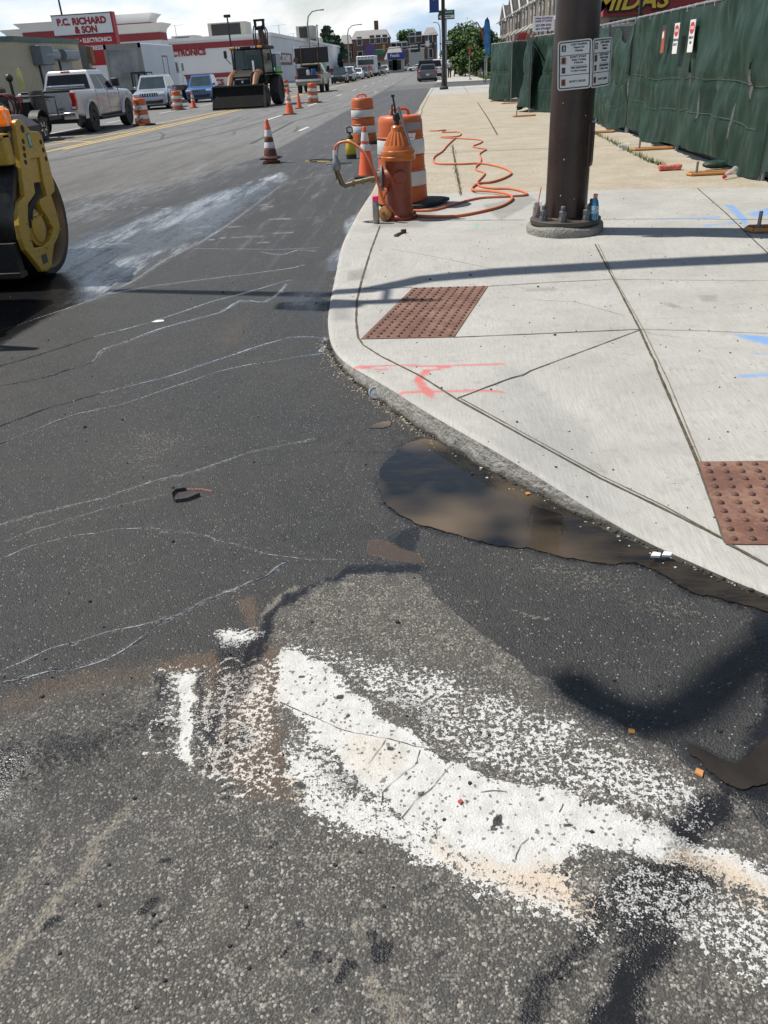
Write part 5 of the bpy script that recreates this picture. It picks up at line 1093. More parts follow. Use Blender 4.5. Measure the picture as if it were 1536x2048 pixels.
for (u, v, an, l_, ln) in [(1384,351,0,'orange fence stand with a green sandbag beneath the torn panel', .62), (1272,301,0,'orange fence stand beneath the three warning signs', .62), (1506,462,-.1,'thick orange fence stand cut by the right edge', .5), (1178,267,0,'orange fence stand partly hidden right of the brown pole', .5), (1006,208,.1,'orange fence stand at the far fence corner', .9), (1030,234,.1,'orange fence stand under the bulging far panel', .55), (984,203,.2,'farthest orange fence stand', .5)]:
    g = GS(u, v); fence_foot(g.x, g.y, an, l_, ln)
g = GS(1432, 340); litter('sandbag', 'dark green sandbag resting on the orange fence stand', 'sandbag', (g.x, g.y, g.z+.03), [('bag', MB().sph((0, 0, .04), .17, 16, 8, (1.1, .6, .32)), GRN)])
struct(MB().face([(3.93, 2, .135), (40, 2, .135), (40, 46, .135), (3.93, 46, .135)]).build('ground', pm('lot_dirt', (.05, .048, .042), .95, var=.4, scale=1.5, dirt=.4), smooth=0))
# warning signs on the screen
RED = pm('sign_red', (.52, .02, .025), .45, var=.1)
def danger(yc, zc, label, kind, tilt=0):
    s = T('warning_sign', label, 'sign', (FX-.135, yc, zc)); W_, H_ = .26, .40; base = Matrix.Rotation(tilt, 4, 'X') @ Matrix.Rotation(R(-90), 4, 'Z') @ Matrix.Rotation(R(90), 4, 'X')
    mb = MB(base); mb.prism(rrect(W_, H_, .01, 2), -.003, .003, 'Z'); mb.build('panel', WPL if kind else SGB, s, smooth=0)
    if kind:
        mb = MB(base @ Matrix.Translation((0, .10, 0))); mb.prism([(.112*math.cos(k*math.pi/12), .075*math.sin(k*math.pi/12)) for k in range(24)], .003, .005, 'Z'); mb.build('red_oval', RED, s, smooth=0)
        text('DANGER', .052, base @ Matrix.Translation((0, .10, .0055)), WPL, s, bold=.03, sx=.85, depth=.0006)
        for k, st_ in enumerate(kind): text(st_, .046, base @ Matrix.Translation((0, -.02-.06*k, .0042)), SGB, s, bold=.025, sx=.72 if len(st_) > 8 else .9, depth=.0006)
    else:
        mb = MB(base @ Matrix.Translation((-.01, -.03, 0))); mb.prism(rrect(W_-.06, H_-.09, .01, 2), .003, .005, 'Z'); mb.build('picture_panel', pm('rusty_picture', (.28, .07, .03), .6, var=.5, scale=14), s, smooth=0)
        mb = MB(base @ Matrix.Translation((-.03, .06, 0))); mb.prism([(.05*math.cos(k*math.pi/8), .05*math.sin(k*math.pi/8)) for k in range(16)], .0052, .0062, 'Z'); mb.build('picture_panel', WPL, s, smooth=0)
for u, v, l_, kd in [(1383,72,'rightmost fence sign, red danger oval over hard hat area text',('HARD HAT','AREA')), (1352,77,'middle fence sign, red danger oval over construction keep out text',('CONSTRUCTION','KEEP OUT')), (1327,79,'leftmost fence sign, dark with a rust coloured picture',None)]:
    p = onX(u, v, FX-.135); danger(p.y, p.z, l_, kd)
# litter by the fence
g = GS(1341, 341); litter('crushed_can', 'crushed red drink can on the tan pavement before the fence', 'litter', (g.x, g.y, g.z), [('can_body', MB().tube([(-.16, .0, .035), (-.15, 0, .04), (0, .01, .032), (.13, .01, .04), (.14, .01, .035)], [.02, .04, .035, .042, .02], 12), pm('pink_can', (.60, .16, .12), .4, var=.5, scale=25)), ])
g = GS(1459, 357); litter('plastic_bottle', 'clear crushed bottle with red cap lying at the fence foot', 'litter', (g.x, g.y, g.z), [('bottle_body', MB().tube([(-.08, -.07, .04), (-.03, -.02, .05), (.04, .05, .06), (.09, .10, .09)], [.02, .04, .045, .04], 12), CLR), ('bottle_cap', MB().tube([(-.10, -.09, .03), (-.08, -.07, .035)], .022, 10), RED)])
g = GS(1247, 300); litter('plastic_cup', 'small clear cup lying beside the crack near the fence', 'litter', (g.x, g.y, g.z), [('cup_body', MB().tube([(-.09, 0, .05), (.08, .02, .05)], [.04, .055], 12), CLR)])
# weeds in the cracks
def blades(name, label, n_, fn, h0, h1, mat, seed, wd=.004):
    q = random.Random(seed); mb = MB()
    for _ in range(n_):
        x, y, z = fn(q); a = q.uniform(0, 6.28); h_ = q.uniform(h0, h1); l_ = q.uniform(.2, .9)*h_; dx, dy = math.cos(a), math.sin(a); w__ = wd*q.uniform(.7, 1.3)
        mb.f.append(tuple(range(len(mb.v), len(mb.v)+3))); mb.v += [(x-dy*w__, y+dx*w__, z), (x+dy*w__, y-dx*w__, z), (x+dx*l_, y+dy*l_, z+h_)]
    o = mb.build(name, mat, smooth=0, fix=False); return tag(o, label, 'weeds', kind='stuff')
WG = pm('weed_green', (.11, .14, .045), .8, var=.5, scale=6)
def crackw(px):
    pts = [GS(*p) for p in px]
    def f(q): i = q.randrange(len(pts)-1); p = pts[i].lerp(pts[i+1], q.random()); return p.x+q.gauss(0, .02), p.y, zs(p.x, p.y)
    return f
blades('weeds', 'sparse dry weeds growing in the pavement crack behind the drum', 150, crackw([(905,292),(912,340),(922,392)]), .02, .07, WG, 1)
blades('weeds', 'low weeds along the crack in front of the green fence', 420, crackw([(1190,268),(1225,285),(1250,300),(1290,320),(1330,335)]), .02, .10, WG, 2, .006)

# ================================================ VEHICLES
GLS = pm('tinted_glass', (.012, .015, .018), .06, var=.2, spec=.35)
GLW = pm('windscreen_glass', (.035, .05, .055), .05, var=.3, scale=1.5, spec=.6)
SIL = pm('silver_paint', (.47, .47, .48), .3, .2, var=.04, scale=.6, coat=.6)
SIB = pm('silver_blue_paint', (.33, .36, .42), .28, .25, var=.04, scale=.6, coat=.6)
BLP = pm('blue_paint', (.045, .14, .34), .28, .3, var=.06, coat=.6)
WHP = pm('white_paint', (.66, .67, .68), .35, var=.05, scale=.6, coat=.4)
GRP = pm('grey_paint', (.13, .13, .14), .3, .4, var=.06, coat=.5)
BKP = pm('black_paint', (.02, .021, .024), .25, .2, var=.1, coat=.6)
RDP = pm('red_paint', (.34, .03, .03), .3, coat=.5)
TRM = pm('black_trim', (.02, .02, .021), .6, var=.2)
CHR = pm('chrome', (.6, .61, .62), .18, .9, var=.1)
TLR = pm('tail_lamp_red', (.42, .015, .012), .15, coat=.7, var=.3, scale=20)
HLG = pm('headlamp_glass', (.55, .58, .60), .1, coat=.8, var=.25, scale=12)
AMB = pm('amber_reflector', (.7, .25, .03), .3)
def wheel(par, x, y, r, w_=.24, side=1, rim=CHR, name='wheel'):
    """tyre + rim; axle along local X, outer face towards side*X"""
    o = MB(Matrix.Rotation(R(90)*side, 4, 'Y')).lathe([(r*.62, -w_/2), (r*.93, -w_/2), (r, -w_*.32), (r, w_*.32), (r*.94, w_/2), (r*.66, w_/2), (r*.62, w_*.40)], n=26).build(name, BLK, par, loc=(x, y, r))
    m_ = MB(Matrix.Rotation(R(90)*side, 4, 'Y')); m_.lathe([(r*.64, w_*.36), (r*.60, w_*.44), (r*.56, w_*.36), (r*.2, w_*.30), (r*.16, w_*.40), (.001, w_*.40)], n=20)
    for k in range(5): a = k*1.2566; m_.box((r*.38*math.cos(a), r*.38*math.sin(a), w_*.37), (r*.42, r*.13, .03), rz=a)
    m_.build('rim', rim, o)
def car(name, label, cat_, loc, rz, L_, W_, H_, paint, kind='suv', group=None, face='front', rim=CHR, detail=True, plate=True):
    """front of the car towards local +Y"""
    t_ = T(name, label, cat_, loc, rz, group); h = L_/2; wr_ = .36 if kind in ('suv', 'pickup') else .32; gc = .26 if kind in ('suv', 'pickup') else .2
    belt = H_*.58 if kind != 'sedan' else H_*.64; fw, rw = h*.60, -h*.60
    def arch(cx): return [(cx+ (wr_+.07)*math.cos(a), wr_*.95+(wr_+.07)*math.sin(a)) for a in [math.pi*k/8 for k in range(9)]]
    hood = belt-.02
    prof = [(-h+.06, gc+.12), (-h, gc+.3), (-h+.02, belt*.86), (-h+.07, belt)]
    if kind == 'sedan': prof += [(-h*.62, belt+.05), (h*.36, belt+.0), (h*.80, hood-.10), (h*.95, hood-.22)]
    else: prof += [(h*.36, belt+.0), (h*.50, hood-.01), (h*.86, hood-.10), (h*.965, hood-.20)]
    prof += [(h, gc+.38), (h-.02, gc+.2), (h-.10, gc), (fw+wr_+.07, gc)]+[p for p in arch(fw) if p[1] > gc][0:]+[(fw-wr_-.07, gc), (rw+wr_+.07, gc)]+[p for p in arch(rw) if p[1] > gc]+[(rw-wr_-.07, gc)]
    mb = MB()
    lay = [(-W_/2+.0, .10), (-W_/2+.02, .05), (-W_/2+.06, .015), (-W_/2+.13, 0)]; lay = lay+[(-x, i) for x, i in reversed(lay)]
    # sides taper in plan towards both ends
    rs = []
    for x, i in lay:
        ring = []
        for (y, z) in inset(prof, i):
            k = 1-.10*max(0, abs(y)/h-.72)/.28-.05*max(0, (z-belt*.72)/belt); ring.append((x*k, y, z))
        rs.append(ring)
    mb.rings(rs); mb.build('body', paint, t_, smooth=40)
    MB().bb((-W_/2+.08, -h+.18, gc-.06), (W_/2-.08, h-.18, gc+.25)).build('underbody', TRM, t_)
    g0, g1, r0, r1 = (h*.40, h*.02, -h*.50, -h*.72) if kind == 'sedan' else (h*.42, h*.08, -h*.82, -h*.95)
    wt, wb = W_*.36, W_*.455
    roof = [(-wb, r1, belt-.01), (wb, r1, belt-.01), (wb, g0, belt-.01), (-wb, g0, belt-.01)], [(-wt, r0, H_-.04), (wt, r0, H_-.04), (wt, g1, H_-.04), (-wt, g1, H_-.04)]
    mb = MB(); mb.rings([roof[0], roof[1], [(x*.90, y*.93+(-.02), H_) for x, y, z in roof[1]]]); mb.build('cabin', paint, t_, smooth=40)
    lo, up = roof
    def pane(nm, ia, ib, s0=.06, s1=.94, b0=.06, b1=.90, par=None, mt=GLS, of=.006):
        A, B, C, D = [Vector(p) for p in (lo[ia], lo[ib], up[ib], up[ia])]
        f_ = lambda s_, q_: (A.lerp(B, s_)).lerp(D.lerp(C, s_), q_)
        n_ = (B-A).cross(D-A).normalized(); c0_ = (A+B+C+D)/4
        if n_.dot(c0_-Vector((0, (g0+r1)/2, belt))) < 0: n_ = -n_
        MB().face([f_(s0, b0)+n_*of, f_(s1, b0)+n_*of, f_(s1, b1)+n_*of, f_(s0, b1)+n_*of]).build(nm, mt, par or t_, smooth=0)
    pane('windscreen', 3, 2, mt=GLW); pane('rear_window', 0, 1, b0=.12)
    for ia, ib in ((1, 2), (0, 3)):
        pane('side_window', ia, ib, .05, .27); pane('side_window', ia, ib, .30, .60); pane('side_window', ia, ib, .63, .93)
    for s_ in (-1, 1):
        for y_ in (fw, rw): wheel(t_, s_*(W_/2-.13), y_, wr_, .23, s_, rim)
        mb = MB(); mb.box((s_*(W_/2-.02), h*.34, belt+.10), (.20, .10, .15), ch=.03); mb.build('mirror', paint, t_)
        mb = MB(); mb.box((s_*W_*.375, h-.07, belt-.24), (W_*.19, .12, .13), ch=.03); mb.build('headlight', HLG, t_)
        mb = MB(); mb.box((s_*W_*.41, -h+.04, belt-.12), (W_*.15, .10, .22 if kind != 'sedan' else .13), ch=.03); mb.build('tail_light', TLR, t_)
        if detail:
            mb = MB(); mb.box((s_*W_*.34, h-.01, gc+.20), (.20, .06, .09), ch=.02); mb.build('fog_light', TRM, t_)
            for y_ in (-h*.12, h*.28): MB().box((s_*(W_/2-.005), y_-.1, belt-.14), (.03, .14, .03)).build('door_handle', paint, t_)
    mb = MB(); mb.box((0, h-.02, belt-.25), (W_*.50, .07, .17), ch=.02); gr = mb.build('grille', TRM, t_)
    for k in range(7): MB().box((-W_*.21+k*W_*.07, h+.018, belt-.25), (.035, .012, .14)).build('grille_bar', CHR, gr)
    mb = MB(); mb.box((0, h-.03, gc+.14), (W_*.74, .08, .15), ch=.03); mb.build('lower_grille', TRM, t_)
    mb = MB(); mb.box((0, -h+.04, gc+.18), (W_*.86, .14, .18), ch=.04); mb.build('rear_bumper', TRM if kind == 'suv' else paint, t_)
    if plate: MB().box((0, -h-.035, belt*.62), (.32, .012, .16)).build('licence_plate', WPL, t_)
    return t_
# -- silver pickup (rear towards us)
pk = T('pickup_truck', 'silver crew cab pickup with black trimmed tailgate and red lamps, at the left', 'pickup truck', (-13.0, 31.9, 0))
PWm = 2.0; hw = 1.0
def archp(cy, r=.50, z0=.50): return [(cy+r*math.cos(a), z0+r*.96*math.sin(a)) for a in [math.pi*k/10 for k in range(11)]]
y0, y1 = -2.95, 2.85; rwy, fwy = -1.72, 1.92
pr = [(y0, .62), (y0-.02, 1.30), (y0+.05, 1.34), (-.95, 1.34), (1.15, 1.32), (2.45, 1.26), (2.80, 1.14), (y1, .95), (y1-.02, .55)]+archp(fwy)+archp(rwy)
mb = MB(); rs = []
for x, i in ((-hw, .07), (-hw+.02, .03), (-hw+.07, 0), (hw-.07, 0), (hw-.02, .03), (hw, .07)): rs.append([(x, a_, z_) for a_, z_ in inset(pr, i)])
mb.rings(rs); mb.build('body', SIL, pk, smooth=40)
for s_ in (-1, 1):
    for cy_ in (rwy, fwy):   # flared wheel arches
        mb = MB(); A = [(cy_+.50*math.cos(a), .48+.50*math.sin(a)) for a in [math.pi*(k/10) for k in range(11)]]; B = [(cy_+.64*math.cos(a), .46+.64*math.sin(a)) for a in [math.pi*(k/10) for k in range(11)]]
        mb.rings([[(s_*(hw-.01), *p) for p in B], [(s_*(hw+.06), *p) for p in [(cy_+.60*math.cos(a), .47+.60*math.sin(a)) for a in [math.pi*(k/10) for k in range(11)]]], [(s_*(hw+.065), *p) for p in A], [(s_*(hw-.03), *p) for p in A]], closed=False, caps=False); mb.build('wheel_arch', SIL, pk)
        wheel(pk, s_*(hw-.10), cy_, .43, .30, s_, DRK)
        MB().box((s_*(hw-.26), cy_, .75), (.5, .98, .5)).build('wheel_well', TRM, pk)
    mb = MB(); mb.tube([(s_*(hw+.02), -1.1, .42), (s_*(hw+.04), 1.3, .42)], .06, 8); mb.build('side_step', TRM, pk)
    mb = MB(); mb.prism([(-.09, -.26), (.09, -.26), (.12, .0), (.10, .26), (-.07, .26), (-.03, 0)], -.02, .12, 'Y', ch=.01)
    for i, v in enumerate(mb.v): mb.v[i] = (s_*v[0]+s_*(hw-.10), v[1]+y0-.03, v[2]+1.02)
    o = mb.build('tail_light', TLR, pk); MB().box((s_*(hw-.09), y0-.055, .83), (.13, .03, .07)).build('reverse_lamp', HLG, o)
    MB().box((s_*(hw-.02), 1.15, 1.52), (.30, .12, .28), ch=.04).build('mirror', TRM, pk)
    for y_ in (-.35, .75): MB().box((s_*(hw+.012), y_, 1.16), (.03, .17, .04)).build('door_handle', CHR, pk)
    for y_ in (-1.0, .12, 1.28): MB().box((s_*(hw-.018), y_, .93), (.045, .012, .75)).build('door_seam', TRM, pk)
    MB().box((s_*(hw-.01), -.9+1.05, .72), (.04, 2.2, .03)).build('trim_strip', CHR, pk)
lo = [(-.92, -1.02, 1.32), (.92, -1.02, 1.32), (.92, 1.35, 1.30), (-.92, 1.35, 1.30)]; up = [(-.76, -.82, 1.88), (.76, -.82, 1.88), (.76, .55, 1.88), (-.76, .55, 1.88)]
mb = MB(); mb.rings([lo, up, [(x*.9, y*.9, 1.95) for x, y, z in up]]); mb.build('cab', SIL, pk, smooth=40)
def panes(lo, up, t_, ia, ib, nm, s0, s1, b0, b1, mt=GLS, of=.008):
    A, B, C, D = [Vector(p) for p in (lo[ia], lo[ib], up[ib], up[ia])]; f_ = lambda s_, q_: (A.lerp(B, s_)).lerp(D.lerp(C, s_), q_); cc_ = sum((Vector(p) for p in lo+up), Vector())/8
    n_ = (B-A).cross(D-A).normalized(); n_ = n_ if n_.dot((A+B+C+D)/4-cc_) > 0 else -n_
    return MB().face([f_(s0, b0)+n_*of, f_(s1, b0)+n_*of, f_(s1, b1)+n_*of, f_(s0, b1)+n_*of]).build(nm, mt, t_, smooth=0)
panes(lo, up, pk, 0, 1, 'rear_window', .05, .95, .08, .90); panes(lo, up, pk, 3, 2, 'windscreen', .05, .95, .06, .92, GLW)
for ia, ib in ((1, 2), (0, 3)): panes(lo, up, pk, ia, ib, 'side_window', .10, .44, .06, .86); panes(lo, up, pk, ia, ib, 'side_window', .49, .88, .06, .86)
MB().box((0, -.93, 1.91), (.34, .05, .06), ch=.01).build('third_brake_lamp', TLR, pk)
MB().bb((-.84, y0+.12, 1.28), (.84, -1.1, 1.35)).build('bed_floor', TRM, pk)
MB().bb((-.80, y0-.035, .70), (.80, y0-.0, 1.30), ch=.01).build('tailgate', SIL, pk)
MB().bb((-.84, y0-.03, 1.30), (.84, y0+.12, 1.375), ch=.01).build('tailgate_cap', TRM, pk)
MB().box((-.05, y0-.05, 1.16), (.34, .05, .12), ch=.02).build('tailgate_handle', CHR, pk)
MB().tube([(-.7, -1.15, 1.46), (.7, -1.15, 1.46)], .05, 8).build('bed_bar', CHR, pk)
mb = MB(); mb.bb((-.98, y0-.22, .50), (.98, y0-.02, .68), ch=.03); mb.build('rear_bumper', TRM, pk)
for s_ in (-1, 1): MB().bb((s_*.55, y0-.235, .48), (s_*1.0, y0-.03, .70), ch=.02).build('bumper_corner', CHR, pk)
MB().box((0, y0-.245, .60), (.34, .015, .16)).build('licence_plate', WPL, pk)
MB().bb((-.9, y0+.1, .36), (.9, y1-.2, .60)).build('chassis', TRM, pk)
text('GMC', .10, face_cam((.45, y0-.04, .80)), CHR, pk, bold=.02, sx=1.2)
# -- equipment trailer hitched behind it
g = G(92, 284); tr_ = T('equipment_trailer', 'black single axle equipment trailer with hoses and red frame, behind the roller', 'trailer', (-13.2, 26.6, 0))
for s_ in (-1, 1):
    wheel(tr_, s_*.85+.0, .0, .36, .22, s_, CHR); mb = MB(); mb.rings([[(s_*.70, .48*math.cos(a), .42+.46*math.sin(a)), (s_*1.0, .48*math.cos(a), .42+.46*math.sin(a))] for a in [math.pi*k/10 for k in range(11)]], closed=False, caps=False); mb.build('mudguard', TRM, tr_)
mb = MB(); mb.bb((-.95, -1.4, .55), (.95, 1.5, .66)); mb.tube([(-.5, 1.4, .56), (0, 2.3, .55), (.5, 1.4, .56)], .04, 8); mb.tube([(0, 2.2, .55), (0, 2.55, .55)], .05, 8); mb.build('bed_frame', TRM, tr_)
MB().bb((-.85, -1.2, .66), (-.1, .3, 1.55), ch=.05).build('engine_box', RB, tr_)
MB().bb((-.8, -1.0, 1.55), (-.3, -.3, 1.85), ch=.05).build('air_filter', RB, tr_)
mb = MB(); mb.tube([(-.9, .5, .66), (-.9, .5, 1.25), (.9, .5, 1.25), (.9, .5, .66)], .025, 8); mb.tube([(-.9, 1.4, .66), (-.9, 1.4, 1.2), (.9, 1.4, 1.2), (.9, 1.4, .66)], .025, 8); mb.tube([(.9, .5, 1.25), (.9, 1.4, 1.2)], .025, 8); mb.build('guard_rail', DRK, tr_)
for k in range(3): a_ = k*.22; MB().tube([(.05+.38*math.cos(t_*.42), -.55+a_, 1.02+.34*math.sin(t_*.42)) for t_ in range(16)], .035, 8).build('coiled_hose', BLK if k % 2 else pm('dark_red_hose', (.16, .02, .02), .5), tr_)
for k, (x, z) in enumerate([(.35, .9), (.55, .8), (.2, .95)]): MB().tube(cat([(x-.4, -1.25, 1.25), (x, -1.32, z+.25), (x+.25, -1.35, .75), (x+.1, -1.3, .5)]), .018, 6).build('cable', BLK, tr_)
mb = MB(); mb.lathe([(.24, .66), (.24, 1.3), (.2, 1.4)], (.5, 1.0, 0), 16); mb.build('tank', DRK, tr_)
mb = MB(); mb.bb((-.12, .7, .66), (.3, .95, 1.1)); mb.build('tool_box', TRM, tr_)
mb = MB(); mb.box((.55, -1.42, .60), (.22, .02, .14)); mb.build('reflector', AMB, tr_)
mb = MB(); mb.prism([(.0+.10*math.cos(a)*.8, 1.72+.34*math.sin(a)) for a in [k*math.pi/10 for k in range(20)]], 1.2, 1.26, 'Y'); mb.build('yellow_hoop_guard', pm('pale_yellow', (.62, .55, .18), .6), tr_)
mb = MB(); mb.tube([(-.25, 1.0, .66), (-.25, 1.0, 1.75)], .05, 8); mb.sph((-.25, 1.0, 1.80), .12); mb.build('gauge_post', DRK, tr_)
# -- oncoming silver and blue cars
car('suv_car', 'silver suv with slotted grille facing us behind the striped drum', 'suv', (-16.55, 52.0, 0), R(188), 4.8, 1.98, 1.78, SIB)
car('suv_car', 'blue suv facing us between the silver suv and the backhoe', 'suv', (-16.0, 61.0, 0), R(187), 4.7, 1.85, 1.66, BLP)
car('parked_car', 'dark car half hidden behind the white truck hood', 'car', (-22.3, 80, 0), R(200), 4.8, 1.9, 1.5, BKP, 'sedan')

# -- backhoe loader facing us
BHX, BHY = -9.6, 44.2
bh = T('backhoe_loader', 'orange and black backhoe loader with a wide black bucket facing the camera', 'backhoe', (BHX, BHY, 0), R(-4))
BHO = pm('backhoe_orange', (.22, .095, .03), .5, var=.15, scale=1, dirt=.4, dcol=(.10, .08, .06)); BHB = pm('backhoe_black', (.013, .012, .011), .6, var=.3, spec=.3)
mb = MB(); W2 = 1.32   # bucket
bk_ = [(-.95, .02), (-1.0, .10), (-.72, .62), (-.62, .98), (-.58, 1.05), (-.50, .98), (-.40, .55), (-.35, .20), (-.45, .02)]
mb.prism(bk_, -W2, W2, 'X'); mb.build('bucket', pm('bucket_black', (.007, .007, .007), .8, var=.3, spec=.2), bh, smooth=0)
for s_ in (-1, 1): mb = MB(); mb.prism([(-1.02, .0), (-.55, .0), (-.45, .55), (-.56, 1.08), (-.66, 1.0), (-.80, .5)], s_*W2, s_*(W2+.03), 'X'); mb.build('bucket_cheek', DRK, bh, smooth=0)
MB().bb((-W2, -.68, 1.0), (W2, -.55, 1.07)).build('bucket_lip', DRK, bh)
MB().bb((-W2, -1.08, .0), (W2, -.85, .03)).build('cutting_edge', pm('worn_edge', (.22, .20, .18), .4, .8), bh)
mb = MB(); mb.bb((-.42, .3, .55), (.42, 2.0, 1.35), ch=.06); mb.build('chassis', BHB, bh)
mb = MB(); mb.rings([[(-.44, .35, .85), (.44, .35, .85), (.44, .35, 1.42), (-.44, .35, 1.42)], [(-.46, .6, .8), (.46, .6, .8), (.46, .6, 1.55), (-.46, .6, 1.55)], [(-.5, 2.0, .8), (.5, 2.0, .8), (.5, 2.0, 1.75), (-.5, 2.0, 1.75)]]); mb.build('engine_hood', BHB, bh)
MB().bb((-.36, .31, .90), (.36, .36, 1.32), ch=.02).build('radiator_grille', TRM, bh)
MB().box((.0, .30, 1.18), (.10, .02, .10), ch=.02).build('badge', WPL, bh)
for s_ in (-1, 1):
    mb = MB(); mb.tube([(s_*.62, 2.0, 1.55), (s_*.64, 1.2, 1.58), (s_*.66, .55, 1.35), (s_*.66, -.1, .80), (s_*.66, -.45, .45)], [.13, .15, .16, .12, .09], 8); mb.build('loader_arm', BHO, bh)
    mb = MB(); mb.tube([(s_*.54, 1.3, .9), (s_*.56, .1, .75), (s_*.56, -.4, .70)], .045, 8); mb.build('hydraulic_ram', CHR, bh)
    mb = MB(); mb.tube(cat([(s_*.50, .8, 1.5), (s_*.48, .2, 1.30), (s_*.54, .0, .9)]), .02, 6); mb.build('arm_hose', BLK, bh)
    wheel(bh, s_*.95, .95, .46, .34, s_, DRK); wheel(bh, s_*1.02, 3.35, .72, .50, s_, DRK)
    MB().box((s_*1.02, 3.3, 1.52), (.5, 1.4, .08), ch=.03).build('fender', BHB, bh)
    mb = MB(); mb.tube([(s_*.95, 1.9, 2.0), (s_*1.18, 1.75, 2.3)], .02, 6); mb.box((s_*1.15, 1.75, 2.45) if s_ < 0 else (s_*1.15, 1.75, 2.25), (.16, .05, .34), ch=.02); mb.build('mirror', TRM, bh)
mb = MB()
for x in (-.78, .78):
    for y, y2 in ((1.9, 2.0), (3.9, 3.8)): mb.tube([(x*1.0, y, 1.05), (x*1.0, y, 1.7), (x*.95, y2, 2.62)], .045, 6)
mb.bb((-.82, 1.85, 1.02), (.82, 3.9, 1.18), ch=.03); mb.bb((-.82, 3.85, 1.1), (.82, 3.92, 1.75)); mb.build('cab_frame', BHB, bh)
mb = MB(); mb.bb((-.92, 1.75, 2.62), (.92, 4.0, 2.78), ch=.05); mb.build('cab_roof', BHB, bh)
CGL = pm('cab_glass', (.035, .06, .055), .05, spec=.5, alpha=.8)
mb = MB(); mb.face([(-.76, 1.90, 1.12), (.76, 1.90, 1.12), (.74, 1.99, 2.60), (-.74, 1.99, 2.60)]); mb.build('windscreen', CGL, bh, smooth=0)
for s_ in (-1, 1): MB().face([(s_*.79, 1.95, 1.18), (s_*.79, 3.85, 1.18), (s_*.76, 3.8, 2.6), (s_*.76, 2.02, 2.6)]).build('side_window', CGL, bh, smooth=0)
MB().face([(-.76, 3.86, 1.75), (.76, 3.86, 1.75), (.74, 3.82, 2.60), (-.74, 3.82, 2.60)]).build('rear_window', CGL, bh, smooth=0)
mb = MB(); mb.bb((-.25, 2.9, 1.2), (.25, 3.3, 1.45), ch=.05); mb.bb((-.25, 3.2, 1.45), (.25, 3.35, 2.0), ch=.05); mb.build('operator_seat', BHB, bh); MB().tube([(.18*math.cos(k*.7), 2.55, 1.75+.18*math.sin(k*.7)) for k in range(10)], .02, 6).build('steering_wheel', BLK, bh)
for x in (-.52, -.38, .30, .44): MB().box((x, 1.74, 2.70), (.09, .04, .07), ch=.01).build('work_lamp', HLG, bh)
for x in (-.76, .72): MB().box((x, 1.76, 2.70), (.26, .10, .10), ch=.02).build('warning_lamp', AMB, bh)
MB().tube([(.50, .9, 1.6), (.50, .9, 2.1)], .05, 8).build('exhaust', CHR, bh)
# folded digging boom behind the cab
mb = MB(); mb.tube([(.1, 4.2, .9), (.1, 4.6, 1.9), (.15, 4.75, 3.3), (.15, 4.5, 3.55)], [.22, .22, .16, .14], 6); mb.build('boom', pm('boom_brown', (.10, .045, .02), .6, dirt=.4), bh)
mb = MB(); mb.tube([(.15, 4.45, 3.72), (.15, 4.4, 3.0), (.12, 4.35, 2.2)], [.13, .12, .10], 6); mb.build('dipper', pm('boom_brown', (.10, .045, .02), .6), bh)
for dx in (-.17, -.08, .36, .44): mb = MB(); mb.tube(cat([(dx, 4.4, 2.6), (dx*1.2-.02, 4.35, 3.1), (dx*1.25, 4.3, 3.5), (dx*.8, 4.35, 3.75)]), .035, 6); mb.build('boom_hose', BLK, bh)
mb = MB(); mb.bb((-.13, 4.3, 3.70), (-.03, 4.5, 4.0)); mb.bb((.32, 4.3, 3.70), (.42, 4.5, 4.0)); mb.bb((-.15, 4.28, 3.94), (.44, 4.52, 4.04), ch=.03); mb.tube([(-.1, 4.4, 3.62), (.4, 4.4, 3.62)], .08, 8); mb.build('boom_knuckle', BHB, bh)

# -- pickup with message board on the bed
ab = T('utility_truck', 'beige pickup seen from behind, carrying a folded black message board and tools', 'pickup truck', (-9.4, 70.3, 0))
TANP = pm('beige_truck_paint', (.30, .27, .22), .35, .2, var=.08, coat=.3, dirt=.3)
mb = MB(); pr2 = [(-2.9, .6), (-2.92, 1.22), (-1.0, 1.24), (-.95, 1.36), (1.2, 1.36), (2.5, 1.3), (2.85, 1.1), (2.85, .55)]+archp(1.85, .5, .5)+archp(-1.65, .5, .5)
rs = [[(x, a_, z_) for a_, z_ in inset(pr2, i)] for x, i in ((-1.0, .06), (-.95, 0), (.95, 0), (1.0, .06))]; mb.rings(rs); mb.build('body', TANP, ab)
lo = [(-.93, -1.0, 1.34), (.93, -1.0, 1.34), (.93, 1.3, 1.34), (-.93, 1.3, 1.34)]; up = [(-.78, -.85, 1.95), (.78, -.85, 1.95), (.78, .5, 1.95), (-.78, .5, 1.95)]
MB().rings([lo, up, [(x*.92, y*.92, 2.0) for x, y, z in up]]).build('cab', TANP, ab); panes(lo, up, ab, 0, 1, 'rear_window', .06, .94, .1, .88)
for ia, ib in ((1, 2), (0, 3)): panes(lo, up, ab, ia, ib, 'side_window', .08, .46, .06, .86); panes(lo, up, ab, ia, ib, 'side_window', .5, .88, .06, .86)
panes(lo, up, ab, 3, 2, 'windscreen', .05, .95, .06, .9, GLW)
for s_ in (-1, 1):
    for cy_ in (-1.65, 1.85): wheel(ab, s_*.86, cy_, .40, .28, s_, DRK)
    MB().box((s_*1.16, 1.0, 1.62), (.24, .14, .34), ch=.04).build('mirror', TRM, ab); MB().box((s_*.93, -2.93, 1.0), (.13, .06, .4), ch=.02).build('tail_light', TLR, ab)
MB().bb((-.98, -3.1, .78), (.98, -2.9, .95), ch=.03).build('rear_bumper', CHR, ab); MB().bb((-.8, -2.94, .95), (.8, -2.9, 1.22)).build('tailgate', TRM, ab)
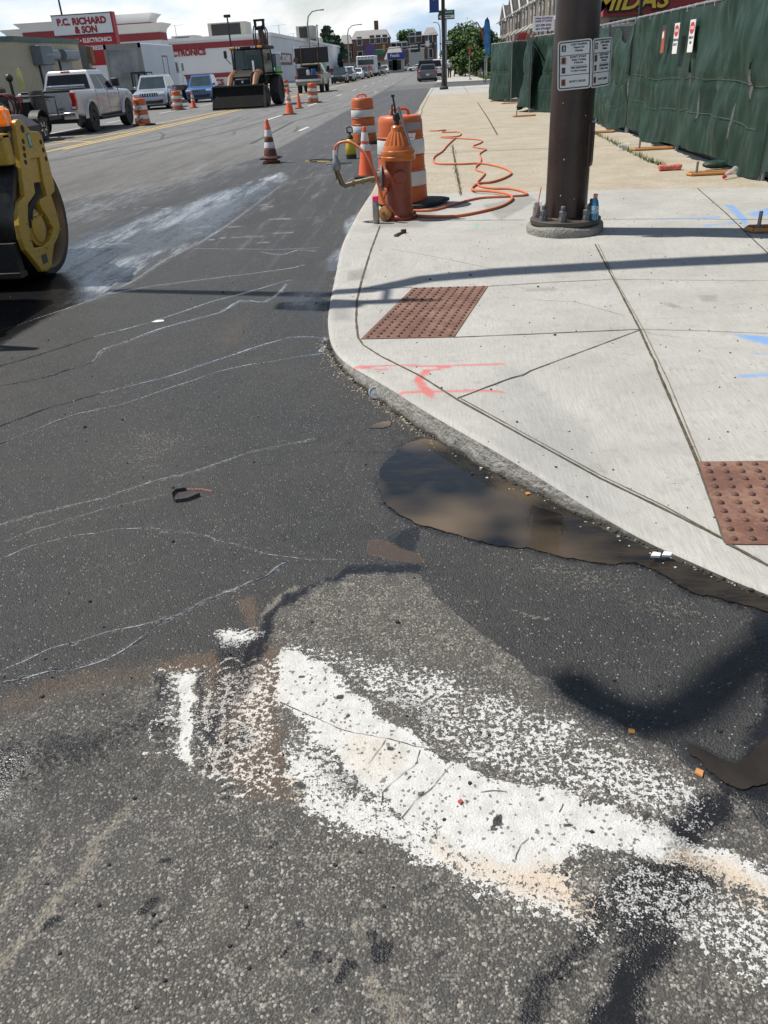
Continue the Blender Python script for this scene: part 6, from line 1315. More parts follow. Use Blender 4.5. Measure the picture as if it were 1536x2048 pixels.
MB().bb((-.82, -2.8, 1.2), (-.1, -1.3, 1.75), ch=.04).build('tool_chest', TRM, ab); MB().bb((-.02, -1.15, 1.98), (.34, -1.0, 2.1)).build('beacon_bar', AMB, ab)
mb = MB(); mb.bb((-1.05, -1.7, 2.0), (1.55, -1.55, 3.05), ch=.02); mb.build('message_board', TRM, ab)
mb = MB(); mb.tube([(-.55, -1.8, 1.3), (-.55, -1.8, 3.15), (.75, -1.8, 3.15), (.75, -1.8, 1.3)], .045, 6); mb.build('board_frame', pm('rust_frame', (.12, .05, .035), .6), ab)
MB().lathe([(.14, 1.22), (.15, 1.5), (.10, 1.58)], (.0, -2.7, 0), 14).build('white_pail', WPL, ab); MB().lathe([(.16, 1.22), (.17, 1.6), (.16, 1.63)], (.42, -2.6, 0), 14).build('water_cooler', pm('blue_cooler', (.03, .08, .28), .5), ab)
mb = MB(); mb.tube([(-.95, -2.4, 1.2), (-.9, -2.3, 2.1)], .03, 6); mb.box((-.9, -2.3, 2.25), (.34, .05, .34), ry=.5, ch=.03); mb.build('shovel', pm('rust_frame', (.12, .05, .035), .6), ab)

# -- box truck
bx = T('box_truck', 'white box truck with grimy rear door and conventional cab behind the silver suv', 'truck', (-20.85, 60.0, 0))
BOXW = pm('box_side_white', (.62, .65, .68), .45, var=.06, scale=.4); RDG = pm('grimy_roller_door', (.25, .255, .25), .7, var=.5, scale=.8)
MB().bb((-1.28, 0, 1.05), (1.28, 7.6, 3.72), ch=.03).build('cargo_box', BOXW, bx)
MB().bb((-1.1, -.03, 1.15), (1.08, .0, 3.42)).build('rear_door', RDG, bx)
mb = MB(); mb.bb((-1.29, -.07, 1.0), (-1.1, .02, 3.74)); mb.bb((1.1, -.07, 1.0), (1.29, .02, 3.74)); mb.bb((-1.29, -.07, 3.46), (1.29, .02, 3.75)); mb.bb((-1.29, -.07, .98), (1.29, .02, 1.15)); mb.build('door_frame', pm('weathered_frame', (.30, .285, .26), .6, var=.3, dirt=.5), bx)
mb = MB(); mb.bb((1.28, 4.4, 1.4), (1.30, 4.48, 3.0)); mb.bb((1.28, 5.6, 1.3), (1.30, 5.68, 3.0)); mb.bb((1.28, 4.4, 2.95), (1.30, 5.68, 3.03)); mb.build('side_door_outline', pm('dark_grey_line', (.14, .14, .15), .6), bx)
mb = MB(); mb.bb((-1.0, .1, .7), (1.0, 10.5, 1.05)); mb.build('chassis', TRM, bx)
mb = MB(); mb.rings([[(-1.0, 8.0, 1.0), (1.0, 8.0, 1.0), (1.0, 8.0, 2.85), (-1.0, 8.0, 2.85)], [(-1.0, 9.3, 1.0), (1.0, 9.3, 1.0), (.9, 9.2, 2.85), (-.9, 9.2, 2.85)], [(-1.0, 9.9, 1.0), (1.0, 9.9, 1.0), (1.0, 9.9, 1.95), (-1.0, 9.9, 1.95)]]); mb.build('cab', WHP, bx)
mb = MB(); mb.rings([[(-.95, 9.85, 1.0), (.95, 9.85, 1.0), (.95, 9.85, 1.9), (-.95, 9.85, 1.9)], [(-.85, 11.6, 1.0), (.85, 11.6, 1.0), (.8, 11.5, 1.6), (-.8, 11.5, 1.6)]]); mb.build('hood', WHP, bx)
MB().bb((1.0, 8.3, 1.9), (1.012, 9.3, 2.65)).build('side_window', GLS, bx); MB().bb((-1.012, 8.3, 1.9), (-1.0, 9.3, 2.65)).build('side_window', GLS, bx)
MB().box((1.28, 9.5, 2.3), (.2, .12, .6), ch=.03).build('mirror', CHR, bx)
for s_ in (-1, 1):
    for cy_ in (1.9, 10.5): wheel(bx, s_*.92, cy_, .5, .32, s_, WPL)
# forklift tail seen between the pickup and the box truck
fl = T('forklift', 'small black forklift mast standing between the pickup and the box truck', 'forklift', (-18.9, 56.5, 0))
mb = MB()
for x in (-.45, .0, .42): mb.bb((x-.05, -.06, .2), (x+.05, .06, 2.0))
mb.bb((-.5, -.07, 1.90), (.47, .07, 2.02)); mb.bb((-.5, -.05, 1.05), (.47, .05, 1.15)); mb.bb((-.5, -.05, .5), (.47, .05, .62)); mb.build('mast', BLK, fl)
mb = MB(); mb.bb((-.5, .1, .4), (.5, 1.8, 1.1), ch=.08); mb.bb((-.45, 1.2, 1.1), (.45, 1.8, 1.3), ch=.05); mb.build('body', BLK, fl)
mb = MB(); [mb.tube([(x, .3, 1.1), (x, .4, 1.95), (x, 1.5, 1.95), (x, 1.7, 1.2)], .03, 6) for x in (-.42, .42)]; mb.bb((-.45, .35, 1.93), (.45, 1.5, 1.99)); mb.build('overhead_guard', BLK, fl)
for s_ in (-1, 1): wheel(fl, s_*.42, .5, .28, .2, s_, DRK); wheel(fl, s_*.42, 1.6, .24, .18, s_, DRK)
# -- queue of oncoming cars
QP = [('dark suv leading the waiting queue, just right of the utility truck', BKP, 'suv', 106, -10.9, 1.7), ('black sedan second in the waiting queue', BKP, 'sedan', 114, -10.8, 1.48), ('white suv third in the queue behind the black sedan', WHP, 'suv', 122, -11.3, 1.75), ('white sedan fourth in the waiting queue', WHP, 'sedan', 130, -10.8, 1.5),
      ('grey suv fifth in the queue before the tall white truck', GRP, 'suv', 138, -10.5, 1.72), ('red fronted car in front of the tall white truck', RDP, 'suv', 152, -10.9, 1.8), ('black suv right behind the tall white truck', BKP, 'suv', 170, -10.6, 1.75), ('dark grey sedan near the end of the queue', GRP, 'sedan', 184, -10.3, 1.5),
      ('white suv second from the end of the queue', WHP, 'suv', 200, -10.3, 1.75), ('last grey blue car closing the waiting queue', SIB, 'sedan', 218, -9.8, 1.5)]
for l_, p_, k_, Y_, X_, H_ in QP: car('queued_car', l_, 'car', (X_, Y_, 0), R(180), 4.7, 1.85, H_, p_, k_, 'oncoming cars queued in the far lane', detail=False, plate=False)
wt_ = T('step_van', 'tall white delivery van with a row of marker lamps in the queue', 'van', (-11.6, 160, 0))
MB().bb((-1.7, 0, .5), (1.7, 7, 3.3), ch=.1).build('body', WHP, wt_); MB().bb((-1.4, -.02, 1.9), (1.4, 0, 2.7)).build('windscreen', GLW, wt_)
for k in range(5): MB().box((-1.2+k*.6, -.04, 3.08), (.28, .06, .12)).build('marker_lamp', TRM, wt_)
for s_ in (-1, 1): wheel(wt_, s_*1.4, 1.3, .45, .3, s_, DRK); wheel(wt_, s_*1.4, 5.6, .45, .3, s_, DRK); MB().box((s_*1.2, -.03, 1.1), (.4, .06, .25)).build('headlight', HLG, wt_)
# -- cars parked at the right kerb, seen from behind
car('parked_car', 'grey sedan parked at the kerb left of the lamp post, rear to us', 'car', (-.28, 87.6, 0), 0, 4.7, 1.84, 1.47, GRP, 'sedan', 'cars parked along the right kerb')
car('parked_car', 'dark tall suv parked directly ahead of the grey sedan', 'suv', (-.45, 93.8, 0), 0, 4.8, 1.95, 1.86, BKP, 'suv', 'cars parked along the right kerb')
car('parked_car', 'white suv parked ahead of the dark suv beside the lamp post', 'suv', (.45, 100.5, 0), 0, 4.8, 1.95, 1.88, WHP, 'suv', 'cars parked along the right kerb')
car('parked_car', 'white sedan standing sideways in front of the white bay house', 'car', (-3.6, 232, 0), R(70), 4.7, 1.85, 1.5, WHP, 'sedan'); car('parked_car', 'silver suv behind the sideways white sedan at the road end', 'suv', (-5.6, 242, 0), R(75), 4.8, 1.9, 1.9, SIB, 'suv')
# -- food trailer and stand behind the backhoe
gt = T('vendor_trailer', 'green and white vendor trailer with blue awning behind the backhoe', 'trailer', (-17.5, 96, 0))
GNB = pm('lime_green', (.16, .42, .05), .5, var=.2); BLA = pm('sky_blue_panel', (.16, .38, .55), .5)
MB().bb((-2.4, 0, 1.0), (.8, 3, 2.0), ch=.03).build('lower_wall', GNB, gt); MB().bb((-2.4, 0, 2.0), (.8, 3, 3.3), ch=.03).build('upper_wall', pm('dark_window_band', (.04, .06, .09), .3), gt); MB().bb((-2.5, -.1, 3.3), (.9, 3.1, 3.45)).build('roof', WHP, gt)
MB().bb((-1.6, -.9, 1.15), (.7, -.05, 1.22)).build('counter', BLA, gt); MB().box((-.5, -.7, 1.75), (2.3, 1.2, .05), rx=.5).build('awning', BLA, gt); MB().bb((-2.2, .3, .5), (.6, 2.8, 1.0)).build('undercarriage', TRM, gt)
for s_ in (-1, 1): wheel(gt, -.8+s_*1.1, 1.5, .35, .2, s_, DRK)
g2_ = T('vendor_stand', 'lime green stand with bottles left of the utility truck', 'stall', (-14.4, 98, 0)); MB().bb((0, 0, .4), (2.6, 2, 2.5), ch=.03).build('stand_wall', GNB, g2_); MB().bb((.3, -.03, 1.5), (1.2, 0, 2.3)).build('menu_board', TRM, g2_); MB().bb((-.1, -.1, 2.5), (2.7, 2.1, 2.65)).build('roof', TRM, g2_)
for x in (.1, 2.5): MB().bb((x-.05, .2, 0), (x+.05, 1.8, .4)).build('leg', TRM, g2_)

# ================================================ BUILDINGS AND STREET
STW = pm('stucco_white', (.66, .67, .68), .85, var=.05, scale=.2); STR = pm('stucco_red_band', (.26, .035, .04), .7, var=.08); STRF = pm('flat_roof_grey', (.25, .25, .24), .9)
SRED = pm('sign_board_red', (.38, .02, .025), .5, var=.06); SWH = pm('sign_board_white', (.72, .73, .74), .5, var=.04); LRED = pm('letter_red', (.30, .012, .018), .5); LWH = pm('letter_white', (.75, .75, .75), .5); PRD = pm('faded_letter_red', (.50, .20, .22), .6)
st_ = T('appliance_store', 'long white store block with dark red bands and red lettering on its walls', 'store', (-24.7, 139, 0))
def wbox(a, b_, nm, mt, par, ch=0): return MB().bb(a, b_, ch).build(nm, mt, par)
wbox((-70, 0, 0), (0, 112, 6.5), 'wall', STW, st_)
wbox((-70, -.25, 6.5), (.25, 112.2, 6.95), 'cornice', pm('cornice_white', (.76, .76, .75), .8, var=.05, scale=.3), st_)
wbox((-70, -.10, 5.35), (-.4, -.02, 6.15), 'red_band', STR, st_); wbox((-70, -.10, 1.35), (-.4, -.02, 1.95), 'red_band', STR, st_); wbox((.02, 66, .9), (.10, 110, 1.7), 'red_band', STR, st_)
lt = onY(411, 104, 138.9); text('ELECTRONICS', 1.18, face_cam((lt.x+24.7, -.10, lt.z)), LRED, st_, bold=.035, sx=.92, depth=.06, align='RIGHT')
text('APPLIANCES  ELECTRONICS  MATTRESSES', 1.15, face_cam((-12, -.12, .62)), LRED, st_, bold=.03, sx=1.05, depth=.03)
wbox((.02, 2.5, 2.6), (.14, 19, 4.3), 'wall_sign', pm('dark_red_board', (.12, .04, .035), .6), st_); text('P.C. RICHARD', 1.5, face_right((.16, 10.8, 3.45)), LWH, st_, bold=.03, sx=1.35, depth=.03)
wbox((.02, 21, 2.4), (.14, 62, 5.4), 'wall_sign', SWH, st_); text('APPLIANCES  TV  BEDDING  MATTRESSES', 2.0, face_right((.17, 41.5, 3.9)), PRD, st_, bold=.03, sx=.98, depth=.03)
for x, y, w_, h_ in ((-13, 14, 6.5, 2.4), (-1.5, 38, 3.4, 2.2), (-19, 12, 4, .8), (2-12, 60, 3, 1.2), (-5, 80, 3, 1.4)):
    o = wbox((x, y, 6.95), (x+w_, y+5, 6.95+h_), 'roof_unit', pm('hvac_cream', (.42, .40, .35), .7, dirt=.2), st_); MB().bb((x+.6, y-.06, 7.15), (x+w_-.9, y, 6.75+h_)).build('intake_grille', TRM, o)
for x, y in ((-17.5, 10), (-3.5, 30), (-7, 70)): mb = MB(); mb.tube([(x, y, 6.9), (x, y, 9.2)], .05, 5); mb.tube([(x-1.4, y, 9.1), (x+1.4, y, 9.2)], .03, 4); mb.build('antenna', GAL, st_)
# tower block of the store
tw = T('store_tower', 'stepped white store front block with flared cornices behind the tall red sign', 'store', (-57, 112, 0))
TWR = [(-11.0, 3, 0, 7.7), (-5.0, 0, 0, 8.9), (12.5, .0, 2, 9.6), (18.8, -1.5, 0, 8.1)]
def tower(x0, x1, y0_, h_):
    o = wbox((x0, y0_, 0), (x1, y0_+3, h_-.9), 'wall', STW, tw)
    mb = MB(); mb.rings([[(x0, y0_-.0, h_-.9), (x1, y0_, h_-.9), (x1, y0_+3, h_-.9), (x0, y0_+3, h_-.9)], [(x0-.2, y0_-.2, h_-.5), (x1+.2, y0_-.2, h_-.5), (x1+.2, y0_+3, h_-.5), (x0-.2, y0_+3, h_-.5)], [(x0-.7, y0_-.7, h_), (x1+.7, y0_-.7, h_), (x1+.7, y0_+3.5, h_), (x0-.7, y0_+3.5, h_)]]); mb.build('cornice', pm('cornice_white', (.76, .76, .75), .8, var=.05, scale=.3), o)
    MB().bb((x0-.05, y0_-.06, h_-1.75), (x1+.05, y0_-.02, h_-.95)).build('red_band', STR, o); MB().bb((x1+.02, y0_, h_-1.75), (x1+.06, y0_+2.8, h_-.95)).build('red_band', STR, o)
p0 = onY(44, 60, 112).x+57; p1 = onY(215, 60, 112).x+57; p2 = onY(296, 60, 112).x+57; p3 = onY(318, 60, 110).x+57
tower(p0-3, p0+.5, 2, onY(36, 59, 114).z); tower(p0, onY(205, 60, 112).x+57, 0, onY(100, 44, 112).z); tower(onY(205, 60, 113).x+57+.1, p2, 1, onY(250, 33, 113).z+.2); tower(p2-4.5, p3, -2, onY(295, 47, 110).z)
# roadside sign board
sg = T('store_sign', 'tall two tier store sign, red letters on white above white letters on red', 'sign', tuple(onY(160, 170, 74)))
bx0 = Vector(sg.location); sg.location.z = 0; bx0.z = 0
A = onY(98, 30, 74)-bx0; B = onY(219, 24, 74)-bx0; C = onY(222, 66, 74)-bx0; E_ = onY(225, 104, 74)-bx0
xl, xr, zt, zm, zb_ = A.x+.1, B.x, B.z, C.z, E_.z
wbox((xl, 0, zm), (xr, .7, zt), 'white_board', SWH, sg); wbox((xl, .05, zb_-.9), (xr-.05, .65, zm-.003), 'red_board', SRED, sg); wbox((xr+.003, -.02, zb_-1.0), (xr+.16, .72, zt+.05), 'red_edge', SRED, sg)
for z in (zt, zm): wbox((xl-.03, -.03, z-.035), (xr, .72, z+.035), 'board_trim', DRK, sg)
text('P.C. RICHARD', .66, face_cam(((xl+xr)/2, -.01, zt-.52)), LRED, sg, bold=.045, sx=1.02, depth=.02); text('& SON', .66, face_cam(((xl+xr)/2+.25, -.01, zt-1.12)), LRED, sg, bold=.045, sx=.98, depth=.02)
text('APPLIANCES • ELECTRONICS', .42, face_cam((xr-2.75, .03, zm-.42)), LWH, sg, bold=.03, sx=.92, depth=.02); text('TVs • MATTRESSES', .42, face_cam((xr-2.45, .03, zm-.98)), LWH, sg, bold=.03, sx=.92, depth=.02)
for x in (xl+.9, xr-.9): MB().cyl((x, .35, 0), (x, .35, zb_-.8), .16, n=10).build('post', DRK, sg)
# beige garage block at the left
gb = T('garage_building', 'low beige block with green roof edge and two grey roller shutters', 'building', (0, 0, 0))
BEI = pm('beige_stucco', (.42, .375, .27), .9, var=.1, scale=.4, dirt=.3, dcol=(.28, .25, .18)); SHU = pm('grey_shutter', (.20, .225, .25), .5, .3, var=.1)
a0 = onY(-60, 80, 55); a1 = onY(22, 74, 57); a2 = onY(152, 73, 66)
gb.location = (a1.x, a1.y, 0); W0 = Vector((a0.x-a1.x, a0.y-a1.y, 0)); W1 = Vector((a2.x-a1.x, a2.y-a1.y, 0)); hB = a1.z; n1_ = Vector((W1.y, -W1.x, 0)).normalized()
mb = MB(); bk = W1+Vector((-9, 6, 0)); mb.rings([[(p.x, p.y, z) for p in (Vector((0, 0, 0)), W1, bk, W0+Vector((-2, 8, 0)), W0)] for z in (0, hB-.25)]); mb.build('wall', BEI, gb, smooth=0)
mb = MB(); mb.rings([[(p.x, p.y, z) for p in (Vector((0, 0, 0))+n1_*.12, W1+n1_*.12, bk, W0+Vector((-2, 8, 0)), W0+n1_*.12)] for z in (hB-.25, hB+.05)]); mb.build('roof_edge', pm('green_roof_edge', (.09, .14, .12), .7), gb, smooth=0)
wang = math.atan2(W1.y, W1.x); Lw = W1.length
for f0, f1 in ((.30, .50), (.62, .82)):
    M_ = Matrix.Rotation(wang, 4, 'Z'); MB(M_).bb((Lw*f0, -.04, 0), (Lw*f1, .0, hB-1.4)).build('roller_shutter', SHU, gb)
    MB(M_).bb((Lw*f0-.14, -.10, 0), (Lw*f0, .0, hB-1.2)).build('shutter_guide', TRM, gb)
    MB(M_).tube([(Lw*f0-.1, -.40, hB-1.0), (Lw*f1+.1, -.40, hB-1.0)], .36, 16).build('shutter_drum', SHU, gb)
MB(Matrix.Rotation(wang, 4, 'Z')).bb((Lw*.22, -.75, hB-1.6), (Lw*.40, -.02, hB-.45), ch=.03).build('shutter_hood', pm('hood_grey', (.13, .155, .18), .6), gb)
ib = T('meter_box', 'grey utility cabinet and pipes at the corner of the beige block', 'cabinet', tuple(onY(162, 170, 68))); ib.location.z = 0
q0 = onY(157, 110, 68)-Vector(ib.location); q1 = onY(170, 90, 68)-Vector(ib.location)
wbox((q0.x, 0, q0.z-.9), (q1.x, .5, q1.z), 'cabinet_body', GAL, ib); wbox((q1.x+.02, 0, q0.z-.6), (q1.x+.35, .5, q1.z-.1), 'rusty_box', pm('rust_brown', (.2, .11, .06), .8), ib); wbox((q0.x+.1, .1, 0), (q1.x+.3, .5, q0.z-.9), 'plinth', pm('plinth_tan', (.3, .25, .17), .9), ib)

# ---- brick houses far down the street
BRK = pm('dark_brick', (.12, .070, .055), .9, var=.3, scale=.8, dirt=.2); BR2 = pm('brown_brick', (.15, .10, .08), .9, var=.3, scale=.8); RFG = pm('slate_roof', (.24, .235, .23), .8, var=.2); WTR = pm('white_trim', (.60, .60, .58), .6); SHP = pm('shop_white', (.42, .41, .39), .8, var=.1, dirt=.15)  # far brick and slate tones paled to stand in for haze
def block(name, label, x0, x1, Y, zt, mat, wins=(), depth=10, roof=None, wz=1.5, ww=1.0, cat_='house', extra=None):
    t_ = T(name, label, cat_, ((x0+x1)/2, Y, 0)); c = (x0+x1)/2
    wbox((x0-c, 0, 0), (x1-c, depth, zt), 'wall', mat, t_)
    if roof: 
        mb = MB(); e_ = .4; mb.rings([[(x0-c-e_, -e_, zt), (x1-c+e_, -e_, zt), (x1-c+e_, depth, zt), (x0-c-e_, depth, zt)], [(x0-c+.8, depth*.35, zt+roof), (x1-c-.8, depth*.35, zt+roof), (x1-c-.8, depth*.6, zt+roof), (x0-c+.8, depth*.6, zt+roof)]]); mb.build('roof', RFG, t_)
    else: wbox((x0-c-.15, -.15, zt), (x1-c+.15, depth, zt+.25), 'parapet', WTR if roof is None else mat, t_)
    for (fx, fz) in wins:
        o = wbox((x0-c+fx*(x1-x0)-ww/2-.12, -.08, fz-.1), (x0-c+fx*(x1-x0)+ww/2+.12, .0, fz+wz+.12), 'window', WTR, t_); MB().bb((x0-c+fx*(x1-x0)-ww/2, -.10, fz), (x0-c+fx*(x1-x0)+ww/2, -.082, fz+wz)).build('pane', GLS, o)
    return t_
def bx_px(name, label, u0, u1, v, Y, mat, **k): a_, b_ = onY(u0, v, Y), onY(u1, v, Y); return block(name, label, a_.x, b_.x, Y, (a_.z+b_.z)/2, mat, **k)
H1 = bx_px('brick_house', 'large dark brick house with hipped grey roof above the low shops', 704, 777, 77, 262, BRK, wins=[(.2, 7.2), (.55, 7.4), (.72, 7.4), (.9, 7.4), (.2, 3.6), (.6, 3.6)], roof=2.2, depth=12, wz=2.0, ww=1.3)
wbox((1, 5, 8), (2.2, 6.2, 13.2), 'chimney', BRK, H1)
bx_px('brick_house', 'small brick house with pale shingle roof left of the large one', 678, 703, 88, 268, BR2, wins=[(.4, 4), (.75, 4)], roof=2.4, wz=1.8, ww=1.3)
for i, (u0, u1, v) in enumerate([(641, 652, 91), (653, 672, 88)]): bx_px('gable_house', ['narrow white gabled house behind the message board', 'grey gabled house right of the narrow white one'][i], u0, u1, v, 285, [SHP, BR2][i], wins=[(.5, 5)], roof=3, wz=1.6)
bx_px('brick_house', 'brick row house with flat roof left of the white bay house', 780, 816, 86, 300, BR2, wins=[(.2, 6), (.5, 6), (.8, 6)], depth=14, wz=2.2, ww=1.5)
H4 = bx_px('brick_house', 'tall brick end house at the street end behind the white bay', 815, 848, 73, 268, BRK, wins=[(.28, 7), (.68, 7.2)], depth=12, wz=2.6, ww=1.6)
H5 = bx_px('brick_house', 'dark corner brick house with dormers next to the lamp post', 848, 874, 70, 262, BRK, wins=[(.5, 6.5), (.5, 3.0)], roof=2.0, wz=2.2)
bx_px('bay_house', 'white two window bay on grey posts at the street end', 817, 848, 98, 240, SHP, wins=[(.28, 4.3), (.6, 4.3)], depth=6, wz=1.6, ww=1.3)
bx_px('shop_row', 'low white shop row with brown roof band behind the queue', 686, 770, 119, 225, SHP, wins=[(.1, 1), (.22, 1), (.34, 1), (.72, 1.2), (.85, 1.2)], depth=10, wz=1.2, ww=.8, cat_='shop')
a_ = onY(686, 112, 224.5); b_ = onY(770, 118, 224.5); o = wbox((a_.x, 224.4, b_.z-.2), (b_.x, 226, a_.z-.6), 'shop_roof_band', pm('brown_band', (.16, .09, .07), .8), None); tag(o, 'long brown roof band over the low white shops', 'roof')
S2 = bx_px('corner_shop', 'shop with blue awning at the street end', 771, 806, 118, 215, SHP, wins=[(.4, .6), (.65, .6)], depth=10, wz=2, ww=2, cat_='shop', roof=2.6)
wbox((-1.6, -1.4, 3.0), (2.6, -.15, 4.2), 'awning', pm('awning_blue', (.03, .06, .30), .6), S2); text('Foods', .9, face_cam((.2, -1.45, 3.6)), LWH, S2, bold=.03)
ps = T('shop_sign', 'round purple sign on a pole above the shops', 'sign', tuple(onY(741, 135, 205))); ps.location.z = 0
zc = onY(741, 99, 205).z; mb = MB(); mb.prism([(1.1*math.cos(k*.5236), zc+1.2*math.sin(k*.5236)) for k in range(12)], -.2, .2, 'Y'); mb.build('round_board', pm('sign_purple', (.10, .05, .22), .5), ps); MB().bb((-.9, -.15, zc-2.6), (.9, .15, zc-1.25)).build('lower_board', pm('sign_blue', (.04, .06, .25), .5), ps); MB().cyl((0, 0, 0), (0, 0, zc), .15, n=8).build('post', DRK, ps)

# ---- row houses on the right, facades towards the street
RB1 = pm('row_brick_grey', (.20, .165, .14), .9, var=.25, scale=.7); RB2 = pm('row_brick_dark', (.07, .055, .05), .9, var=.2); AWN = pm('awning_cream', (.50, .48, .44), .7, var=.1); RWH = pm('siding_white', (.44, .44, .43), .8)
XF = 11.8
hs_ = [(79, 86, 7.4), (86, 93.5, 6.9), (93.5, 101, 7.2), (101, 109, 6.9), (109, 118, 7.0), (118, 128, 6.8), (128, 140, 6.7), (140, 154, 6.6)]
hl = ['nearest grey brick row house behind the brown pole, with cream awnings', 'second row house from the pole, grey brick with pale awning', 'third row house, behind the hair salon poster', 'fourth row house with a steep white edged gable', 'fifth row house with the tallest dark gable', 'sixth row house, dark side wall showing', 'seventh row house beside the blue feather flag', 'farthest dark row house against the trees']
for i, ((ya, yb2, h_), l_) in enumerate(zip(hs_, hl)):
    t_ = T('row_house', l_, 'house', (XF, ya, 0), 0, 'row houses on the right'); W_ = yb2-ya-.15
    wbox((0, 0, 0), (9, W_, h_), 'wall', RB1 if i % 2 == 0 else RB2 if i > 4 else RB1, t_)
    mb = MB(); mb.prism([(W_*.12, h_), (W_*.5, h_+2.3 if i > 1 else h_+1.0), (W_*.88, h_)], -.1, 9, 'X'); g_ = mb.build('gable', RB2, t_, smooth=0)
    mb = MB(); mb.tube([(-.14, W_*.06, h_-.1), (-.14, W_*.5, h_+(2.45 if i > 1 else 1.15)), (-.14, W_*.94, h_-.1)], .14, 4); mb.build('gable_trim', RWH, g_, smooth=0)
    MB().bb((-1.2, W_*.15, 0), (0, W_*.8, 3.1)).build('porch', RWH, t_)
    for k, z in enumerate((3.3, 5.6)):
        if z > h_-.6: continue
        for f_ in (.3, .7):
            o = MB().bb((-.09, W_*f_-.5, z), (-.02, W_*f_+.5, z+1.25)).build('window', WTR, t_); MB().bb((-.12, W_*f_-.42, z+.08), (-.095, W_*f_+.42, z+1.17)).build('pane', GLS, o)
            mb = MB(); mb.prism([(-.02, z+1.6), (-1.0, z+.95), (-1.0, z+.88), (-.02, z+1.15)], W_*f_-.7, W_*f_+.7, 'Y'); mb.build('awning', AWN, t_, smooth=0)
    MB().lathe([(.35, h_+.2), (.35, h_+1.2), (.45, h_+1.3), (.2, h_+1.5)], (3, W_*.5, 0), 8).build('roof_vent', CHR if i == 4 else RB2, t_)
# ---- red fronted repair shop behind the fence
rp = T('repair_shop', 'repair shop with a deep red fascia and yellow letters above the green fence', 'shop', (0, 47, 0))
e0 = onY(1206, 34, 47); e1 = onY(1560, 12, 47); zt_ = e0.z
wbox((e0.x-.1, .3, 0), (30, 12, zt_+2.2), 'wall', pm('shop_cream', (.45, .43, .38), .8), rp); wbox((e0.x-.1, -.5, zt_), (30, .25, zt_+2.3), 'fascia', pm('fascia_red', (.27, .012, .018), .45, var=.05), rp)
MS = pm('letter_yellow', (.75, .50, .05), .5, var=.1, emit=None); ml = onY(1262, 9, 46.3); text('MIDAS', 1.02, face_cam((ml.x, -.62, ml.z+.12)), MS, rp, bold=.02, sx=1.2, depth=.08, shear=.25); text('MIDAS', 1.02, face_cam((ml.x+.06, -.56, ml.z+.06)), TRM, rp, bold=.045, sx=1.2, depth=.05, shear=.25, name='letter_shadow')
for x0, x1 in ((e0.x+.4, e0.x+3.4), (e0.x+4.4, e0.x+8.5), (e0.x+9, e0.x+13)): o = wbox((x0, .2, .4), (x1, .29, zt_-.15), 'shop_window', GLS, rp); wbox((x0+.1, .17, zt_-.45), (x1-.1, .195, zt_-.3), 'window_bar', WTR, o)
wbox((e0.x+10.0, -.62, zt_-.1), (e0.x+10.4, -.52, zt_+2.3), 'fascia_joint', TRM, rp)
for u, l_ in ((1192, 'thin black pole rising right beside the brown signal pole'), (1279, 'thin black pole in front of the red fascia')):
    p = onY(u, 40, 40); t_ = T('utility_pole', l_, 'pole', (p.x, 40, 0)); MB().cyl((0, 0, 0), (0, 0, 8), .09, .07, 10).build('shaft', BLK, t_); MB().box((0, 0, .1), (.4, .4, .2), ch=.03).build('pole_base', DRK, t_)
# hair salon poster
pc = onY(1087, 47, 52); sp2 = T('hair_salon_sign', 'white poster with a purple heading and two blue phone numbers over the fence', 'sign', (pc.x, 52, 0)); zc = pc.z
W_ = onY(1107, 47, 52).x-onY(1065, 47, 52).x; H_ = onY(1087, 30, 52).z-onY(1087, 61, 52).z
wbox((-W_/2, -.03, zc-H_/2), (W_/2, .03, zc+H_/2), 'poster_board', SWH, sp2)
LPU = pm('letter_purple', (.16, .03, .18), .5); LBL = pm('letter_blue', (.03, .03, .16), .5)
for st__, z, c_, s_ in (('Unisex Dominican', .36, LPU, .17), ('HAIR STYLING', .16, LPU, .19), ('267-200-2950', -.12, LBL, .20), ('267-270-8837', -.36, LBL, .20)): text(st__, s_*H_/1.0, face_cam((0, -.035, zc+z*H_*.95)), c_, sp2, bold=.03, sx=W_/H_*.66, depth=.004)
for x in (-W_/2+.05, W_/2-.05): MB().cyl((x, .06, 0), (x, .06, zc+H_/2), .035, n=8).build('post', GAL, sp2)
rs2 = T('stop_sign', 'back of a small red stop sign above the far fence panel', 'sign', tuple(onY(1046, 100, 44))); rs2.location.z = 0; zc = onY(1046, 82, 44).z
mb = MB(); mb.prism([(.34*math.cos(R(22.5+45*k)), zc+.38*math.sin(R(22.5+45*k))) for k in range(8)], -.01, .01, 'Y'); mb.build('sign_face', RED, rs2); MB().cyl((0, .03, 0), (0, .03, zc+.3), .03, n=8).build('post', GAL, rs2)

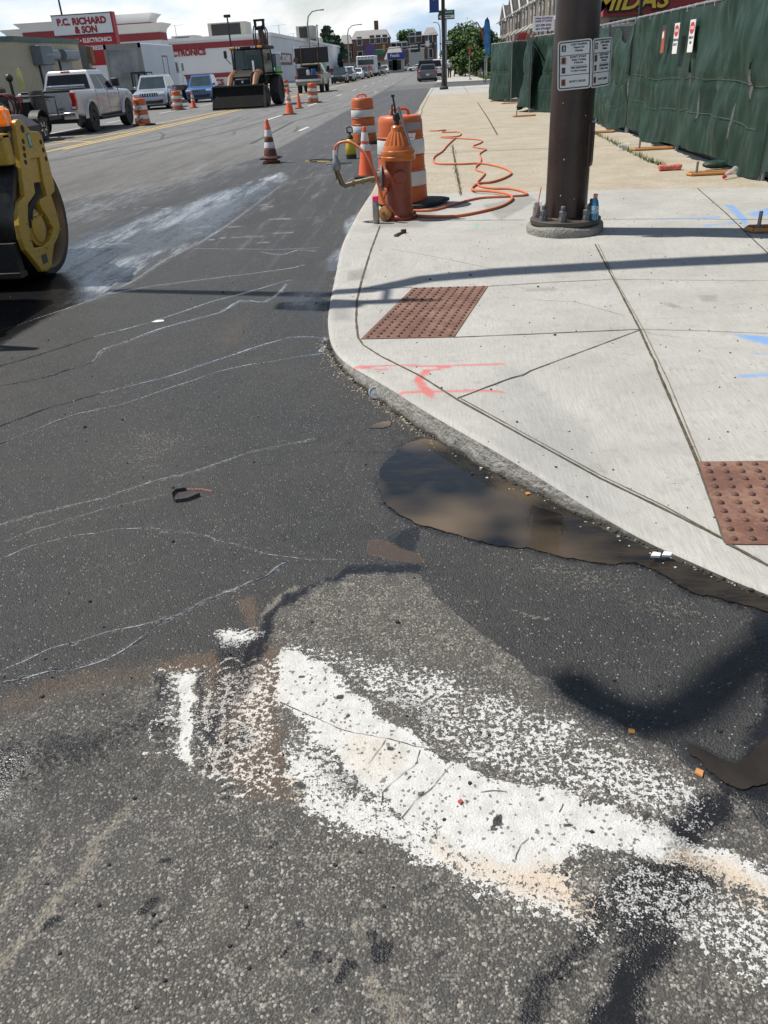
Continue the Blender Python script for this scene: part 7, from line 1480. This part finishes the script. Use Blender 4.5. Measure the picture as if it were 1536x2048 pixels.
# ---- lamp posts and street furniture
lp = T('lamp_post', 'black street lamp post with banner and street signs at the pavement edge', 'lamp post', tuple(GS(888, 179))); lp.location.z = .1
MB().lathe([(.26, 0), (.26, .12), (.17, .2), (.14, .5), (.12, 1.3), (.11, 1.35), (.10, 7.6)], n=12).build('shaft', BLK, lp); MB().tube([(0, 0, 7.5), (-.4, 0, 8.0), (-1.6, 0, 8.3)], .06, 6).build('lamp_arm', BLK, lp); MB().box((-1.8, 0, 8.28), (.6, .25, .12), ch=.04).build('lamp_head', BLK, lp)
yL = lp.location.y; b0 = onY(859, 25, yL)-Vector(lp.location); b1 = onY(878, 24, yL)-Vector(lp.location)
bn = T('street_banner', 'blue street banner with a red and white arch hanging left of the lamp post', 'banner', (lp.location.x, yL, lp.location.z)); mb = MB(); mb.bb((b0.x, -.01, b0.z), (b1.x, .01, b0.z+1.9)); mb.build('banner_cloth', pm('banner_blue', (.02, .05, .22), .6), bn)
for r_, mt_ in ((.26, RED), (.17, WPL)): MB().tube([(b0.x+.08+r_*math.cos(k*.16), -.02, b0.z+.55+r_*math.sin(k*.16)*1.5) for k in range(11)], .022, 5).build('arch_mark', mt_, bn)
for z in (b0.z+.0, b0.z+1.9): MB().cyl((b0.x-.03, 0, z), (-.0, 0, z), .02, n=6).build('banner_rod', BLK, bn)
lp2 = T('sign_post', 'grey sign post behind the black lamp post carrying street signs', 'sign post', (onY(893, 172, 62).x, 62, .02)); zt2 = onY(893, 18, 62).z
MB().cyl((0, 0, 0), (0, 0, zt2), .055, n=8).build('post', GAL, lp2)
def blade(name, l_, u0, u1, v0, v1, Y, mt, st, tm, sz, frame=None):
    a_ = onY(u0, v1, Y); b_ = onY(u1, v0, Y); t_ = T(name, l_, 'sign', ((a_.x+b_.x)/2, Y, (a_.z+b_.z)/2)); W_, H_ = b_.x-a_.x, b_.z-a_.z
    wbox((-W_/2, -.02, -H_/2), (W_/2, .02, H_/2), 'sign_plate', mt, t_)
    if frame: 
        mb = MB(); mb.prism([(-W_*.46, 0), (-W_*.34, H_*.34), (-W_*.34, H_*.30), (W_*.46, H_*.30), (W_*.46, -H_*.30), (-W_*.34, -H_*.30), (-W_*.34, -H_*.34)], -.03, -.021, 'Y'); mb.build('arrow_mark', WPL, t_, smooth=0)
    text(st, H_*sz, face_cam((W_*.04, -.033 if frame else -.023, 0)), tm, t_, bold=.03, sx=.9, depth=.003)
GRS = pm('street_sign_green', (.02, .16, .09), .5)
blade('street_sign', 'green street name sign at the top of the grey post', 877, 909, 19, 30, 61.8, GRS, 'Kenwood St', WPL, .6)
blade('one_way_sign', 'upper one way sign just below the green street name', 876, 909, 27, 40, 61.6, SGB, 'ONE WAY', SGB, .42, True)
blade('one_way_sign', 'lower one way sign at mid height on the grey post', 889, 905, 80, 90, 61.8, SGB, 'ONE WAY', SGB, .42, True)
def streetlamp(l_, u, Y, u2, h_=7.9, arm_y=0, mt=GAL, z0=0):
    p = onY(u, 130, Y); q_ = onY(u2, 50, Y); t_ = T('street_lamp', l_, 'street lamp', (p.x, Y, 0)); dx = q_.x-p.x
    MB().tube([(0, 0, 0), (0, 0, h_-1.4), (dx*.08, 0, h_-.6), (dx*.35, 0, h_-.12), (dx*.8, 0, h_)], [.12, .09, .08, .07, .06], 8).build('pole', mt, t_); MB().box((dx*.92, 0, h_-.02), (abs(dx)*.3, .3, .14), ch=.04).build('lamp_head', mt, t_)
streetlamp('tall curved street lamp behind the message board truck', 622, 112, 648); streetlamp('second curved street lamp left of the big brick house', 699, 155, 722); streetlamp('far curved street lamp at the end of the road', 857, 224, 871, 8.0); streetlamp('street lamp with arm reaching left beside the lamp post', 881, 173, 867, 8.2)
for u, vt, Y, l_, hd in ((468, 33, 122, 'slim black light pole with a camera head over the backhoe', 1), (148, -30, 100, 'tall thin pole rising behind the store sign', 0), (641, 52, 190, 'short black pole beside the far conifer', 0)):
    p = onY(u, 140, Y); tp = onY(u, vt, Y); t_ = T('light_pole', l_, 'pole', (p.x, Y, 0)); MB().cyl((0, 0, 0), (0, 0, tp.z), .14, .10, 8).build('shaft', BLK, t_); MB().box((0, 0, tp.z+.1), (.9 if hd else .3, .4, .35), ch=.05).build('pole_head', BLK, t_)
# traffic signal gantry at the far crossing
ga = T('signal_gantry', 'far traffic signal mast arm spanning the road before the brick houses', 'traffic signal', (onY(874, 130, 205).x, 205, 0)); za_ = onY(874, 87, 205).z; xa = onY(735, 90, 205).x-ga.location.x
MB().tube([(0, 0, 0), (0, 0, za_+.3)], .16, 8).build('mast', GAL, ga); MB().tube([(0, 0, za_), (xa, 0, za_-.6)], [.13, .07], 8).build('mast_arm', GAL, ga)
for u in (768, 838, 838+28): x = onY(u, 92, 205).x-ga.location.x; MB().box((x, -.15, za_-.3), (.5, .4, 1.3), ch=.05).build('signal_head', pm('signal_yellow', (.35, .25, .05), .6) if u == 768 else TRM, ga)
x = onY(757, 92, 205).x-ga.location.x; MB().box((x, -.15, za_-1.0), (2.8, .06, .8)).build('street_name_plate', GRS, ga); x = onY(855, 87, 205).x-ga.location.x; MB().box((x, -.2, za_+.1), (.9, .06, 1.1)).build('white_sign_plate', WPL, ga)
p = onY(939, 158, 78); t_ = T('short_sign_post', 'slim grey post with a red backed sign on the grass verge', 'sign post', (p.x, 78, 0)); hz_ = onY(939, 92, 78).z; MB().cyl((0, 0, 0), (0, 0, hz_), .045, n=8).build('post', GAL, t_); MB().bb((-.04, -.05, hz_-.7), (.10, -.02, hz_)).build('sign_plate', RED, t_); MB().lathe([(.2, 0), (.2, .12), (.1, .22)], n=10).build('post_base', GAL, t_)
# feather flags
def feather(l_, pts, Y, mt, cat_='flag'):
    P_ = [onY(*p, Y) for p in pts]; c = P_[0].copy(); t_ = T('feather_flag', l_, cat_, (c.x, Y, 0)); mb = MB(); mb.prism([(p.x-c.x, p.z) for p in P_], -.015, .015, 'Y'); mb.build('flag_cloth', mt, t_, smooth=0); b_ = min(p.z for p in P_); MB().cyl((0, .04, 0), (P_[len(P_)//2].x-c.x, .04, max(p.z for p in P_)), .03, n=6).build('flag_pole', BLK, t_)
feather('tall blue feather flag with pale figures beside the fence', [(971,112),(968,80),(968,52),(970,40),(975,34),(979,42),(981,58),(981,85),(979,108)], 66, pm('flag_blue', (.05, .20, .45), .6, var=.9, scale=1.6))
feather('narrow red feather flag leaning left of the blue one', [(969,90),(966,78),(960,58),(953,45),(952,43),(956,45),(962,56),(968,74)], 70, pm('flag_red', (.40, .10, .12), .6, var=.3))
# pedestrian far along the pavement
pe = T('person', 'distant person in a pale shirt and dark trousers walking on the far pavement', 'person', (onY(899, 145, 92).x, 92, .02))
SKN = pm('skin', (.30, .17, .11), .6); SHT = pm('pale_shirt', (.50, .52, .54), .8); TRO = pm('dark_trousers', (.03, .03, .04), .8)
def skinned(name, pts, edges, rad_, mt, par):
    me = bpy.data.meshes.new(name); me.from_pydata(pts, edges, []); o = bpy.data.objects.new(name, me); col.objects.link(o); o.parent = par; me.materials.append(mt)
    md = o.modifiers.new('skin', 'SKIN'); sv = me.skin_vertices[0].data
    for i, r_ in enumerate(rad_): sv[i].radius = (r_, r_)
    sv[0].use_root = True; s2 = o.modifiers.new('sub', 'SUBSURF'); s2.levels = 1; s2.render_levels = 1; return o
skinned('body', [(0,0,.95),(0,0,1.2),(0,0,1.42),(0,0,1.53),(0,-.01,1.62),(0,0,1.74),(.18,0,1.42),(.24,.02,1.15),(.22,-.06,.92),(-.18,0,1.42),(-.24,-.02,1.15),(-.22,.08,.92),(.09,0,.9),(.10,-.08,.5),(.10,.02,.08),(.10,-.12,.04),(-.09,0,.9),(-.10,.10,.5),(-.10,.22,.12),(-.10,.12,.05)], [(0,1),(1,2),(2,3),(3,4),(4,5),(2,6),(6,7),(7,8),(2,9),(9,10),(10,11),(0,12),(12,13),(13,14),(14,15),(0,16),(16,17),(17,18),(18,19)], [.13,.13,.14,.055,.09,.07,.06,.045,.035,.06,.045,.035,.09,.065,.045,.04,.09,.065,.045,.04], SKN, pe)
skinned('shirt', [(0,0,.98),(0,0,1.2),(0,0,1.44),(.19,0,1.43),(.25,.02,1.15),(-.19,0,1.43),(-.25,-.02,1.15)], [(0,1),(1,2),(2,3),(3,4),(2,5),(5,6)], [.16,.155,.16,.08,.065,.08,.065], SHT, pe)
skinned('trousers', [(0,0,.98),(.09,0,.9),(.10,-.08,.5),(.10,.02,.12),(-.09,0,.9),(-.10,.10,.5),(-.10,.22,.16)], [(0,1),(1,2),(2,3),(0,4),(4,5),(5,6)], [.15,.11,.085,.065,.11,.085,.065], TRO, pe)
skinned('hair', [(0,.02,1.72),(0,.01,1.80)], [(0,1)], [.085,.05], TRM, pe)

# ---- side street, grass, far pavement, low wall, railing
GRA = pm('grass', (.085, .115, .035), .95, var=.5, scale=1.2, bump=1.5, bscale=30)
def flat(name, pts, z, mt): struct(MB().face([(x, y, z) for x, y in pts]).build(name, mt, smooth=0))
CFAR = pm('far_concrete', (.40, .385, .35), .9, var=.15, scale=.6, dirt=.2)
mb = MB(); mb.rings([[(x, y, z) for x, y in ((.5, 75), (4.6, 73), (5.2, 260), (2.5, 260))] for z in (-.01, .09)]); struct(mb.build('pavement', CFAR, smooth=0))
mb = MB(); mb.rings([[(x, y, z) for x, y in ((4.6, 73), (14, 70), (14, 74), (4.8, 76))] for z in (-.01, .085)]); struct(mb.build('pavement', CFAR, smooth=0))
mb = MB(); mb.rings([[(x, y, z) for x, y in ((4.62, 76.2), (11.0, 75), (11.0, 250), (5.3, 250))] for z in (-.01, .10)]); struct(mb.build('grass', GRA, smooth=0))
blades('grass_tufts', 'rough green grass on the verge beyond the side street', 5200, lambda q: (q.uniform(4.7, 10.5), 76.3+q.random()**1.6*30, .1), .10, .34, pm('grass_blade', (.10, .15, .035), .8, var=.5, scale=1), 8, .02)
mb = MB(); mb.bb((7.6, 62.5, 0), (8.6, 66, 1.5)); tag(mb.build('stone_pier', pm('pier_stone', (.40, .36, .29), .9, var=.2, bump=1)), 'squat pale stone pier at the end of the green fence', 'pier')
rl_ = T('railing_fence', 'grey picket railing running along the far pavement before the trees', 'fence', (5.0, 80, 0))
for i in range(46): y = i*1.6; MB().box((.0+i*.01, y, .95), (.09, .30 if i % 4 else .5, 1.5 if i % 4 else 1.8)).build('picket', GAL if i % 4 else RWH, rl_)
for z in (.45, 1.5): MB().tube([(0, 0, z), (.5, 74, z)], .04, 6).build('rail', GAL, rl_)
r3 = T('stair_railing', 'sloping dark hand railing behind the grass verge', 'fence', (6.3, 84, 0))
for k in range(4): MB().tube([(0, 0, .5+k*.32), (3.5, 4, 1.6+k*.32)], .035, 5).build('rail', GAL, r3)
for k in range(4): MB().cyl((k*1.1, k*1.25, 0), (k*1.1, k*1.25, 1.7+k*.3), .05, n=6).build('post', GAL, r3)
mb = MB(); mb.rings([[(x, y, z) for x, y in ((-40, 69), (-22.3, 69), (-22.3, 300), (-40, 300))] for z in (-.01, .10)]); struct(mb.build('pavement', CFAR, smooth=0))

# ---- trees
BAR = pm('bark', (.09, .065, .045), .95, var=.3, bump=1)
def leafmat(nm, c): return pm(nm, c, .7, var=.55, scale=.45, spec=.3)
LF1 = leafmat('leaf_green', (.055, .105, .025)); LF2 = leafmat('leaf_light_green', (.10, .16, .035)); LF3 = leafmat('conifer_green', (.025, .055, .03))
def tree(name, l_, x, y, h_, rad_, blobs, mat, seed, n_=5000, ls=.22, trunk=.2, cat_='tree', cone=False, zb0=None, group=None):
    q = random.Random(seed); t_ = T(name, l_, cat_, (x, y, 0), 0, group); mb = MB()
    mb.tube([(0, 0, 0), (.05*rad_, 0, h_*.35), (-.03*rad_, .05, h_*.7), (0, 0, h_*.9)], [trunk*1.3, trunk, trunk*.6, trunk*.2], 8)
    bl = []
    for k in range(blobs):
        if cone: f_ = q.random(); rr_ = rad_*(1-f_)*.75; a = q.uniform(0, 6.28); c = (rr_*math.cos(a), rr_*math.sin(a), h_*(.15+.83*f_)); r_ = rad_*(.16+.30*(1-f_))
        else: a = q.uniform(0, 6.28); e_ = q.uniform(-.35, 1.0); rr_ = rad_*q.uniform(.15, .8)*math.sqrt(max(.05, 1-e_*e_*.8)); c = (rr_*math.cos(a), rr_*math.sin(a), (h_*.60+e_*h_*.33) if zb0 is None else zb0+(h_-zb0)*(.3+.6*max(0, e_))); r_ = rad_*q.uniform(.16, .38)
        bl.append((c, r_)); mb.tube([(0, 0, max(.3, c[2]*.55)), ((c[0])*.5, c[1]*.5, c[2]*.8), c], [trunk*.35, trunk*.2, trunk*.06], 4, caps=False)
    mb.build('trunk', BAR, t_); v = []; f = []
    for _ in range(n_):
        c, r_ = bl[q.randrange(len(bl))]; d_ = Vector((q.gauss(0, 1), q.gauss(0, 1), q.gauss(0, .75))); d_.normalize(); d_ *= r_*(q.random()**.45)*(1.25 if q.random() < .12 else 1)
        if cone: d_.z *= .35
        p = Vector(c)+d_; a1_ = Vector((q.gauss(0, 1), q.gauss(0, 1), q.gauss(0, 1))).normalized(); a2_ = a1_.orthogonal().normalized(); s_ = ls*q.uniform(.6, 1.4)
        o_ = len(v); v += [tuple(p-a1_*s_), tuple(p+a2_*s_*.55), tuple(p+a1_*s_), tuple(p-a2_*s_*.55)]; f.append((o_, o_+1, o_+2, o_+3))
    m_ = MB(); m_.v = v; m_.f = f; m_.build('crown', mat, t_, smooth=0, fix=False); return t_
tree('conifer_tree', 'dark feathery conifer rising behind the white store wing', onY(658, 120, 240).x, 240, onY(658, 53, 240).z, 5.5, 26, LF3, 1, 4200, .45, cone=True)
tree('conifer_tree', 'lower dark conifer to the right of the feathery one', onY(676, 120, 245).x, 245, onY(676, 70, 245).z, 4.5, 20, LF3, 2, 3000, .45, cone=True)
tree('leafy_tree', 'small round tree over the roofs at the street end', onY(817, 120, 330).x, 330, onY(817, 62, 330).z, 6, 18, LF1, 3, 3000, .5)
for i, (u, v, Y, rd, l_, mt_) in enumerate([(913, 60, 118, 2.4, 'broad green tree right behind the lamp post', LF1), (932, 50, 126, 3.0, 'tallest green tree in the middle of the verge grove', LF1), (950, 42, 132, 2.8, 'light green tree topping the grove beside the red flag', LF2), (968, 60, 112, 2.2, 'green tree directly behind the blue flag', LF1), (922, 74, 104, 2.4, 'lower dark green tree at the front of the grove', LF1), (988, 72, 120, 2.0, 'tree peeking out right of the blue flag', LF2)]):
    tree('leafy_tree', l_, onY(u, 110, Y).x, Y, onY(u, v, Y).z, rd, 24, mt_, 20+i, 5500, .17, zb0=1.2, group='trees of the verge grove')
for i, (u, Y, h_, rd, l_) in enumerate([(908, 100, 2.0, 1.6, 'low shrub next to the far pavement railing'), (930, 96, 2.6, 1.8, 'bushy shrub behind the railing in the middle'), (952, 92, 3.0, 2.0, 'tall loose shrub beside the flags'), (967, 84, 1.9, 1.2, 'small dense shrub beside the stone pier')]):
    tree('shrub', l_, onY(u, 130, Y).x, Y, h_, rd, 12, LF2 if i % 2 == 0 else LF1, 40+i, 2600, .14, trunk=.06, cat_='shrub', zb0=.2, group='shrubs behind the railing')
# brown dry vines on top of the far fence corner
mb = MB(); q = random.Random(5)
for _ in range(70): x, y = q.uniform(4.3, 7.8), 42+q.uniform(0, 1); mb.tube([(x, y, 1.9+q.uniform(-.1, .3)), (x+q.uniform(-.4, .4), y, 2.3+q.uniform(-.2, .3)), (x+q.uniform(-.8, .8), y, 2.2+q.uniform(-.2, .3))], .02, 3, caps=False)
tag(mb.build('dry_brush', pm('dry_rust_brush', (.20, .09, .05), .9, var=.4)), 'rusty brown dry brush heaped above the far green fence', 'brush', kind='stuff')

# ---- unseen overhead cable, bent and thickened to cast the near road shadow
oc_ = T('overhead_cable', 'thick black overhead cable out of the picture, its sagging shadow on the near asphalt', 'cable', (0, 0, 0))
def ab2(u, v, h): g_ = G(u, v); return Vector((g_.x-kx_*h, g_.y-ky2*h, h))
cpts = [ab2(1150, 1372, 7.0), ab2(1185, 1400, 7.0), ab2(1240, 1428, 7.0), ab2(1310, 1440, 7.0), ab2(1390, 1412, 7.0), ab2(1460, 1350, 7.1), ab2(1536, 1295, 7.2), ab2(1640, 1230, 7.3), ab2(1800, 1140, 7.4)]
top = cpts[0]+SD*2.5
mb = MB(); mb.tube(cat([top, cpts[0]+SD*.6]+cpts), .068, 8); mb.build('cable_span', BLK, oc_)
